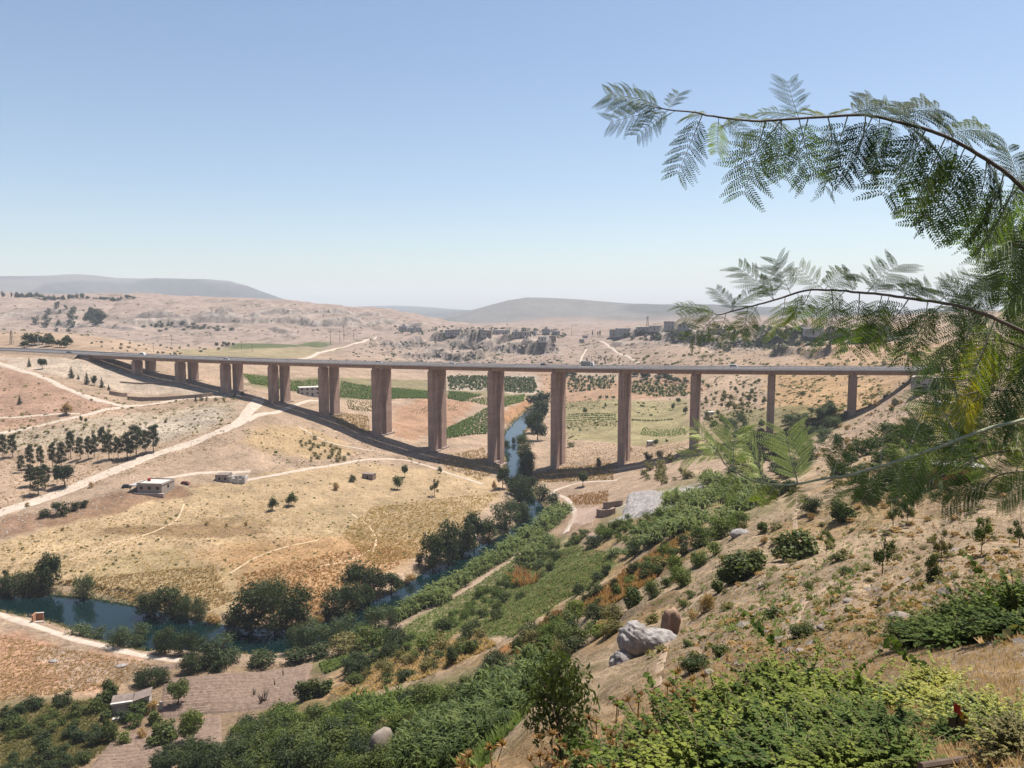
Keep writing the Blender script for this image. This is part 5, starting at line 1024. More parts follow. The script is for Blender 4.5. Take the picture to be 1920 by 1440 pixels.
def rows(name, q, nr, npl, w, h, mname, label, leaves=9, jit=0.25, skip=0.06, along_t=False, seed=3, cat='crop rows'):
    r = np.random.default_rng(seed); s, t = np.meshgrid((np.arange(npl) + 0.5) / npl, (np.arange(nr) + 0.5) / nr)
    if along_t: s, t = np.meshgrid((np.arange(nr) + 0.5) / nr, (np.arange(npl) + 0.5) / npl)
    P = quad_pts(q, s.ravel(), t.ravel()); keep = r.uniform(size=len(P)) > skip; P = P[keep]
    P = P + r.normal(size=P.shape) * jit * w; z = height(P[:, 0], P[:, 1])
    n = len(P); d = r.normal(size=(n, leaves, 3)); d /= np.linalg.norm(d, axis=-1, keepdims=True)
    sc = r.uniform(0.7, 1.25, (n, 1, 1))
    Q = np.stack([P[:, 0], P[:, 1], z + h * 0.5], -1)[:, None] + d * np.array([w * 0.5, w * 0.5, h * 0.5]) * sc * 0.8
    d[..., 2] += 0.3
    V, F_ = leaf_quads(Q.reshape(-1, 3), d.reshape(-1, 3), w * 0.62, 0.8, r)
    o = obj(name, new_mesh(name, V, F_, M[mname])); return tag(o, label, cat, kind='stuff')
rows('vineyard', [(640, 716), (806, 735), (806, 747), (636, 746)], 60, 22, 1.7, 1.7, 'leaf_vine', 'dark green vineyard rows behind the fifth and sixth piers', 8, 0.15, 0.03, True)
rows('vineyard', [(455, 702), (610, 712), (560, 736), (470, 720)], 40, 16, 1.6, 1.6, 'leaf_vine', 'vineyard rows behind the third and fourth piers', 8, 0.15, 0.05, True)
rows('vineyard', [(648, 750), (700, 752), (700, 772), (655, 768)], 14, 14, 1.3, 1.0, 'leaf_olive', 'sparse pale rows below the dark vineyard', 6, 0.3, 0.2, True)
rows('vineyard', [(836, 806), (925, 758), (935, 818), (836, 823)], 11, 40, 2.0, 1.9, 'leaf_vine', 'bright green vineyard rows left of the eighth pier', 11, 0.12, 0.02)
rows('vineyard', [(872, 752), (985, 740), (982, 752), (938, 768)], 24, 18, 1.8, 1.8, 'leaf_vine', 'green crop rows above the river bend', 9, 0.2, 0.03, True)
rows('vineyard', [(842, 734), (905, 742), (868, 754), (840, 748)], 24, 12, 1.9, 1.9, 'leaf_vine', 'green rows beside the sixth pier', 8, 0.2, 0.05, True)
rows('orchard', [(838, 706), (1000, 708), (1010, 736), (842, 732)], 15, 38, 3.6, 2.6, 'leaf', 'orchard of small dark trees in rows on pale soil beyond the viaduct', 9, 0.18, 0.12, cat='orchard')
rows('orchard', [(1064, 706), (1152, 704), (1152, 729), (1064, 738)], 7, 15, 4.2, 3.0, 'leaf', 'dotted orchard rows on the red terraces right of the ninth pier', 8, 0.15, 0.15, cat='orchard')
rows('orchard', [(1182, 714), (1284, 722), (1288, 744), (1182, 738)], 6, 17, 4.0, 3.0, 'leaf', 'dotted orchard rows right of the tenth pier', 8, 0.15, 0.15, cat='orchard')
rows('crop_rows', [(1064, 776), (1155, 776), (1155, 790), (1062, 792)], 4, 60, 1.4, 1.0, 'leaf_vine', 'pale green crop rows right of the ninth pier', 7, 0.3, 0.1)
rows('crop_rows', [(1064, 792), (1155, 792), (1155, 801), (1062, 803)], 4, 34, 1.3, 1.3, 'leaf_olive', 'dotted crop rows right of the ninth pier', 6, 0.3, 0.2)
rows('crop_rows', [(1064, 752), (1125, 752), (1125, 768), (1062, 770)], 20, 8, 1.2, 1.0, 'leaf_olive', 'sparse stakes and vines on the tan plot', 5, 0.3, 0.2, True)
rows('crop_rows', [(1180, 786), (1260, 786), (1262, 788), (1180, 789)], 1, 40, 1.6, 1.3, 'leaf', 'single low hedge line across the striped fields', 7, 0.3, 0.1)
rows('crop_rows', [(1204, 800), (1286, 800), (1288, 815), (1200, 815)], 22, 10, 1.3, 0.9, 'leaf_vine', 'green crop rows right of the tenth pier', 6, 0.3, 0.1, True)
rows('crop_rows', [(598, 1246), (650, 1226), (668, 1240), (612, 1264)], 9, 60, 0.9, 0.7, 'leaf_bright', 'bright green vegetable rows beside the ploughed field', 10, 0.2, 0.02)
rows('crop_rows', [(770, 765), (870, 758), (860, 770), (770, 780)], 5, 22, 1.2, 0.9, 'leaf_olive', 'thin rows on the red earth left of the seventh pier', 5, 0.3, 0.3)

# ------------------------------------------------------------------ ground cover: dry tufts, weeds, stones
def tufts(name, poly, n, w, h, mname, label, seed=0, bl=6, cat='dry grass', world=None, ymin=1.5, wid=0.16):
    r = np.random.default_rng(seed)
    P = np.array(poly, float); lo, hi = P.min(0), P.max(0); q = r.uniform(lo, hi, (n * 3, 2)); q = q[poly_sdf(P, q[:, 0], q[:, 1]) < 0][:n]
    if world is None: X = np.array([hit(u, v, ymin=ymin) for u, v in q])
    else: X = q; X = np.c_[X, height(X[:, 0], X[:, 1])]
    n = len(X); sc = r.uniform(0.5, 1.4, n)
    a = r.uniform(0, 6.283, (n, bl)); d = np.stack([np.cos(a), np.sin(a)], -1); c = np.stack([-d[..., 1], d[..., 0]], -1)
    b = X[:, None, :2] + d * (w * 0.18) * sc[:, None, None]; sp = r.uniform(0.2, 0.6, (n, bl, 1)) * w * sc[:, None, None]; hh_ = r.uniform(0.5, 1, (n, bl)) * h * sc[:, None]; ww = w * wid * sc[:, None, None]
    z = np.broadcast_to(X[:, None, 2] - 0.03 * h, hh_.shape)
    V = np.stack([np.concatenate([b - c * ww, z[..., None]], -1), np.concatenate([b + c * ww, z[..., None]], -1), np.concatenate([b + d * sp + c * ww * 0.3, (z + hh_)[..., None]], -1)], 2).reshape(-1, 3)
    o = obj(name, new_mesh(name, V, np.arange(len(V)).reshape(-1, 3), M[mname])); return tag(o, label, cat, kind='stuff')
M['gold_grass'] = foliage('gold_grass', (0.26, 0.185, 0.10), (0.40, 0.30, 0.18), 0.25, 0.9)
M['rust_grass'] = foliage('rust_grass', (0.18, 0.095, 0.045), (0.30, 0.175, 0.085), 0.25, 0.9)
M['dull_grass'] = foliage('dull_dry_grass', (0.20, 0.135, 0.075), (0.33, 0.24, 0.15), 0.2, 0.9)
M['weed'] = foliage('weed_green', (0.05, 0.085, 0.022), (0.115, 0.155, 0.05), 0.3, 0.6)
tufts('dry_grass', [(640, 1000), (700, 950), (870, 930), (935, 925), (880, 985), (800, 1040), (700, 1060)], 5200, 0.9, 0.6, 'gold_grass', 'clumpy golden grass on the field by the river', 1)
tufts('dry_grass', [(100, 1090), (400, 1060), (440, 1125), (380, 1150), (250, 1130)], 3000, 0.8, 0.55, 'straw', 'pale dry grass on the far bank of the pool', 2)
tufts('dry_grass', [(0, 1020), (200, 970), (560, 930), (700, 1000), (600, 1060), (200, 1080), (0, 1090)], 3500, 0.8, 0.4, 'gold_grass', 'thin golden stubble on the big field', 3)
tufts('dry_grass', [(440, 1080), (700, 1020), (790, 1040), (640, 1110), (590, 1150), (450, 1130)], 3500, 0.8, 0.5, 'rust_grass', 'rusty grass on the lower part of the big field', 4)
tufts('dry_grass', [(815, 860), (905, 840), (940, 880), (900, 900), (840, 880)], 1200, 1.0, 0.9, 'straw', 'pale stubble clumps around the seventh and eighth piers', 5)
tufts('dry_grass', [(610, 770), (690, 780), (695, 815), (640, 800)], 900, 1.1, 0.9, 'straw', 'pale stubble clumps around the fifth pier', 6)
tufts('dry_grass', [(1035, 880), (1150, 868), (1150, 900), (1010, 905), (1000, 890)], 1500, 1.0, 0.9, 'straw', 'pale stubble between the ninth and tenth piers', 7)
tufts('dry_grass', [(1062, 930), (1140, 920), (1140, 945), (1080, 948)], 700, 0.7, 0.8, 'rust_grass', 'pinkish dry crop on the plot by the river bend', 8)
tufts('rubble_grass', [(0, 1190), (120, 1215), (290, 1245), (220, 1290), (60, 1305), (0, 1315)], 3600, 0.6, 0.34, 'dull_grass', 'reddish dry weeds on the rubble ground at lower left', 9)
tufts('dry_grass', [(1075, 1148), (1180, 1062), (1290, 998), (1230, 1085), (1130, 1145)], 2600, 0.5, 0.7, 'rust_grass', 'tall rusty grass on the terrace strip', 10)
tufts('dry_grass', [(1075, 1148), (1180, 1062), (1290, 998), (1230, 1085), (1130, 1145)], 1800, 0.5, 0.6, 'straw', 'pale straw mixed into the rusty terrace strip', 30)
tufts('meadow_grass', [(885, 1185), (1000, 1055), (1080, 1022), (1160, 1042), (1130, 1090), (1050, 1130), (960, 1195)], 2200, 0.8, 0.4, 'leaf_olive', 'olive patches of the near bank meadow', 31, cat='meadow')
tufts('dry_grass', [(960, 1215), (1040, 1148), (1075, 1148), (1030, 1200), (980, 1240)], 1800, 0.5, 0.7, 'rust_grass', 'rusty grass at the lower end of the terraces', 11)
tufts('dry_grass', [(620, 1300), (700, 1245), (900, 1185), (930, 1210), (800, 1270), (650, 1310)], 3200, 0.5, 0.5, 'gold_grass', 'golden grass on the sloping terraces', 12)
tufts('meadow_grass', [(885, 1185), (1000, 1055), (1080, 1022), (1160, 1042), (1130, 1090), (1050, 1130), (960, 1195)], 4200, 0.7, 0.4, 'weed', 'green meadow plants on the near bank slope', 13, cat='meadow')
tufts('meadow_grass', [(640, 1250), (760, 1175), (900, 1092), (1000, 1015), (1060, 1010), (960, 1110), (840, 1200), (700, 1250)], 6000, 0.7, 0.5, 'weed', 'green weeds between the river path and the terraces', 14, cat='weeds')
tufts('weeds', [(420, 1400), (560, 1345), (760, 1315), (1000, 1250), (1020, 1300), (900, 1440), (400, 1440)], 4500, 0.7, 0.5, 'weed', 'green undergrowth of the lower thicket', 15, cat='weeds')
tufts('dry_grass', [(1240, 1260), (1180, 1060), (1330, 980), (1560, 930), (1920, 900), (1920, 1210), (1700, 1200), (1480, 1280)], 4500, 0.16, 0.10, 'dull_grass', 'thin dry grass on the bare right slope', 16)
tufts('dry_grass', [(1000, 1300), (1130, 1200), (1240, 1200), (1480, 1200), (1600, 1260), (1500, 1440), (950, 1440)], 3600, 0.10, 0.12, 'dull_grass', 'dry grass round the foot of the caper bush', 17, 7, wid=0.05)
tufts('dry_grass', [(1600, 1180), (1920, 1180), (1920, 1440), (1500, 1440), (1560, 1240)], 5500, 0.10, 0.07, 'dull_grass', 'short straw on the ledge at lower right', 18, 7, wid=0.035)
tufts('weeds', [(1180, 1060), (1330, 980), (1560, 930), (1700, 1000), (1500, 1200), (1260, 1200)], 1000, 0.4, 0.22, 'weed', 'small green herbs on the bare right slope', 19, cat='weeds')
tufts('garden_weeds', [(0, 1330), (230, 1305), (220, 1390), (150, 1440), (0, 1440)], 4500, 0.7, 0.5, 'leaf_olive', 'olive green weeds between the garden rows', 20, cat='weeds')
tufts('dry_grass', [(0, 780), (440, 740), (440, 830), (0, 960)], 2600, 0.9, 0.5, 'straw', 'sparse dry tufts on the left slope', 21)
tufts('dry_grass', [(1050, 830), (1290, 830), (1290, 860), (1050, 880)], 900, 1.1, 0.6, 'straw', 'dry tufts on the plots behind the tenth pier', 22)

def stones(name, poly, n, s0, s1, m, label, seed=0, ymin=1.5):
    r = np.random.default_rng(seed); P = np.array(poly, float); lo, hi = P.min(0), P.max(0)
    q = r.uniform(lo, hi, (n * 3, 2)); q = q[poly_sdf(P, q[:, 0], q[:, 1]) < 0][:n]
    X = np.array([hit(u, v, ymin=ymin) for u, v in q]); n = len(X); s = s0 + (s1 - s0) * r.uniform(size=n) ** 3
    base = np.array([(1, 0, 0), (0, 1, 0), (-1, 0, 0), (0, -1, 0), (0, 0, 0.8), (0.75, 0.7, 0.35), (-0.7, 0.7, 0.3), (-0.7, -0.7, 0.4), (0.7, -0.7, 0.3)], float)
    T = np.array([(0, 5, 4), (5, 1, 4), (1, 6, 4), (6, 2, 4), (2, 7, 4), (7, 3, 4), (3, 8, 4), (8, 0, 4)])
    V = base[None] * (1 + r.normal(0, 0.22, (n, 9, 3))) * s[:, None, None] * np.array([1, 0.8, 0.8]); a = r.uniform(0, 6.283, n); c, s_ = np.cos(a)[:, None], np.sin(a)[:, None]
    V = np.stack([V[..., 0] * c - V[..., 1] * s_, V[..., 0] * s_ + V[..., 1] * c, V[..., 2]], -1) + X[:, None]
    V[:, :4, 2] -= s[:, None] * 0.4
    o = obj(name, new_mesh(name, V.reshape(-1, 3), (T[None] + 9 * np.arange(n)[:, None, None]).reshape(-1, 3), m)); return tag(o, label, 'stones', kind='stuff')
M['stone'] = simple('pale_stone', (0.30, 0.25, 0.205), 0.95, 0.25, 2.0, 0.3)
M['stone_w'] = simple('white_stone', (0.38, 0.34, 0.30), 0.95, 0.2, 2.0, 0.3)
stones('stones', [(1200, 1260), (1180, 1060), (1330, 980), (1560, 930), (1920, 900), (1920, 1210), (1700, 1200), (1480, 1280)], 2600, 0.02, 0.13, M['stone'], 'loose pale stones on the bare right slope', 1)
stones('stones', [(80, 1205), (290, 1245), (240, 1285), (120, 1295)], 700, 0.06, 0.4, M['stone'], 'white rubble on the reddish ground at lower left', 2)
stones('stones', [(1600, 1190), (1920, 1180), (1920, 1440), (1450, 1440)], 1500, 0.008, 0.05, M['stone'], 'small stones on the ledge at lower right', 3)
stones('stones', [(150, 680), (440, 720), (440, 745), (0, 670)], 900, 0.15, 0.9, M['stone_w'], 'pale rocks on the embankment at the left viaduct end', 4)
stones('stones', [(1420, 700), (1700, 700), (1740, 830), (1560, 900), (1420, 760)], 1300, 0.1, 0.7, M['stone'], 'stones on the slopes near the right viaduct end', 5)
stones('stones', [(0, 955), (300, 890), (300, 930), (0, 1010)], 700, 0.1, 0.5, M['stone_w'], 'stones along the lower edge of the dirt road', 6)
stones('rocks', [(740, 640), (1040, 640), (1060, 685), (760, 690)], 520, 0.5, 3.2, M['stone'], 'grey boulders on the rocky hillside below the far village', 7)
stones('rocks', [(1150, 625), (1330, 625), (1480, 650), (1420, 665), (1200, 645)], 300, 0.8, 4.0, M['stone'], 'grey boulders along the right plateau cliff', 8)

scatter_stuff('dry', [(1240, 1230), (1200, 1070), (1330, 985), (1560, 940), (1920, 910), (1920, 1080), (1640, 1180), (1480, 1240)], 55, 20, 10, 'dry_clumps', 'small dry brown clumps on the bare right slope', 'dry clumps', 'leaf_dry', seed=91, mind=14)
scatter_stuff('olive', [(1240, 1230), (1200, 1070), (1330, 985), (1560, 940), (1920, 910), (1920, 1080), (1640, 1180), (1480, 1240)], 60, 24, 12, 'herb_clumps', 'small olive herb clumps on the bare right slope', 'herb clumps', 'leaf_olive', seed=92, mind=18)
stones('rocks', [(1240, 1230), (1200, 1070), (1330, 985), (1560, 940), (1920, 910), (1920, 1080), (1640, 1180), (1480, 1240)], 70, 0.12, 0.4, M['stone'], 'scattered larger stones on the bare right slope', 9)

def specks(name, poly, n, s, mname, label, seed=0, ymin=1.5, cat='scrub', lv=6, flat=0.6, power=2.0):
    r = np.random.default_rng(seed + 900); P = np.array(poly, float); lo, hi = P.min(0), P.max(0); q = r.uniform(lo, hi, (n * 4, 2)); q = q[poly_sdf(P, q[:, 0], q[:, 1]) < 0]
    q = q[fbm(q[:, 0] / 26, q[:, 1] / 9, seed + 60, 3) > r.uniform(-0.45, 0.25, len(q))][:n]
    X = np.array([hit(u, v, ymin=ymin) for u, v in q]); n = len(X); sz = s * (0.4 + 1.1 * r.uniform(size=n) ** power)
    d = r.normal(size=(n, lv, 3)); d /= np.linalg.norm(d, axis=-1, keepdims=True); d[..., 2] = np.abs(d[..., 2])
    V, Fq = leaf_quads((X[:, None] + d * sz[:, None, None] * np.array([0.5, 0.5, 0.5 * flat])).reshape(-1, 3), (d + np.array([0, 0, 0.2])).reshape(-1, 3), np.repeat(sz * 0.75, lv), 0.8, r)
    return tag(obj(name, new_mesh(name, V, Fq, M[mname])), label, cat, kind='stuff')
specks('scrub', [(0, 560), (300, 556), (700, 575), (830, 612), (760, 640), (600, 640), (300, 640), (0, 640)], 420, 3.6, 'leaf_olive', 'dark specks of scrub over the left plateau slope', 1, 800)
specks('scrub', [(700, 640), (1060, 640), (1100, 682), (600, 682)], 420, 3.2, 'leaf_pine', 'dark specks of scrub on the rocky hill under the village', 2, 700)
specks('scrub', [(1080, 640), (1700, 625), (1760, 690), (1100, 684)], 700, 3.5, 'leaf_olive', 'specks of scrub on the right far slope', 3, 500)
specks('scrub', [(1180, 618), (1420, 612), (1720, 622), (1700, 640), (1450, 656), (1300, 640)], 420, 6.5, 'leaf_pine', 'dark bushes massed along the right plateau rim', 4, 600, flat=0.9)
specks('trees', [(740, 612), (1060, 616), (1060, 634), (830, 632), (740, 626)], 260, 5.0, 'leaf_pine', 'tiny dark trees between the houses of the far village', 5, 900, 'trees', flat=0.9)
specks('scrub', [(1300, 705), (1440, 705), (1720, 705), (1640, 765), (1430, 790), (1300, 780)], 700, 2.2, 'leaf_olive', 'specks of scrub on the slopes behind the right piers', 6, 400)
specks('scrub', [(0, 680), (250, 745), (450, 745), (420, 820), (300, 830), (0, 850)], 420, 1.6, 'leaf_olive', 'specks of scrub on the pale left slope', 7)
specks('weeds', [(0, 1020), (420, 910), (840, 885), (930, 930), (700, 1090), (450, 1130), (0, 1095)], 900, 0.9, 'leaf_olive', 'small dry weeds dotted over the golden field', 8)
specks('weeds', [(450, 800), (620, 800), (860, 870), (500, 880)], 360, 1.0, 'leaf_olive', 'small weeds on the dry bank below the piers', 9)
specks('scrub', [(1500, 850), (1640, 770), (1760, 740), (1760, 860), (1560, 920)], 400, 1.3, 'leaf_olive', 'specks of scrub on the bare slope below the right viaduct end', 10)
specks('scrub', [(840, 702), (1320, 702), (1320, 760), (1060, 830), (1000, 735)], 420, 2.2, 'leaf', 'small bushes between the plots beyond the viaduct', 11, 450)
specks('weeds', [(1180, 1240), (1180, 1060), (1330, 985), (1560, 940), (1920, 910), (1920, 1200), (1640, 1190), (1480, 1250)], 800, 0.34, 'leaf_olive', 'small olive weeds on the bare right slope', 12, power=3)
specks('weeds', [(1180, 1240), (1180, 1060), (1330, 985), (1560, 940), (1920, 910), (1920, 1200), (1640, 1190), (1480, 1250)], 700, 0.3, 'leaf_dry', 'small brown weeds on the bare right slope', 13, power=3)

def bank_tufts(name, n, w, h, mname, label, seed, off, bl=7):
    global hit
    r = np.random.default_rng(seed); L1 = resample(BL, 400); L2_ = resample(BR, 400); c0 = (L1 + L2_) / 2; pts = []
    for k in r.integers(0, 400, n):
        side = L1 if r.uniform() < 0.5 else L2_; o = side[k] - c0[k]; o = o / (np.linalg.norm(o) + 1e-9); p = side[k] + o * (off + r.normal(0, 0.9)) + r.normal(0, 0.5, 2)
        if p[1] > 100: pts.append((p[0], p[1], max(float(height(p[0], p[1])), ZR - 0.1)))
    pts = np.array(pts); keep = fbm(pts[:, 0] / 9, pts[:, 1] / 9, seed, 2) > -0.25; pts = pts[keep]; n = len(pts)
    a = r.uniform(0, 6.283, (n, bl)); d = np.stack([np.cos(a), np.sin(a)], -1); c = np.stack([-d[..., 1], d[..., 0]], -1); sc = r.uniform(0.5, 1.4, (n, 1, 1))
    b = pts[:, None, :2] + d * w * 0.3 * sc; z = np.broadcast_to(pts[:, None, 2] - 0.05, a.shape); hh2 = r.uniform(0.5, 1, a.shape) * h * sc[..., 0]
    V = np.stack([np.concatenate([b - c * w * .09, z[..., None]], -1), np.concatenate([b + c * w * .09, z[..., None]], -1), np.concatenate([b + d * w * 0.45 * sc + c * w * .03, (z + hh2)[..., None]], -1)], 2).reshape(-1, 3)
    return tag(obj(name, new_mesh(name, V, np.arange(len(V)).reshape(-1, 3), M[mname])), label, 'bank plants', kind='stuff')
bank_tufts('bank_grass', 2600, 1.1, 1.1, 'leaf_willow', 'green sedge fringing both river banks', 41, 0.4)
bank_tufts('bank_grass', 1600, 1.2, 0.9, 'leaf_olive', 'olive grass on the river banks', 42, 1.6)
bank_tufts('bank_grass', 900, 1.4, 0.7, 'straw', 'dry reeds lying along the river banks', 43, 1.0)

# ------------------------------------------------------------------ buildings, walls, vehicles, poles, rocks
M['plaster'] = simple('pale_plaster', (0.34, 0.28, 0.235), 0.9, 0.15, 0.8, 0.1)
M['plaster_white'] = simple('white_plaster', (0.50, 0.46, 0.42), 0.85, 0.1, 0.8, 0.08)
M['plaster_grey'] = simple('grey_block_wall', (0.36, 0.335, 0.325), 0.95, 0.2, 0.9, 0.15)
M['mud_roof'] = simple('mud_roof', (0.19, 0.15, 0.13), 1.0, 0.25, 1.2, 0.35)
M['roof_white'] = simple('whitewashed_roof', (0.45, 0.42, 0.385), 0.9, 0.12, 0.6, 0.08)
M['brick'] = simple('orange_brick', (0.38, 0.19, 0.11), 0.95, 0.25, 2.0, 0.2)
M['dark'] = simple('dark_opening', (0.025, 0.022, 0.02), 0.6, 0.1, 1, 0)
M['red'] = simple('red_tank_paint', (0.38, 0.05, 0.035), 0.5, 0.1, 1, 0)
M['wall_stone'] = simple('retaining_wall', (0.27, 0.19, 0.145), 0.95, 0.2, 0.7, 0.2)
def local(root_xyz, az): return Vector(root_xyz), az
def house(u, v, wpx, hpx, label, wall='plaster', roof=None, dep=0.8, yaw=0.0, cols=3, rows_=1, rooftop=False, name='house', ymin=1.5, parapet=0.0, door=True, side=True):
    p = hit(u, v, ymin=ymin); q = px_per_m(p); w, h = wpx / q, hpx / q; d = w * dep; az = -math.atan2(p[0], p[1]) + yaw
    r = empty(name, (p[0], p[1], p[2]), az); tag(r, label, 'house')
    MB().box(-w / 2, w / 2, -d / 2, d / 2, -max(0.8, h * 0.35), h).build('wall', M[wall], r)
    o = 0.06 * w ** 0.5
    MB().box(-w / 2 - o, w / 2 + o, -d / 2 - o, d / 2 + o, h + 0.003, h + 0.05 * h + 0.08).build('roof', M[roof or wall], r)
    if parapet:
        t = 0.25; z0, z1 = h + 0.05 * h + 0.083, h + 0.05 * h + 0.08 + parapet
        pm = MB(); X_, Y_ = w / 2 + o, d / 2 + o
        pm.box(-X_, X_, -Y_, -Y_ + t, z0, z1); pm.box(-X_, X_, Y_ - t, Y_, z0, z1); pm.box(-X_, -X_ + t, -Y_ + t, Y_ - t, z0, z1); pm.box(X_ - t, X_, -Y_ + t, Y_ - t, z0, z1); pm.build('parapet', M[wall], r)
    if rooftop: MB().box(-w * 0.15, w * 0.2, -d * 0.1, d * 0.3, h + 0.05 * h + 0.09, h * 1.45).build('stair_house', M[wall], r)
    fh = h / rows_; ww, wh = min(1.5, w * 0.14), min(1.3, fh * 0.42)
    for j in range(rows_):
        for i in range(cols):
            x = -w / 2 + w * (i + 0.5) / cols; z = fh * j + fh * 0.42
            if door and j == 0 and i == cols // 2:
                MB().box(x - ww * 0.45, x + ww * 0.45, -d / 2 - 0.05, -d / 2 + 0.1, 0.02, fh * 0.7).build('door', M['dark'], r); continue
            f = MB(); f.box(x - ww / 2 - 0.1, x + ww / 2 + 0.1, -d / 2 - 0.07, -d / 2 - 0.003, z - 0.1, z + wh + 0.1); fo = f.build('window', M[wall], r)
            MB().box(x - ww / 2, x + ww / 2, -d / 2 - 0.09, -d / 2 - 0.073, z, z + wh).build('pane', M['dark'], fo)
        if side:
            for s in (-1, 1):
                x = s * w / 2; z = fh * j + fh * 0.42
                f = MB(); f.box(min(x + s * 0.003, x + s * 0.07), max(x + s * 0.003, x + s * 0.07), -ww / 2, ww / 2, z, z + wh); f.build('window', M['dark'], r)
    return r, w, d, h
# far village on the ridge
V_ = [(757, 621, 15, 9, 'grey block house at the left end of the far village', 'plaster_grey', 1, True), (772, 622, 13, 7, 'second grey house from the left in the far village', 'plaster_grey', 1, False), (785, 622, 10, 8, 'third grey house from the left in the far village', 'plaster_grey', 1, False),
      (842, 628, 13, 9, 'dark two storey house left of the village middle', 'plaster_grey', 2, False), (855, 627, 13, 9, 'dark two storey house in the village middle', 'plaster_grey', 2, False), (906, 629, 12, 10, 'tall grey house in the middle of the far village', 'plaster_grey', 2, False), (918, 629, 8, 9, 'narrow pale house beside the tall grey house', 'plaster', 2, False),
      (931, 627, 14, 8, 'wide grey house right of the narrow pale one', 'plaster_grey', 1, False), (947, 626, 16, 7, 'long low grey house of the far village', 'plaster_grey', 1, False), (968, 631, 16, 9, 'grey house with rooftop room in the far village', 'plaster_grey', 1, True), (985, 629, 14, 7, 'low grey house fifth from the right end of the village', 'plaster_grey', 1, False), (1000, 629, 12, 8, 'grey house fourth from the right end of the village', 'plaster_grey', 1, False),
      (1024, 627, 14, 10, 'tallest grey house near the right end of the village', 'plaster_grey', 2, True), (1042, 628, 14, 7, 'grey house at the right end of the village', 'plaster_grey', 1, False), (1018, 639, 16, 8, 'white house below the ridge at the village right', 'plaster_white', 1, False), (1036, 639, 13, 9, 'pale house with windows lowest at the village right', 'plaster', 2, False),
      (1097, 634, 9, 5, 'small brown hut on the bare ridge, upper', 'plaster_grey', 1, False), (1091, 641, 9, 5, 'small brown hut on the bare ridge, lower', 'plaster_grey', 1, False),
      (1150, 630, 14, 12, 'dark house at the left end of the right plateau', 'plaster_grey', 2, False), (1168, 628, 24, 12, 'long dark two storey house on the right plateau', 'plaster_grey', 2, False), (1255, 616, 19, 13, 'tall square house standing on the right plateau', 'plaster_grey', 2, False),
      (1205, 620, 22, 7, 'low long shed left of the tall square house', 'plaster_grey', 1, False), (1229, 619, 20, 8, 'low house just left of the tall square house', 'plaster_grey', 1, False), (1283, 616, 22, 9, 'low house just right of the tall square house', 'plaster_grey', 1, True), (1345, 627, 30, 10, 'flat pale house under the mimosa leaves on the plateau', 'plaster', 1, False), (1640, 632, 40, 22, 'grey house behind the mimosa leaves on the right plateau', 'plaster_grey', 2, False), (1525, 628, 36, 12, 'long dark house on the plateau behind the leaves', 'plaster_grey', 1, False)]
for k, (u, v, w, h, lb, wl_, rw, rt) in enumerate(V_):
    house(u, v, w, h, lb, wl_, None, 0.7, ((k * 37) % 11 - 5) * 0.06, 3 if w > 11 else 2, rw, rt, ymin=500)
# nearer buildings
r, w, d, h = house(293, 919, 48, 15, 'flat roofed pale house with veranda beside the dirt road', 'plaster', 'roof_white', 0.9, -0.55, 3, 1, False, 'flat_roofed_house', parapet=0.5, door=False)
va = MB(); va.box(-w / 2 - 4.0, -w / 2 - 0.003, -d / 2, d / 2, h * 0.78, h * 0.9)
for y in (-d / 2 + 0.2, 0, d / 2 - 0.4): va.box(-w / 2 - 3.9, -w / 2 - 3.6, y, y + 0.3, -1, h * 0.777)
va.build('veranda', M['plaster_grey'], r)
tk = MB(); tk.tube([(-w * 0.33, d * 0.1, h + 0.45), (-w * 0.33, d * 0.1, h + 1.6)], 0.75, 10); tag(tk.build('water_tank', M['red'], r), 'red round tank on the flat roof')
pl_ = MB(); pl_.box(-w / 2 - 1, w / 2 + 1.5, -d / 2 - 1.6, -d / 2 - 0.15, -1.5, 0.12); pl_.build('terrace', M['plaster'], r)
# ruined house right of it
p = hit(433, 901); q = px_per_m(p); r = empty('ruined_house', p, -math.atan2(p[0], p[1]) - 0.35); tag(r, 'ruined house of broken pale walls on the golden field edge', 'ruin')
MB().box(-6.5, -0.5, -3, 3, -1.5, 3.2).build('wall', M['plaster'], r); MB().box(-6.6, -0.4, -3.1, 3.1, 3.203, 3.45).build('roof', M['mud_roof'], r)
for x in (-5, -2.2): MB().box(x, x + 1, -3.05, -2.9, 0.9, 2.2).build('window', M['dark'], r)
rw_ = MB()
for x0, x1, hh in ((-0.4, 1.2, 2.6), (1.5, 2.6, 1.5), (2.8, 4.4, 2.9), (4.6, 6.2, 1.2), (6.3, 7.6, 2.4)): rw_.box(x0, x1, -2.6, -2.1, -1, hh)
rw_.box(7.2, 7.6, -2.0, 2.8, -1, 2.2); rw_.box(1.0, 1.4, -2.0, 2.8, -1, 2.7); rw_.box(1.45, 7.1, 2.4, 2.8, -1, 2.0)
tag(rw_.build('broken_wall', M['plaster_white'], r), kind='stuff')
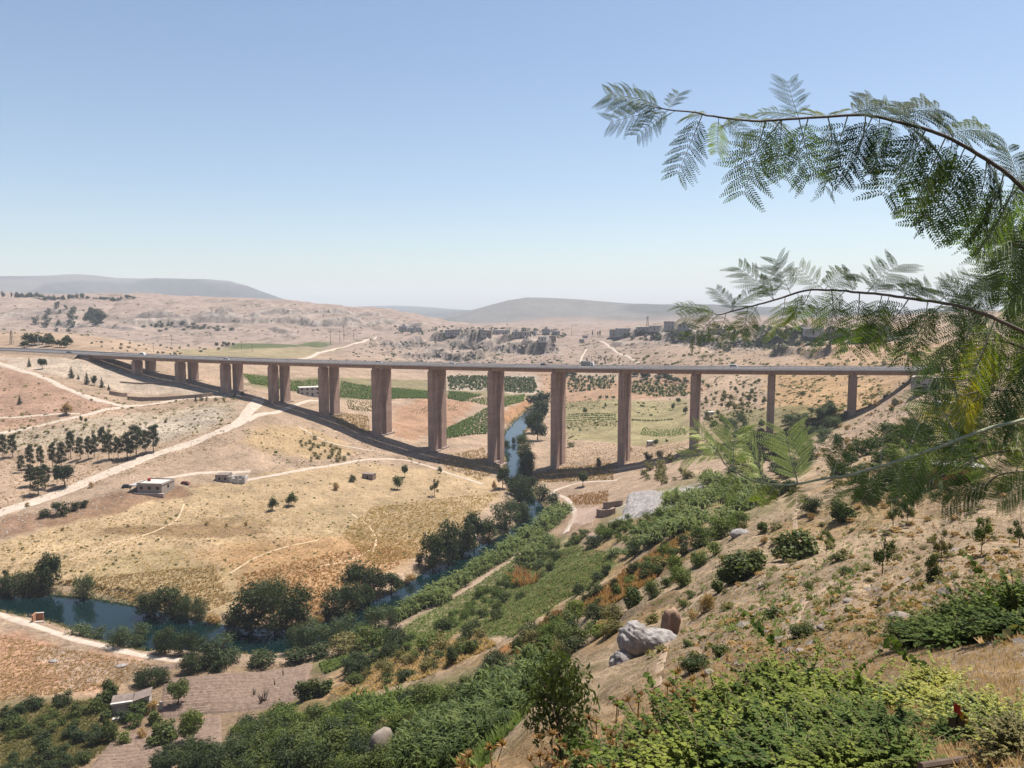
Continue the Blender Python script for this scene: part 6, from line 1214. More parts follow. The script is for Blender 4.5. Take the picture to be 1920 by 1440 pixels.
# white house behind the fourth pier, small field hut, stone block, river wall
house(580, 741, 37, 15, 'white two storey house seen between the fourth and fifth piers', 'plaster_white', None, 0.6, 0.1, 4, 2, False)
house(1219, 836, 11, 9, 'small field hut right of the tenth pier', 'plaster_white', None, 0.9, 0.4, 1, 1, name='field_hut')
house(692, 897, 22, 9, 'small roofless stone block on the golden field', 'wall_stone', 'mud_roof', 0.6, -0.5, 1, 1, name='stone_hut', side=False)
house(1330, 778, 16, 6, 'low white shed among trees right of the eleventh pier', 'plaster_white', None, 0.8, 0.2, 2, 1, name='shed')
p = hit(70, 1166); r = empty('pump_house', p, 0.2); tag(r, 'small broken brick pump house at the edge of the pool', 'pump house')
b = MB(); b.box(-1.0, -0.6, -1.4, 1.4, -0.8, 2.6); b.box(-0.597, 1.4, 1.0, 1.4, -0.8, 2.3); b.build('wall', M['brick'], r)
MB().box(-1.1, 1.5, 0.95, 1.5, 2.303, 2.45).build('lintel', M['plaster_white'], r); MB().box(-0.59, 2.0, -1.6, -0.4, -0.8, 0.5).build('step', M['plaster'], r)
# farm hut lower left
p = hit(246, 1330); r = empty('farm_hut', p, 0.32); tag(r, 'small farm hut with grey mud roof beside the ploughed field', 'hut')
MB().box(-3.6, 0.6, -2.2, 2.2, -1, 2.7).build('wall', M['plaster_grey'], r)
MB().box(-3.9, 0.7, -2.6, -1.9, 2.703, 3.15).build('fascia', M['plaster_white'], r)
g = MB(); n = 7
for k in range(n):
    a0, a1 = math.pi * k / n, math.pi * (k + 1) / n; y0, y1 = -1.89 + 4.3 * k / n, -1.89 + 4.3 * (k + 1) / n; z0, z1 = 2.75 + 0.9 * math.sin(a0), 2.75 + 0.9 * math.sin(a1)
    g.hexa([(-3.85, y0, 2.706), (0.65, y0, 2.706), (0.65, y1, 2.706), (-3.85, y1, 2.706), (-3.85, y0, z0), (0.65, y0, z0), (0.65, y1, z1), (-3.85, y1, z1)])
tag(g.build('roof', M['mud_roof'], r), 'rounded grey mud roof')
wg = MB(); wg.hexa([(0.603, -1.9, -1), (4.2, -1.9, -1), (4.2, 2.0, -1), (0.603, 2.0, -1), (0.603, -1.9, 2.6), (4.2, -1.9, 3.5), (4.2, 2.0, 3.5), (0.603, 2.0, 2.6)]); tag(wg.build('wall', M['plaster_white'], r), 'white plastered side wall')
rr = MB(); rr.hexa([(0.705, -2.1, 2.66), (4.5, -2.1, 3.61), (4.5, 2.3, 3.61), (0.705, 2.3, 2.66), (0.705, -2.1, 2.85), (4.5, -2.1, 3.8), (4.5, 2.3, 3.8), (0.705, 2.3, 2.85)]); rr.build('roof', M['mud_roof'], r)
wf_ = MB().box(2.3, 3.5, -2.0, -1.903, 1.0, 2.2).build('window', M['plaster'], r); MB().box(2.45, 3.35, -2.04, -2.003, 1.12, 2.08).build('pane', M['dark'], wf_)
MB().box(0.9, 1.6, -1.98, -1.903, 0.9, 2.1).build('window', M['dark'], r)
st = MB(); st.box(-3.2, -0.9, -5.2, -4.2, -0.6, 0.75); tag(st.build('water_trough', M['plaster_white'], None, p, (0, 0, 0.32)), 'white water trough in front of the farm hut', 'trough')
tp = MB()
for x0, x1, y0, z1 in ((4.6, 5.6, -2.6, 1.9), (5.7, 6.3, -2.4, 1.3), (6.35, 7.2, -2.8, 2.1)): tp.hexa([(x0, y0, -.5), (x1, y0, -.5), (x1 - .2, y0 + .9, -.5), (x0 + .2, y0 + .9, -.5), (x0, y0 + .2, z1), (x1, y0 + .3, z1 * .85), (x1 - .3, y0 + .8, z1 * .9), (x0 + .3, y0 + .7, z1)])
tag(tp.build('tarpaulin_lean_to', M['plaster_white'], None, p, (0, 0, 0.32)), 'white tarpaulin lean-to at the right side of the farm hut', 'lean-to')
# right hillside houses half hidden by the mimosa
house(1752, 727, 74, 19, 'grey concrete house with pale window at the right viaduct end', 'plaster_grey', 'plaster', 0.6, -0.1, 3, 1)
house(1728, 717, 24, 7, 'low white roofed shed left of the grey concrete house', 'plaster_white', 'roof_white', 0.7, 0.1, 2, 1, name='shed')
house(1840, 698, 54, 12, 'pale flat house at the end of the viaduct road', 'plaster', 'roof_white', 0.7, 0.0, 3, 1)
house(1772, 770, 34, 16, 'small house with white terrace roof on the right hillside', 'plaster_grey', 'roof_white', 1.1, 0.2, 2, 1)
house(1815, 805, 38, 22, 'grey farmhouse behind the mimosa on the right hillside', 'plaster_grey', 'plaster', 0.8, 0.2, 2, 1)
house(1790, 905, 84, 34, 'orange brick house behind the mimosa at the slope edge', 'brick', 'roof_white', 0.6, 0.25, 3, 1)

# retaining walls: ribbons of wall following the ground
def ribbon(name, px, h, th, m, label, z_up=0.0, lift=None):
    P = resample(smooth_line(wpoly(px), 6), 40); T = np.gradient(P, axis=0); T /= np.linalg.norm(T, axis=1, keepdims=True); Nn = np.stack([-T[:, 1], T[:, 0]], -1) * th / 2
    z = height(P[:, 0], P[:, 1]); z = np.convolve(np.pad(z, 4, 'edge'), np.ones(9) / 9, 'valid')
    g = MB()
    for k in range(len(P) - 1):
        a, b, na_, nb_ = P[k], P[k + 1], Nn[k], Nn[k + 1]
        g.hexa([(*(a - na_), z[k] - 3), (*(b - nb_), z[k + 1] - 3), (*(b + nb_), z[k + 1] - 3), (*(a + na_), z[k] - 3), (*(a - na_), z[k] + h), (*(b - nb_), z[k + 1] + h), (*(b + nb_), z[k + 1] + h), (*(a + na_), z[k] + h)])
    return tag(g.build(name, m), label, 'wall')
ribbon('retaining_wall', [(205, 740), (222, 743), (238, 744)], 2.6, 0.8, M['wall_stone'], 'short straight retaining wall at the bottom of the conifers')
ribbon('retaining_wall', [(239, 749), (270, 752), (320, 750), (370, 746), (398, 742)], 2.4, 0.8, M['wall_stone'], 'long curved retaining wall above the pale track')
ribbon('retaining_wall', [(225, 717), (280, 720), (330, 718)], 0.9, 0.6, M['wall_stone'], 'low wall line under the left viaduct end')
ribbon('stone_wall', [(1121, 966), (1140, 967), (1152, 963)], 2.4, 1.2, M['wall_stone'], 'low stone wall block beside the pale rock slab, lower')
ribbon('stone_wall', [(1133, 951), (1150, 951), (1166, 948)], 2.2, 1.0, M['wall_stone'], 'low stone wall block beside the pale rock slab, upper')

# vehicles
M['tyre'] = simple('tyre', (0.02, 0.02, 0.02), 0.8, 0.1, 2, 0)
M['glass'] = simple('dark_glass', (0.02, 0.025, 0.03), 0.15, 0.05, 1, 0, 0.5)
for nm, c in (('white', (0.72, 0.72, 0.70)), ('dark', (0.03, 0.03, 0.035)), ('red', (0.25, 0.05, 0.035)), ('grey', (0.26, 0.26, 0.25)), ('blue', (0.05, 0.09, 0.16))): M['car_' + nm] = simple('car_paint_' + nm, c, 0.35, 0.05, 1, 0, 0.5)
def car(p, rz, paint, label, cat='car', kind='car'):
    r = empty({'car': 'car', 'truck': 'truck', 'van': 'van'}[kind], p, rz); tag(r, label, cat)
    if kind == 'car':
        b = MB(); b.hexa([(-2.1, -.85, .28), (2.1, -.85, .28), (2.1, .85, .28), (-2.1, .85, .28), (-2.05, -.82, .86), (2.0, -.82, .80), (2.0, .82, .80), (-2.05, .82, .86)])
        b.hexa([(-1.6, -.72, 1.303), (0.45, -.72, 1.303), (0.45, .72, 1.303), (-1.6, .72, 1.303), (-1.45, -.66, 1.42), (0.3, -.66, 1.42), (0.3, .66, 1.42), (-1.45, .66, 1.42)]); b.build('body', M['car_' + paint], r)
        MB().hexa([(-1.95, -.78, .863), (1.15, -.78, .863), (1.15, .78, .863), (-1.95, .78, .863), (-1.6, -.70, 1.30), (0.45, -.70, 1.30), (0.45, .70, 1.30), (-1.6, .70, 1.30)]).build('windows', M['glass'], r); wx, wr, wy = (-1.3, 1.3), 0.32, 0.88
    elif kind == 'van':
        MB().hexa([(-2.3, -.9, .3), (2.3, -.9, .3), (2.3, .9, .3), (-2.3, .9, .3), (-2.25, -.86, 1.95), (1.3, -.86, 1.95), (1.3, .86, 1.95), (-2.25, .86, 1.95)]).build('body', M['car_' + paint], r)
        MB().box(-1.8, 1.2, -.93, -.905, 1.15, 1.7).build('windows', M['glass'], r); wx, wr, wy = (-1.4, 1.4), 0.35, 0.92
    else:
        MB().box(-4.2, 1.5, -1.2, 1.2, 0.9, 3.2).build('cargo_box', M['car_' + paint], r); c = MB(); c.hexa([(1.7, -1.1, .6), (3.6, -1.1, .6), (3.6, 1.1, .6), (1.7, 1.1, .6), (1.7, -1.1, 2.6), (3.2, -1.1, 2.6), (3.2, 1.1, 2.6), (1.7, 1.1, 2.6)]); c.build('cab', M['car_white'], r)
        MB().box(2.2, 3.0, -1.13, -1.105, 1.6, 2.3).build('windows', M['glass'], r); MB().box(-4.2, 1.69, -.9, .9, 0.6, 0.897).build('chassis', M['car_dark'], r); wx, wr, wy = (-3.2, -2.0, 2.6), 0.5, 1.1
    for x in wx:
        for y in (-wy, wy): MB().tube([(x, y - 0.11, wr), (x, y + 0.11, wr)], wr, 10).build('wheel', M['tyre'], r)
    return r
BANG = math.atan2(E_Y, E_X)
def on_deck(u, t):
    ii_ = np.linspace(-9, 15, 4001); P = np.stack([-276.9 + 40 * ii_ * E_X + t * T_X, 561.27 + 40 * ii_ * E_Y + t * T_Y], -1)
    z = deck_z(np.clip(ii_, -3, 16)) + 2.45; zc = P[:, 1] * CP - z * SP; k = np.argmin(np.abs(960 + F * P[:, 0] / zc - u)); return Vector((P[k, 0], P[k, 1], z[k]))
for u, t, kd, pt, lb in ((130, 3.4, 'car', 'dark', 'dark car on the left approach road'), (425, 3.0, 'car', 'white', 'white car on the viaduct above the third pier'), (711, 15.0, 'car', 'white', 'white car on the viaduct above the sixth pier'), (848, 15.5, 'car', 'white', 'white car on the viaduct right of the seventh pier'), (1020, 16.5, 'car', 'dark', 'dark car on the viaduct left of the ninth pier'),
                         (1103, 15.5, 'truck', 'grey', 'grey box truck crossing the viaduct right of the ninth pier'), (1375, 15.5, 'van', 'white', 'pale van crossing the viaduct right of the eleventh pier'), (268, 15.0, 'van', 'white', 'white van on the viaduct near its left end')):
    car(on_deck(u, t), BANG, pt, lb, kd, kd)
car(hit(238, 914) + Vector((0, 0, 0.05)), 0.3, 'dark', 'dark car parked beside the flat roofed house'); car(hit(348, 908) + Vector((0, 0, 0.05)), -0.2, 'red', 'reddish car parked in the yard right of the flat roofed house'); car(hit(576, 741) + Vector((0, -3, 0.3)), 0.9, 'blue', 'blue car in front of the white two storey house') if False else None

# poles and pylons
M['pole'] = simple('pole_wood', (0.10, 0.085, 0.075), 0.9, 0.1, 2, 0)
M['pole_white'] = simple('white_pole', (0.7, 0.7, 0.7), 0.6, 0.05, 2, 0)
def pole(u, v, hpx, label, kind='pole', ymin=1.5):
    p = hit(u, v, ymin=ymin); h = hpx / px_per_m(p); k = h / 12
    if kind == 'pylon':
        r = empty('pylon', p); tag(r, label, 'pylon'); g = MB(); b = 0.10 * h; t = 0.03 * h
        for sx, sy in ((-1, -1), (1, -1), (1, 1), (-1, 1)): g.tube([(sx * b, sy * b, -1), (sx * t, sy * t, h)], 0.012 * h, 4)
        for z0, z1 in ((0, .25), (.25, .47), (.47, .66), (.66, .82), (.82, .95)):
            w0, w1 = b + (t - b) * z0, b + (t - b) * z1
            for s in (-1, 1): g.tube([(-w0 * s, -w0, z0 * h), (w1 * s, -w1, z1 * h)], 0.007 * h, 4); g.tube([(-w0, w0 * s, z0 * h), (-w1, -w1 * s, z1 * h)], 0.007 * h, 4)
        g.build('lattice_mast', M['pole'], r); a = MB()
        for z in (.78, .9): a.box(-0.16 * h, 0.16 * h, -0.01 * h, 0.01 * h, z * h, z * h + 0.014 * h)
        a.build('cross_arm', M['pole'], r); return
    r = empty('utility_pole' if kind == 'pole' else 'lamp_post', p); tag(r, label, 'pole' if kind == 'pole' else 'lamp post')
    MB().tube([(0, 0, -1), (0, 0, h)], [0.035 * h * .6, 0.02 * h * .6], 6).build('post', M['pole' if kind == 'pole' else 'pole_white'], r)
    (MB().box(-0.12 * h, 0.12 * h, -0.01 * h, 0.01 * h, 0.88 * h, 0.905 * h) if kind == 'pole' else MB().box(0.0, 0.16 * h, -0.012 * h, 0.012 * h, 0.985 * h, 1.0 * h)).build('cross_arm' if kind == 'pole' else 'lamp_arm', M['pole' if kind == 'pole' else 'pole_white'], r)
pole(22, 646, 26, 'lattice pylon at far left behind the approach road', 'pylon', 620); pole(72, 654, 24, 'tall white lamp post by the left approach road', 'lamp', 580)
for k, (u, v, h) in enumerate([(620, 646, 26), (637, 641, 22), (645, 638, 28), (663, 636, 18)]): pole(u, v, h, 'utility pole on the far track, ' + ('leftmost of four', 'second of four from left', 'tall third of four from left', 'rightmost of four')[k], 'pole', 700)
pole(758, 621, 22, 'thin pole rising above the left village houses', 'pole', 700); pole(951, 628, 22, 'tall pole in the middle of the far village', 'pole', 700); pole(1072, 628, 18, 'crossed pole on the bare ridge right of the village', 'pole', 700); pole(1214, 613, 20, 'lattice pylon on the right plateau', 'pylon', 700)
pole(192, 660, 12, 'thin utility pole behind the approach road, left one', 'pole', 640); pole(288, 660, 18, 'thin utility pole behind the viaduct left end', 'pole', 640); pole(322, 648, 16, 'thin utility pole on the far plain, middle', 'pole', 640); pole(453, 655, 16, 'thin utility pole by the far green field, left', 'pole', 640); pole(473, 660, 16, 'thin utility pole by the far green field, right', 'pole', 640); pole(1334, 683, 14, 'thin white mast on the slope behind the viaduct', 'pole', 560)

# rocks: star shaped unions of ellipsoids with rough skin
def ico(sub):
    bm = bmesh.new(); bmesh.ops.create_icosphere(bm, subdivisions=sub, radius=1); V = np.array([v.co for v in bm.verts]); Fc = np.array([[v.index for v in f.verts] for f in bm.faces]); bm.free(); return V, Fc
def rock(name, p, lobes, m, label, sub=4, rough=0.08, rz=0.0, seed=0, cat='rock'):
    D, Fc = ico(sub); R = np.full(len(D), 0.05)
    for cx, cy_, cz_, rx, ry, rzz in lobes:
        c = np.array([cx, cy_, cz_]); r = np.array([rx, ry, rzz]); d = D / r; o = -c / r
        A = (d * d).sum(1); B = (d * o).sum(1); Cq = (o * o).sum() - 1; disc = B * B - A * Cq
        R = np.maximum(R, np.where(disc > 0, (-B + np.sqrt(np.maximum(disc, 0))) / A, 0))
    V = D * R[:, None]; f = fbm(V[:, 0] * 1.7 + V[:, 2], V[:, 1] * 1.7 - V[:, 2] * 0.7, seed + 300, 6, 0.6) - 0.55 * (1 - np.abs(fbm(V[:, 0] * 0.9 + V[:, 2] * 1.1, V[:, 1] * 0.9 + V[:, 2] * 0.4, seed + 320, 2))) ** 8 + 0.5 * (1 - 2 * np.abs(fbm(V[:, 0] * 3 + V[:, 2] * 2, V[:, 1] * 3 + V[:, 2], seed + 310, 3)))
    V = V * (1 + rough * f)[:, None]
    o = obj(name, new_mesh(name, V, Fc, m, True), None, p, (0, 0, rz)); return tag(o, label, cat)
M['rock_w'] = simple('weathered_limestone', (0.27, 0.245, 0.23), 0.95, 0.5, 1.6, 1.0)
M['rock_o'] = simple('ochre_stone', (0.27, 0.175, 0.12), 0.95, 0.35, 1.5, 0.5)
M['rock_g'] = simple('grey_rock', (0.25, 0.205, 0.17), 0.95, 0.3, 1.4, 0.5)
p = hit(1205, 1222); rock('boulder', p - Vector((0, 0, 0.25)), [tuple(0.74 * q for q in L_) for L_ in [(-0.7, 0.3, 1.2, 1.3, 1.3, 1.5), (0.9, 0.4, 1.1, 2.0, 1.2, 0.95), (-1.8, -0.7, -0.5, 1.0, 1.0, 1.2), (0.1, 0.2, 0.4, 1.3, 0.9, 1.0), (2.3, 0.5, 0.7, 1.0, 0.8, 0.6)]], M['rock_w'], 'large whitish rounded boulder on the slope', 6, 0.11, 0.0, 1, 'boulder')
p = hit(1257, 1194); rock('standing_stone', p - Vector((0, 0, 0.45)), [(-0.25, 0, 0.7, 0.42, 0.4, 1.5), (0.22, 0.1, 0.9, 0.42, 0.4, 1.45), (0.3, -0.15, 1.7, 0.34, 0.35, 0.6), (-0.1, 0.1, 1.5, 0.5, 0.35, 0.65), (0.1, 0, 0.1, 0.66, 0.5, 0.9)], M['rock_o'], 'upright ochre stone standing beside the white boulder', 5, 0.15, 0.2, 2)
p = hit(712, 1412); rock('slab_rock', p, [(0, 0, 0.9, 1.0, 0.9, 1.5), (0.6, 0.2, 1.6, 0.8, 0.7, 1.0), (-0.6, 0, 0.2, 1.0, 0.9, 0.9)], M['rock_g'], 'grey leaning slab rock among bushes at the bottom', 4, 0.05, 0.3, 3)
p = hit(650, 1416); rock('rock', p, [(0, 0, 0.2, 1.0, 0.8, 0.75), (0.4, 0, 0.4, 0.6, 0.6, 0.6)], M['rock_o'], 'small ochre rock left of the grey slab rock', 4, 0.08, 0.0, 4)
p = hit(1385, 1003); rock('rock', p, [(0, 0, 0.2, 1.5, 1.0, 0.8), (1.0, 0.2, 0.2, 1.0, 0.8, 0.5)], M['rock_w'], 'low pale rock above the large fig bush', 4, 0.08, 0.3, 5)
p = hit(1122, 1013); rock('rock', p, [(0, 0, 0.3, 2.2, 1.6, 1.2)], M['rock_w'], 'rounded pale rock beside the tiny furrowed plot', 4, 0.08, 0.3, 6)
for k, (u, v, s, lb) in enumerate([(100, 1241, 1.2, 'flat white rock on the reddish rubble, left'), (227, 1250, 1.4, 'flat white rock on the reddish rubble, right'), (1330, 1262, 0.25, 'small grey stone on the goat trail'), (1546, 1180, 0.35, 'grey stone on the bare slope behind the caper bush'), (1690, 1160, 0.4, 'pale stone on the slope above the right caper bush'), (1590, 1128, 0.3, 'flat brown stone in the middle of the bare slope'), (1430, 1098, 0.5, 'dark broken stone on the goat trail below the figs')]):
    rock('rock', hit(u, v), [(0, 0, 0.1 * s, s, s * 0.7, s * 0.4)], M['rock_w'] if k < 2 else M['rock_g'], lb, 3, 0.12, k * 0.7, 10 + k)
# pale bedrock slab and rock shelf, built as rough raised sheets
def rockpatch(name, q, m, label, amp, up, nx=90, ny=60, sc=3.0, seed=0):
    s, t = np.meshgrid(np.linspace(0, 1, nx), np.linspace(0, 1, ny)); P = quad_pts(q, s, t)
    e = np.minimum(np.minimum(s, 1 - s), np.minimum(t, 1 - t)) + 0.10 * fbm(s * 4, t * 4, seed, 3); e = sstep(e, 0.02, 0.16)
    f = fbm(P[..., 0] / sc, P[..., 1] / sc, seed + 1, 5); rd = 1 - np.abs(fbm(P[..., 0] / (sc * 2.2), P[..., 1] / (sc * 0.8), seed + 2, 4)) * 2
    z = height(P[..., 0], P[..., 1]) - 0.6 + e * (0.6 + up + amp * f + amp * 0.8 * rd)
    V = np.concatenate([P, z[..., None]], -1).reshape(-1, 3); i = (np.arange(ny - 1)[:, None] * nx + np.arange(nx - 1)[None]).ravel()
    return tag(obj(name, new_mesh(name, V, np.stack([i, i + nx, i + nx + 1, i + 1], -1), m)), label, 'rock')
rockpatch('rock_slab', [(1150, 976), (1178, 924), (1258, 920), (1228, 972)], M['rock_w'], 'broad pale bedrock slab beside the reed bed', 0.7, 0.5, seed=3)
rockpatch('rock_slab', [(1228, 970), (1262, 918), (1330, 900), (1290, 940)], M['rock_w'], 'upper strip of pale bedrock above the reed bed', 0.6, 0.4, seed=6)
# brush heap on the meadow
scatter_stuff('tuft', [(955, 1085), (975, 1075), (1012, 1090), (1005, 1100), (965, 1100)], 26, 26, 20, 'brush_heap', 'heap of cut dry brush lying on the green meadow', 'brush heap', 'rust_grass', seed=90, lod=1)

# ------------------------------------------------------------------ mimosa branches hanging into the picture from the right
M['mimosa'] = foliage('mimosa_leaflets', (0.034, 0.066, 0.026), (0.088, 0.135, 0.042), 0.42, 0.75, 1.5, 0.25, 0.15)
M['mimosa_dark'] = foliage('shaded_mimosa_leaflets', (0.016, 0.036, 0.018), (0.048, 0.082, 0.030), 0.32, 0.7, 1.5, 0.25, 0.15)  # shade inside the foliage mass put into a darker leaflet colour
M['mimosa_light'] = foliage('lit_mimosa_leaflets', (0.07, 0.115, 0.02), (0.15, 0.19, 0.03), 0.5, 0.7, 1.5, 0.2, 0.15)  # brightness of lit and backlit fronds put into the leaflet colour
M['mimosa_yellow'] = foliage('yellowing_mimosa_leaflets', (0.24, 0.22, 0.02), (0.38, 0.32, 0.03), 0.4, 0.5, 1.5, 0.2, 0.3)
M['twig'] = simple('grey_brown_twig', (0.15, 0.115, 0.085), 0.85, 0.3, 30, 0.1)
M['twig_pale'] = simple('pale_green_twig', (0.30, 0.31, 0.19), 0.7, 0.2, 30, 0.1)
def frond_mesh(seed, npair, plen, curl, fold, nl, lsz=0.056, wd=0.38):
    """a twice feathered leaf, 1 unit long along +x, upper side +z"""
    r = np.random.default_rng(seed); V = []; Q = []; off = 0
    def axis(x): return np.array([x, 0.04 * math.sin(3 * x), -curl * x * x])
    g = MB(); xs = np.linspace(0, 1, 9); g.tube([axis(x) for x in xs], np.linspace(0.011, 0.004, 9), 4, False)
    for k in range(npair):
        x = 0.08 + 0.92 * (k + 0.5) / npair; L = plen * (0.62 + 0.55 * math.sin(math.pi * (0.18 + 0.72 * k / npair))) * r.uniform(0.88, 1.08)
        for s in (-1, 1):
            if r.uniform() < 0.03: continue
            el = math.radians(r.uniform(48, 66)) * s; dr = r.uniform(0.12, 0.42) + fold; d = np.array([math.cos(el), math.sin(el), 0.12]); b = axis(x)
            tt = np.linspace(0, 1, 6); ln = [b + d * L * t + np.array([0, 0, -dr * L * t * t]) for t in tt]; g.tube(ln, np.linspace(0.005, 0.002, 6), 3, False)
            n = max(7, int(nl * L / plen)); t = (np.arange(n) + 0.8) / (n + 0.3); C = b + d * L * t[:, None] + np.array([0, 0, -dr * L])[None] * (t * t)[:, None]
            tn = d * L + np.array([0, 0, -2 * dr * L]) * t[:, None]; tn /= np.linalg.norm(tn, axis=1, keepdims=True)
            up = np.array([0, 0, 1.0]) + r.normal(0, 0.12, 3); sd = np.cross(up, tn); sd /= np.linalg.norm(sd, axis=1, keepdims=True)
            ll = lsz * (0.45 + 0.75 * np.sin(math.pi * np.clip(t * 0.9 + 0.12, 0, 1)))[:, None]; pass
            for q in (-1, 1):
                dv = sd * q * 0.86 + tn * 0.5 + np.array([0, 0, -0.12]) + r.normal(0, 0.08, (n, 3)); dv /= np.linalg.norm(dv, axis=1, keepdims=True); wv = np.cross(dv, np.array([0, 0, 1.0])); wv /= np.linalg.norm(wv, axis=1, keepdims=True) + 1e-9
                a = np.stack([C, C + dv * ll * 0.45 + wv * ll * wd * 0.5, C + dv * ll, C + dv * ll * 0.55 - wv * ll * wd * 0.5], 1).reshape(-1, 3)
                V.append(a); Q.append(np.arange(4 * n).reshape(n, 4) + off); off += 4 * n
    me = new_mesh('frond', np.concatenate(V), np.concatenate(Q), M['mimosa']); st = g.mesh('rachis', M['twig_pale']); return me, st
FR = [frond_mesh(k, (8, 9, 7, 9, 10)[k], (0.47, 0.42, 0.50, 0.44, 0.40)[k], (0.20, 0.32, 0.12, 0.42, 0.25)[k], (0.0, 0.12, -0.05, 0.25, 0.5)[k], 13) for k in range(5)]
FR += [frond_mesh(k, 10, 0.46, 0.25, 0.1 * (k - 5), 14, 0.062) for k in (5, 6, 7)]
FR += [frond_mesh(k, 8, 0.56, 0.12, 0.05, 15, 0.055, 0.62) for k in (8, 9)]
M['mimosa_pale'] = foliage('pale_folded_leaflets', (0.30, 0.36, 0.17), (0.56, 0.62, 0.36), 0.45, 0.6, 1.5, 0.2, 0.2)
def at_px(u, v, D): a, s = ray(u, v); return np.array([a * D, D, s * D])
mim = empty('mimosa_tree', at_px(2110, 1500, 3.6) * 0 + np.array([at_px(2110, 800, 3.6)[0], 3.6, float(height(at_px(2110, 800, 3.6)[0], 3.6))]))
tag(mim, 'mimosa tree whose feathery branches reach in from the right edge', 'tree')
MO = np.array(mim.location)
trunk_pts = [MO + np.array([0, 0, -0.2]), MO + np.array([-0.03, 0.02, 0.8]), MO + np.array([0.05, 0.0, 1.8]), MO + np.array([0.0, 0.05, 2.8]), MO + np.array([0.1, 0.0, 3.8])]
MB().tube([p - MO for p in trunk_pts], [0.085, 0.075, 0.06, 0.045, 0.025], 10).build('trunk', M['bark'], mim, smooth=True)
def trunk_at(z): P = np.array(trunk_pts); return np.array([np.interp(z, P[:, 2], P[:, 0]), np.interp(z, P[:, 2], P[:, 1]), z])
r_f = np.random.default_rng(21)
NF = [0]
def frond(pos, ang, lpx, D, var=None, m=None, tilt=None, roll=None):
    """ang: direction in the picture (0 right, 90 up); tilt: towards (-) or away (+) from the eye"""
    ang += r_f.normal(0, 11); lpx *= r_f.uniform(0.78, 1.1)
    L = lpx * D / F; tl = r_f.uniform(-35, 35) if tilt is None else tilt; a = math.radians(ang); t = math.radians(tl)
    X = Vector((math.cos(a) * math.cos(t), math.sin(t), math.sin(a) * math.cos(t)))
    up = Vector((r_f.normal(0, 0.35), -0.75 + r_f.normal(0, 0.35), 0.75)) if roll is None else Vector(roll)
    Y_ = up.cross(X); 
    if Y_.length < 1e-3: Y_ = Vector((0, 1, 0))
    Y_.normalize(); Z_ = X.cross(Y_); k = int(r_f.integers(0, 4)) if var is None else var
    me, st = FR[k]; me2 = withmat(me, m) if m else me
    mw = Matrix((X, Y_, Z_)).transposed().to_4x4() @ Matrix.Scale(L, 4); mw.translation = Vector(pos) - Vector(MO)
    if NF[0] < 290:
        o = obj('frond', me2, mim); o.matrix_local = mw; s = obj('rachis', st, o)
    NF[0] += 1
def branch(pts, r0, r1, m='twig', root=True, name='branch'):
    P = np.array([at_px(u, v, D) for u, v, D in pts])
    if root: P = np.concatenate([trunk_at(P[0, 2] - 0.12)[None], P])
    Q = smooth_line(P, 6); Q = Q + np.cumsum(r_f.normal(0, 0.0012, Q.shape), 0)
    MB().tube(Q - MO, np.linspace(r0, r1, len(Q)), 6).build(name, M[m], mim, smooth=True)
    uu = 960 + F * Q[:, 0] / (Q[:, 1] * CP - Q[:, 2] * SP); vv = 720 - F * (Q[:, 1] * SP + Q[:, 2] * CP) / (Q[:, 1] * CP - Q[:, 2] * SP)
    return Q, uu, vv
def along(B, u): k = int(np.argmin(np.abs(B[1] - u))); return B[0][k], B[0][k][1]
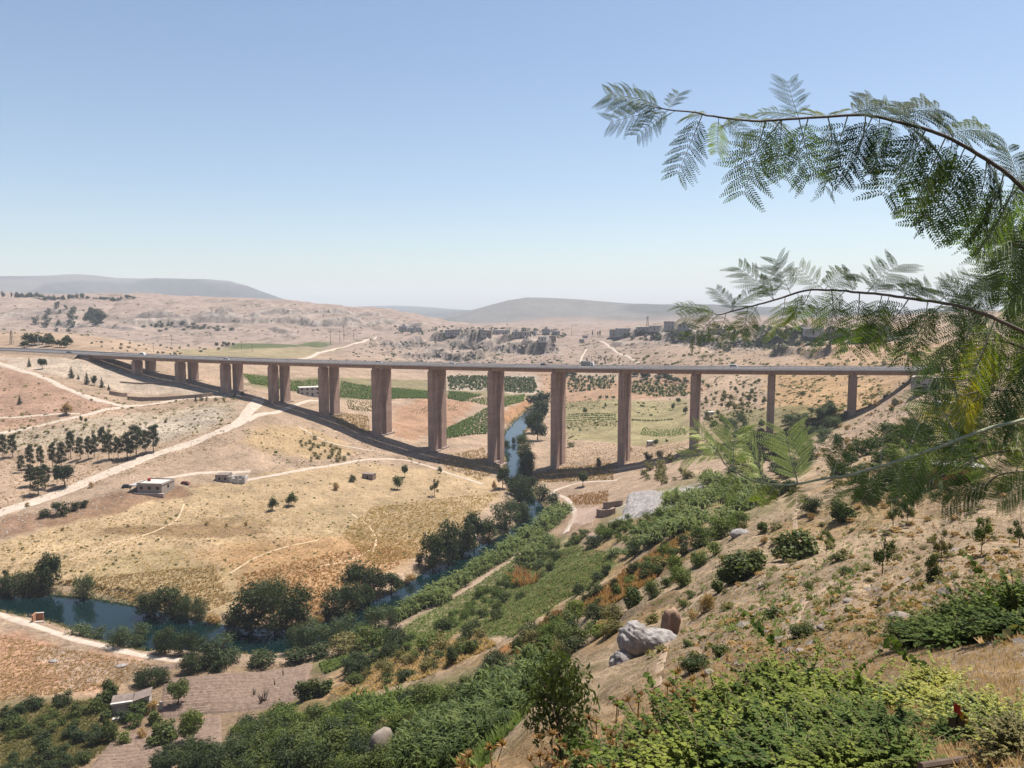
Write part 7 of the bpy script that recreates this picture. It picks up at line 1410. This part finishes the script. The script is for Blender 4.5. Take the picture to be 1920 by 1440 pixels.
# upper branch
UB = branch([(2010, 455, 3.3), (1920, 358, 3.1), (1880, 320, 3.05), (1830, 286, 3.0), (1760, 250, 2.95), (1690, 228, 2.9), (1610, 213, 2.85), (1500, 218, 2.8), (1410, 221, 2.75), (1340, 213, 2.7), (1300, 205, 2.65), (1235, 195, 2.6)], 0.0095, 0.002)
for u, ang, l, m, tl in [(1238, 173, 112, None, 10), (1238, 150, 84, None, -10), (1240, 207, 88, None, 5), (1252, 42, 44, None, 20), (1255, 214, 84, None, -20), (1272, 195, 56, 'mimosa_light', 50), (1322, 150, 60, 'mimosa_light', 45), (1318, 236, 108, None, 0), (1345, 255, 74, 'mimosa_light', 30), (1360, 305, 60, None, -20), (1395, 140, 50, 'mimosa_light', 50), (1400, 40, 54, None, 40), (1440, 20, 70, 'mimosa_light', 40), (1430, 246, 126, None, 0), (1462, 252, 112, None, 20), (1490, 262, 100, None, -15), (1460, 285, 90, None, 20),
                             (1505, 98, 74, None, 15), (1498, 128, 62, None, 20), (1535, 70, 62, 'mimosa_light', 50), (1530, 110, 50, 'mimosa_light', 55), (1565, 62, 54, 'mimosa_light', 45), (1595, 30, 112, None, 10), (1612, 52, 80, None, 25), (1670, 22, 118, None, 10), (1672, 4, 104, None, 20), (1690, 60, 70, None, 30), (1775, 14, 116, None, 10), (1760, 40, 70, None, 35), (1840, -20, 100, None, 20),
                             (1520, 250, 118, None, 10), (1555, 262, 112, None, -10), (1588, 248, 124, None, 10), (1615, 268, 96, None, 25), (1642, 248, 126, None, 0), (1655, 280, 80, None, 20), (1680, 238, 92, None, 30), (1700, 256, 108, None, 10), (1715, 275, 98, None, 30), (1735, 244, 110, None, -10), (1752, 262, 124, None, 10), (1775, 250, 128, None, 20), (1790, 284, 100, None, 30), (1810, 262, 130, None, 0), (1830, 245, 124, None, 20), (1850, 275, 130, None, 10), (1868, 240, 134, None, 10), (1885, 262, 130, None, 20), (1905, 250, 134, None, 0), (1915, 228, 120, None, 20), (1910, 60, 90, None, 20)]:
    if u > 1690 and ang > 180 and u % 4 == 0: continue
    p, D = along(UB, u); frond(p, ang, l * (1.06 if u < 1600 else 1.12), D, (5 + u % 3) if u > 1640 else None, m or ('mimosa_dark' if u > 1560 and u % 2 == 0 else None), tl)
# middle branch
MBr = branch([(2010, 662, 3.3), (1900, 612, 3.1), (1850, 590, 3.0), (1800, 576, 2.95), (1750, 567, 2.9), (1680, 556, 2.85), (1600, 547, 2.8), (1520, 545, 2.75), (1450, 565, 2.7), (1390, 581, 2.65), (1340, 592, 2.6)], 0.009, 0.002)
for u, ang, l, m, tl in [(1342, 172, 62, 'mimosa_light', 10), (1345, 125, 80, 'mimosa_light', 15), (1368, 68, 78, None, 10), (1380, 110, 66, None, 20), (1345, 225, 64, 'mimosa_light', 10), (1362, 255, 60, 'mimosa_light', 20), (1452, 132, 88, None, 10), (1446, 100, 70, None, 20), (1485, 96, 80, None, 5), (1545, 118, 60, 'mimosa_light', 30), (1548, 45, 86, None, 10), (1600, 70, 60, 'mimosa_light', 30), (1622, 32, 104, None, 15), (1640, 55, 60, None, 40), (1690, 10, 100, 'mimosa_light', 20), (1688, 28, 84, None, 30), (1760, 30, 84, None, 10), (1790, 160, 80, 'mimosa_light', 20), (1830, 120, 80, None, 15), (1850, 60, 90, None, 10),
                             (1400, 262, 74, 'mimosa_light', 15), (1418, 245, 66, 'mimosa_light', 20), (1470, 262, 82, 'mimosa_light', 20), (1500, 280, 66, 'mimosa_light', 25), (1525, 255, 80, None, 30), (1560, 268, 96, None, 10), (1585, 240, 92, None, 20), (1612, 250, 96, None, 0), (1648, 238, 96, 'mimosa_light', 10), (1672, 268, 110, None, 10), (1705, 246, 112, None, 20), (1735, 256, 118, None, 10), (1770, 240, 112, None, 20), (1800, 262, 124, None, 0), (1835, 248, 124, None, 10), (1868, 262, 120, 'mimosa_light', 20)]:
    p, D = along(MBr, u); frond(p, ang, l * 1.06, D, None, m, tl)
# lower branch
LB = branch([(2010, 770, 3.2), (1880, 795, 3.0), (1807, 818, 2.9), (1750, 840, 2.85), (1697, 858, 2.8), (1640, 878, 2.75), (1588, 891, 2.7), (1537, 899, 2.65), (1470, 908, 2.6), (1427, 904, 2.55), (1397, 895, 2.52), (1360, 873, 2.5), (1345, 848, 2.5)], 0.0075, 0.002, 'twig_pale')
for u, ang, l, m, tl in [(1347, 108, 62, 'mimosa_light', 5), (1350, 172, 66, 'mimosa_light', 10), (1356, 140, 60, 'mimosa_light', 15), (1378, 96, 74, 'mimosa_light', 20), (1432, 100, 92, 'mimosa_light', 0), (1425, 130, 60, None, 30), (1492, 104, 98, None, 5), (1500, 78, 84, None, 20), (1380, 255, 60, 'mimosa_light', 20), (1470, 268, 76, 'mimosa_light', 30), (1490, 290, 64, 'mimosa_light', 25), (1450, 250, 60, 'mimosa_light', 30), (1560, 60, 80, None, 20), (1590, 120, 70, None, 10), (1560, 265, 70, None, 10), (1610, 265, 80, None, 20), (1650, 100, 70, None, 20), (1650, 250, 84, None, 10), (1690, 265, 90, None, 10), (1700, 60, 80, None, 20), (1740, 255, 96, None, 10), (1745, 110, 80, None, 20), (1790, 262, 100, None, 10), (1800, 90, 90, None, 10), (1850, 250, 110, None, 10)]:
    pale = u < 1505 and 70 < ang < 180
    p, D = along(LB, u); frond(p, ang, l * 1.06, D, 8 + u % 2 if pale else None, 'mimosa_pale' if pale else m, tl)
# dense side branches along the right edge
for k, (pts, mm) in enumerate([([(2010, 540, 3.6), (1950, 480, 3.5), (1895, 450, 3.4)], None), ([(2020, 600, 3.9), (1940, 530, 3.8), (1880, 515, 3.7)], None), ([(2010, 690, 3.6), (1920, 655, 3.4), (1860, 640, 3.3), (1805, 650, 3.2)], None), ([(2010, 730, 3.9), (1920, 705, 3.8), (1870, 695, 3.7), (1815, 710, 3.6)], 'mimosa_light'), ([(2020, 790, 3.5), (1920, 740, 3.4), (1850, 735, 3.3), (1790, 750, 3.2)], None),
                                    ([(2020, 850, 3.9), (1920, 800, 3.8), (1850, 800, 3.7), (1800, 790, 3.6)], None), ([(2020, 880, 3.4), (1930, 850, 3.3), (1860, 855, 3.2), (1800, 880, 3.1), (1740, 905, 3.1)], None), ([(2030, 930, 3.7), (1940, 890, 3.6), (1880, 890, 3.5), (1850, 910, 3.5)], None), ([(1990, 440, 3.8), (1940, 420, 3.7), (1900, 430, 3.6)], None)]):
    B = branch(pts, 0.008, 0.002); n = max(7, int((2000 - pts[-1][0]) / 21))
    for j in range(n):
        t = (j + 0.5) / n; u = 1965 + (pts[-1][0] - 1965) * t; p, D = along(B, u)
        up = j % 2; ang = r_f.uniform(40, 150) if up else (r_f.uniform(215, 300) if k < 5 or k == 8 else r_f.uniform(150, 235))
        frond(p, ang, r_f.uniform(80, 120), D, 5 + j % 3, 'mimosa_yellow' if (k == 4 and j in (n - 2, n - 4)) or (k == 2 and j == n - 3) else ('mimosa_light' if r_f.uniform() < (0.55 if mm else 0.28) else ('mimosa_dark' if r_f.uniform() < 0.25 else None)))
    p, D = along(B, pts[-1][0]); frond(p, 185 + r_f.uniform(-25, 25), 100, D)
print('fronds', NF[0])

# ------------------------------------------------------------------ close plants: caper bushes, thistles, slender tree
M['caper'] = foliage('caper_leaves', (0.026, 0.052, 0.012), (0.165, 0.205, 0.048), 0.32, 0.75, 2.5, 0.2, 0.12)
M['caper_dark'] = foliage('dark_caper_leaves', (0.020, 0.044, 0.012), (0.10, 0.145, 0.038), 0.28, 0.75, 2.5, 0.2, 0.12)
M['caper_yellow'] = foliage('yellow_green_leaves', (0.10, 0.14, 0.02), (0.30, 0.30, 0.05), 0.35, 0.45, 2.5, 0.15, 0.35)
M['stem'] = simple('green_brown_stem', (0.16, 0.14, 0.07), 0.8, 0.2, 20, 0)
M['thistle'] = foliage('dry_thistle', (0.17, 0.10, 0.055), (0.34, 0.23, 0.13), 0.2, 0.85, 6, 0.2, 0.1)
def caper_mesh(seed, nst, lpl, lsz):
    r = np.random.default_rng(seed); g = MB(); P = []; Nn = []; 
    for k in range(nst):
        a = r.uniform(0, 6.283); el = math.asin(r.uniform(0.02, 1.0)); R = r.uniform(0.75, 1.08) if r.uniform() > 0.13 else r.uniform(1.1, 1.6)
        e = np.array([math.cos(a) * math.cos(el), math.sin(a) * math.cos(el), math.sin(el) * 0.95]) * R * 0.5 * np.array([1, 1, 1.9])
        m_ = e * 0.5 + np.array([0, 0, 0.16]) + r.normal(0, 0.03, 3); t = np.linspace(0, 1, 7)[:, None]; L = 2 * t * (1 - t) * m_ + t * t * e
        L = L + np.cumsum(r.normal(0, 0.008, L.shape), 0); g.tube(L, np.linspace(0.006, 0.002, 7), 3, False)
        tt = np.sort(r.uniform(0.12, 1.0, lpl) ** 0.6); q = 2 * (tt * (1 - tt))[:, None] * m_ + (tt * tt)[:, None] * e
        d = r.normal(size=(lpl, 3)); d[:, 2] = np.abs(d[:, 2]) * 0.6; d /= np.linalg.norm(d, axis=1, keepdims=True); P.append(q + d * lsz * 0.55); Nn.append(d * 0.7 + e / (np.linalg.norm(e) + 1e-6) * 0.5 + np.array([0, 0, 0.5]) + r.normal(0, 0.4, (lpl, 3)))
    P = np.concatenate(P); P[:, 2] = np.maximum(P[:, 2], 0.01); Nn = np.concatenate(Nn); n = len(P); Nn /= np.linalg.norm(Nn, axis=1, keepdims=True)
    A = np.cross(Nn, r.normal(size=(n, 3))); A /= np.linalg.norm(A, axis=1, keepdims=True); B = np.cross(Nn, A); s = (lsz * r.uniform(0.6, 1.25, n))[:, None]
    # rounded leaf of six corners with a folded midrib
    c = [(-0.5, 0), (-0.28, 0.38), (0.25, 0.42), (0.55, 0), (0.25, -0.42), (-0.28, -0.38)]
    V = np.stack([P + A * s * x + B * s * y + Nn * s * abs(y) * 0.35 for x, y in c], 1).reshape(-1, 3); b = np.arange(n)[:, None] * 6
    return new_mesh('foliage', V, np.concatenate([b + np.array([[0, 1, 2, 3]]), b + np.array([[0, 3, 4, 5]])]), M['caper']), g.mesh('stem', M['stem'])
CAP = [caper_mesh(k, 240, 32, 0.030) for k in range(3)]
r_g = np.random.default_rng(8)
def caper(u, vtop, Y, wpx, label, k, m=None, name='caper_bush', cat='caper bush', sink=0.03):
    a, s = ray(u, vtop); a = float(a); x = a * Y; z = float(height(x, Y)); h = max(0.25, float(s) * Y - z); w = wpx * Y / F
    r = empty(name, (x, Y, z - sink), r_g.uniform(0, 6.28), (w, w, h)); tag(r, label, cat)
    f = obj('foliage', withmat(CAP[k % 3][0], m) if m else CAP[k % 3][0], r); tag(f, kind='stuff'); s_ = obj('stem', CAP[k % 3][1], r); tag(s_, kind='stuff')
    return r
caper(1490, 1232, 8.2, 300, 'large light green caper mound at the top of the near thicket', 0)
caper(1365, 1268, 7.8, 290, 'light green caper mound left of the top one', 1)
caper(1600, 1262, 7.6, 260, 'light green caper mound right of the top one', 2)
caper(1270, 1322, 6.6, 290, 'caper mound sloping down at the left of the near thicket', 2)
caper(1420, 1306, 6.4, 340, 'dense caper mound in the middle of the near thicket', 1)
caper(1560, 1318, 6.2, 320, 'dense caper mound right of the middle of the near thicket', 0)
caper(1160, 1392, 5.6, 280, 'low caper mound at the left foot of the near thicket', 0, 'caper_dark')
caper(1330, 1372, 5.2, 360, 'broad caper mound at the bottom of the near thicket', 2)
caper(1500, 1384, 5.0, 340, 'dark leafy caper mound at the bottom middle', 1, 'caper_dark')
caper(1660, 1352, 5.9, 240, 'small caper mound beside the coloured wrapper', 0, 'caper_dark')
caper(1715, 1300, 7.4, 170, 'yellow green sprawling plant right of the near thicket', 1, 'caper_yellow', 'yellow_green_plant', 'plant')
caper(1760, 1262, 8.6, 150, 'yellow green shoots above the straw ledge', 2, 'caper_yellow', 'yellow_green_plant', 'plant')
caper(1850, 1330, 5.6, 230, 'bright yellow weedy plant at the right edge, upper', 0, 'caper_yellow', 'yellow_green_plant', 'plant')
caper(1905, 1372, 4.6, 200, 'bright yellow weedy plant at the lower right corner', 2, 'caper_yellow', 'yellow_green_plant', 'plant')
caper(1800, 1360, 5.0, 150, 'olive weedy plant behind the coloured wrapper', 1, 'caper_dark', 'weedy_plant', 'plant')
caper(1715, 1148, 17.5, 130, 'flat dark caper mound at the left end of the right thicket', 0, 'caper_dark')
caper(1780, 1130, 16.5, 160, 'dark caper mound in the right thicket, second', 1, 'caper_dark')
caper(1850, 1100, 15.5, 190, 'tall dark caper mound in the right thicket', 2, 'caper_dark')
caper(1800, 1160, 14.5, 170, 'front dark caper mound of the right thicket', 0, 'caper_dark')
caper(1915, 1072, 14.0, 210, 'dark caper mound at the right edge of the picture', 1, 'caper_dark')
caper(1905, 1140, 12.5, 180, 'lowest dark caper mound of the right thicket', 2, 'caper_dark')
caper(1680, 1412, 4.3, 230, 'dark caper mound below the coloured wrapper', 1, 'caper_dark')
caper(1590, 1425, 4.2, 260, 'low caper mound on the bottom edge left of the stick', 2)
caper(1925, 1425, 4.0, 220, 'olive weedy plant in the lower right corner', 0, 'leaf_olive', 'weedy_plant', 'plant')
caper(1790, 1318, 6.4, 150, 'yellow green plant above the coloured wrapper', 2, 'caper_yellow', 'yellow_green_plant', 'plant')
# long free shoots with round leaves
def shoot(pts, label, m='caper_dark', lpx=9, n=26):
    P = np.array([at_px(*p) for p in pts]); Q = smooth_line(P, 8); o0 = Q[0].copy(); r = empty('leafy_shoot', o0); tag(r, label, 'shoot')
    MB().tube(Q - o0, np.linspace(0.006, 0.002, len(Q)), 5).build('stem', M['stem'], r, smooth=True)
    D = P[0, 1]; s = lpx * D / F; t = np.linspace(0.06, 1, n) * (len(Q) - 1); C_ = np.stack([np.interp(t, np.arange(len(Q)), Q[:, k]) for k in range(3)], -1) - o0
    d = r_g.normal(size=(n, 3)); d /= np.linalg.norm(d, axis=1, keepdims=True); V, Fq = leaf_quads(C_ + d * s * 0.7, d + np.array([0, -0.5, 0.4]), s * 1.6, 0.8, r_g)
    obj('leaves', new_mesh('leaves', V, Fq, M[m]), r)
shoot([(1560, 1300, 7.4), (1500, 1240, 7.2), (1440, 1190, 7.0), (1392, 1148, 6.9)], 'long leafy shoot reaching up left from the near thicket', n=40)
shoot([(1600, 1290, 7.4), (1620, 1250, 7.3), (1650, 1225, 7.2), (1668, 1190, 7.2)], 'short leafy shoot rising from the top of the near thicket')
shoot([(1290, 1360, 6.2), (1240, 1310, 6.1), (1215, 1270, 6.0)], 'leafy shoot at the left of the near thicket')
shoot([(1180, 1430, 5.0), (1110, 1400, 4.9), (1060, 1385, 4.8)], 'leafy shoot creeping left along the bottom edge')
shoot([(1880, 1170, 13.0), (1850, 1090, 12.8), (1815, 1045, 12.6)], 'leafy shoot rising from the right thicket', lpx=8)
shoot([(1740, 1250, 9.0), (1700, 1230, 9.0), (1670, 1190, 9.0)], 'thin shoot beside the straw ledge')
# thistles
def thistle_meshes(seed):
    r = np.random.default_rng(seed); g = MB(); z = np.linspace(0, 1, 6); x = np.cumsum(r.normal(0, 0.02, 6)); y = np.cumsum(r.normal(0, 0.02, 6)); g.tube(np.stack([x, y, z], -1), np.linspace(0.012, 0.007, 6), 4)
    tops = [(x[-1], y[-1], 1.0)]
    for k in range(3):
        t = 0.45 + 0.14 * k; a = k * 2.2 + seed; b = np.array([np.interp(t, z, x), np.interp(t, z, y), t]); e = b + np.array([math.cos(a) * 0.16, math.sin(a) * 0.16, 0.24]); g.tube([b, (b + e) / 2 + np.array([0, 0, -0.02]), e], [0.007, 0.006, 0.005], 4); tops.append(tuple(e))
    P = []; 
    for t in np.linspace(0.05, 0.85, 11):
        a = r.uniform(0, 6.283); b = np.array([np.interp(t, z, x), np.interp(t, z, y), t]); d = np.array([math.cos(a), math.sin(a), r.uniform(-0.4, 0.5)]); P.append((b, d))
    lv = MB()
    for b, d in P:
        L = r.uniform(0.06, 0.13); c = np.cross(d, [0, 0, 1]); c /= np.linalg.norm(c); lv.add([b, b + d * L * .5 + c * .03, b + d * L + np.array([0, 0, -.05]), b + d * L * .5 - c * .03], [(0, 1, 2, 3)])
    hd = MB()
    for q in tops:
        q = np.array(q)
        for k in range(34):
            d = r.normal(size=3); d[2] = abs(d[2]) + 0.1; d /= np.linalg.norm(d); c = np.cross(d, r.normal(size=3)); c /= np.linalg.norm(c); L = r.uniform(0.05, 0.11)
            hd.add([q - c * 0.014, q + c * 0.014, q + d * L], T=[(0, 1, 2)])
    return g.mesh('stem', M['thistle']), lv.mesh('leaves', M['thistle']), hd.mesh('flower_head', M['thistle'])
THI = [thistle_meshes(k) for k in range(3)]
TH_ = [(1272, 1262, 9.5), (1296, 1272, 9.2), (1322, 1268, 9.0), (1250, 1284, 9.0), (1225, 1318, 7.6), (1262, 1330, 7.4), (1195, 1300, 8.4), (1160, 1320, 8.0), (1345, 1300, 8.6), (1120, 1350, 7.0), (1215, 1372, 6.0), (1175, 1398, 5.4), (1238, 1400, 5.6), (1100, 1412, 5.2), (1060, 1400, 5.6), (1010, 1410, 5.4), (1140, 1375, 6.4), (925, 1400, 5.0), (876, 1412, 4.8), (1036, 1372, 6.6), (1300, 1310, 7.6), (1330, 1325, 7.2)]
for k, (u, v, Y) in enumerate(sorted(TH_)):
    a, s = ray(u, v); x = float(a) * Y; z = float(height(x, Y)); h = max(0.35, float(s) * Y - z); hw = min(h, 0.9)
    r = empty('dry_thistle', (x, Y, z - 0.02), k * 1.7, (hw, hw, h)); tag(r, 'rusty dry thistle left of the near thicket, ' + ordinal(k, len(TH_)), 'thistle', 'dry thistles left of the near thicket')
    for nm, me in zip(('stem', 'leaves', 'flower_head'), THI[k % 3]):
        o_ = obj(nm, me, r)
        if nm != 'stem': tag(o_, kind='stuff')
# slender feathery tree below the boulder
p = hit(1052, 1425); q = px_per_m(p)
plant_at(p, 'willow', 175 / q, 245 / q, 60, 'slender feathery dark tree below the white boulder', None, 'leaf')
# coloured wrapper and a fallen stick on the ledge
M['wr_red'] = simple('red_foil', (0.42, 0.03, 0.02), 0.3, 0.05, 4, 0, 0.5); M['wr_yellow'] = simple('yellow_foil', (0.62, 0.42, 0.02), 0.3, 0.05, 4, 0, 0.5); M['wr_black'] = simple('black_foil', (0.015, 0.015, 0.015), 0.3, 0.05, 4, 0, 0.5)
Y = 4.6; a = float(ray(1800, 1352)[0]); wz = float(ray(1800, 1352)[1]) * Y; gz = float(height(a * Y, Y))
r = empty('wrapper', (a * Y, Y, max(gz + 0.12, wz + 0.02)), 0.3); tag(r, 'crumpled red, yellow and black foil wrapper caught in the weeds', 'wrapper')
for k, (m, x0, x1) in enumerate((('wr_red', -0.05, 0.03), ('wr_yellow', 0.0, 0.07), ('wr_black', -0.06, 0.06))):
    g = MB(); n = 6; z0, z1 = ((0.05, 0.11), (0.0, 0.05), (-0.07, 0.0))[k]; ps = []
    for i in range(n):
        for zz_ in (z0, z1): ps.append((x0 + (x1 - x0) * i / (n - 1), 0.012 * ((i * 7 + k) % 3), zz_ - 0.06 * i / (n - 1) * (1 if k < 2 else 0) + 0.004 * (i % 2)))
    b = [(x, y + 0.006, z) for x, y, z in ps]; g.add(ps + b, [(2 * i, 2 * i + 2, 2 * i + 3, 2 * i + 1) for i in range(n - 1)] + [(2 * n + 2 * i, 2 * n + 2 * i + 1, 2 * n + 2 * i + 3, 2 * n + 2 * i + 2) for i in range(n - 1)]); g.build(('red_panel', 'yellow_panel', 'black_panel')[k], M[m], r)
P = np.array([hit(1725, 1446), hit(1790, 1436), hit(1850, 1424)]) + np.array([0, 0, 0.03]); tag(MB().tube(P - P[0], [0.018, 0.02, 0.014], 6).build('stick', M['bark'], None, P[0]), 'brown fallen stick lying on the straw ledge', 'stick')

# ------------------------------------------------------------------ haze: one closed box of air round the whole valley
hz = MB(); hx = 16000
hz.box(-hx, hx, -60, 14200, float(Z2.min()) - 2.0, 330)
hm = bpy.data.materials.new('haze_air'); hm.use_nodes = True; hn = hm.node_tree
for n in list(hn.nodes):
    if n.type != 'OUTPUT_MATERIAL': hn.nodes.remove(n)
pv = hn.nodes.new('ShaderNodeVolumePrincipled'); pv.inputs['Color'].default_value = (0.85, 0.90, 1.0, 1); pv.inputs['Density'].default_value = HAZE; pv.inputs['Anisotropy'].default_value = 0.0
hn.links.new(pv.outputs[0], hn.nodes['Material Output'].inputs['Volume'])
hz_o = hz.build('haze', hm); tag(hz_o, 'thin pale summer haze over the valley', 'haze', kind='stuff')
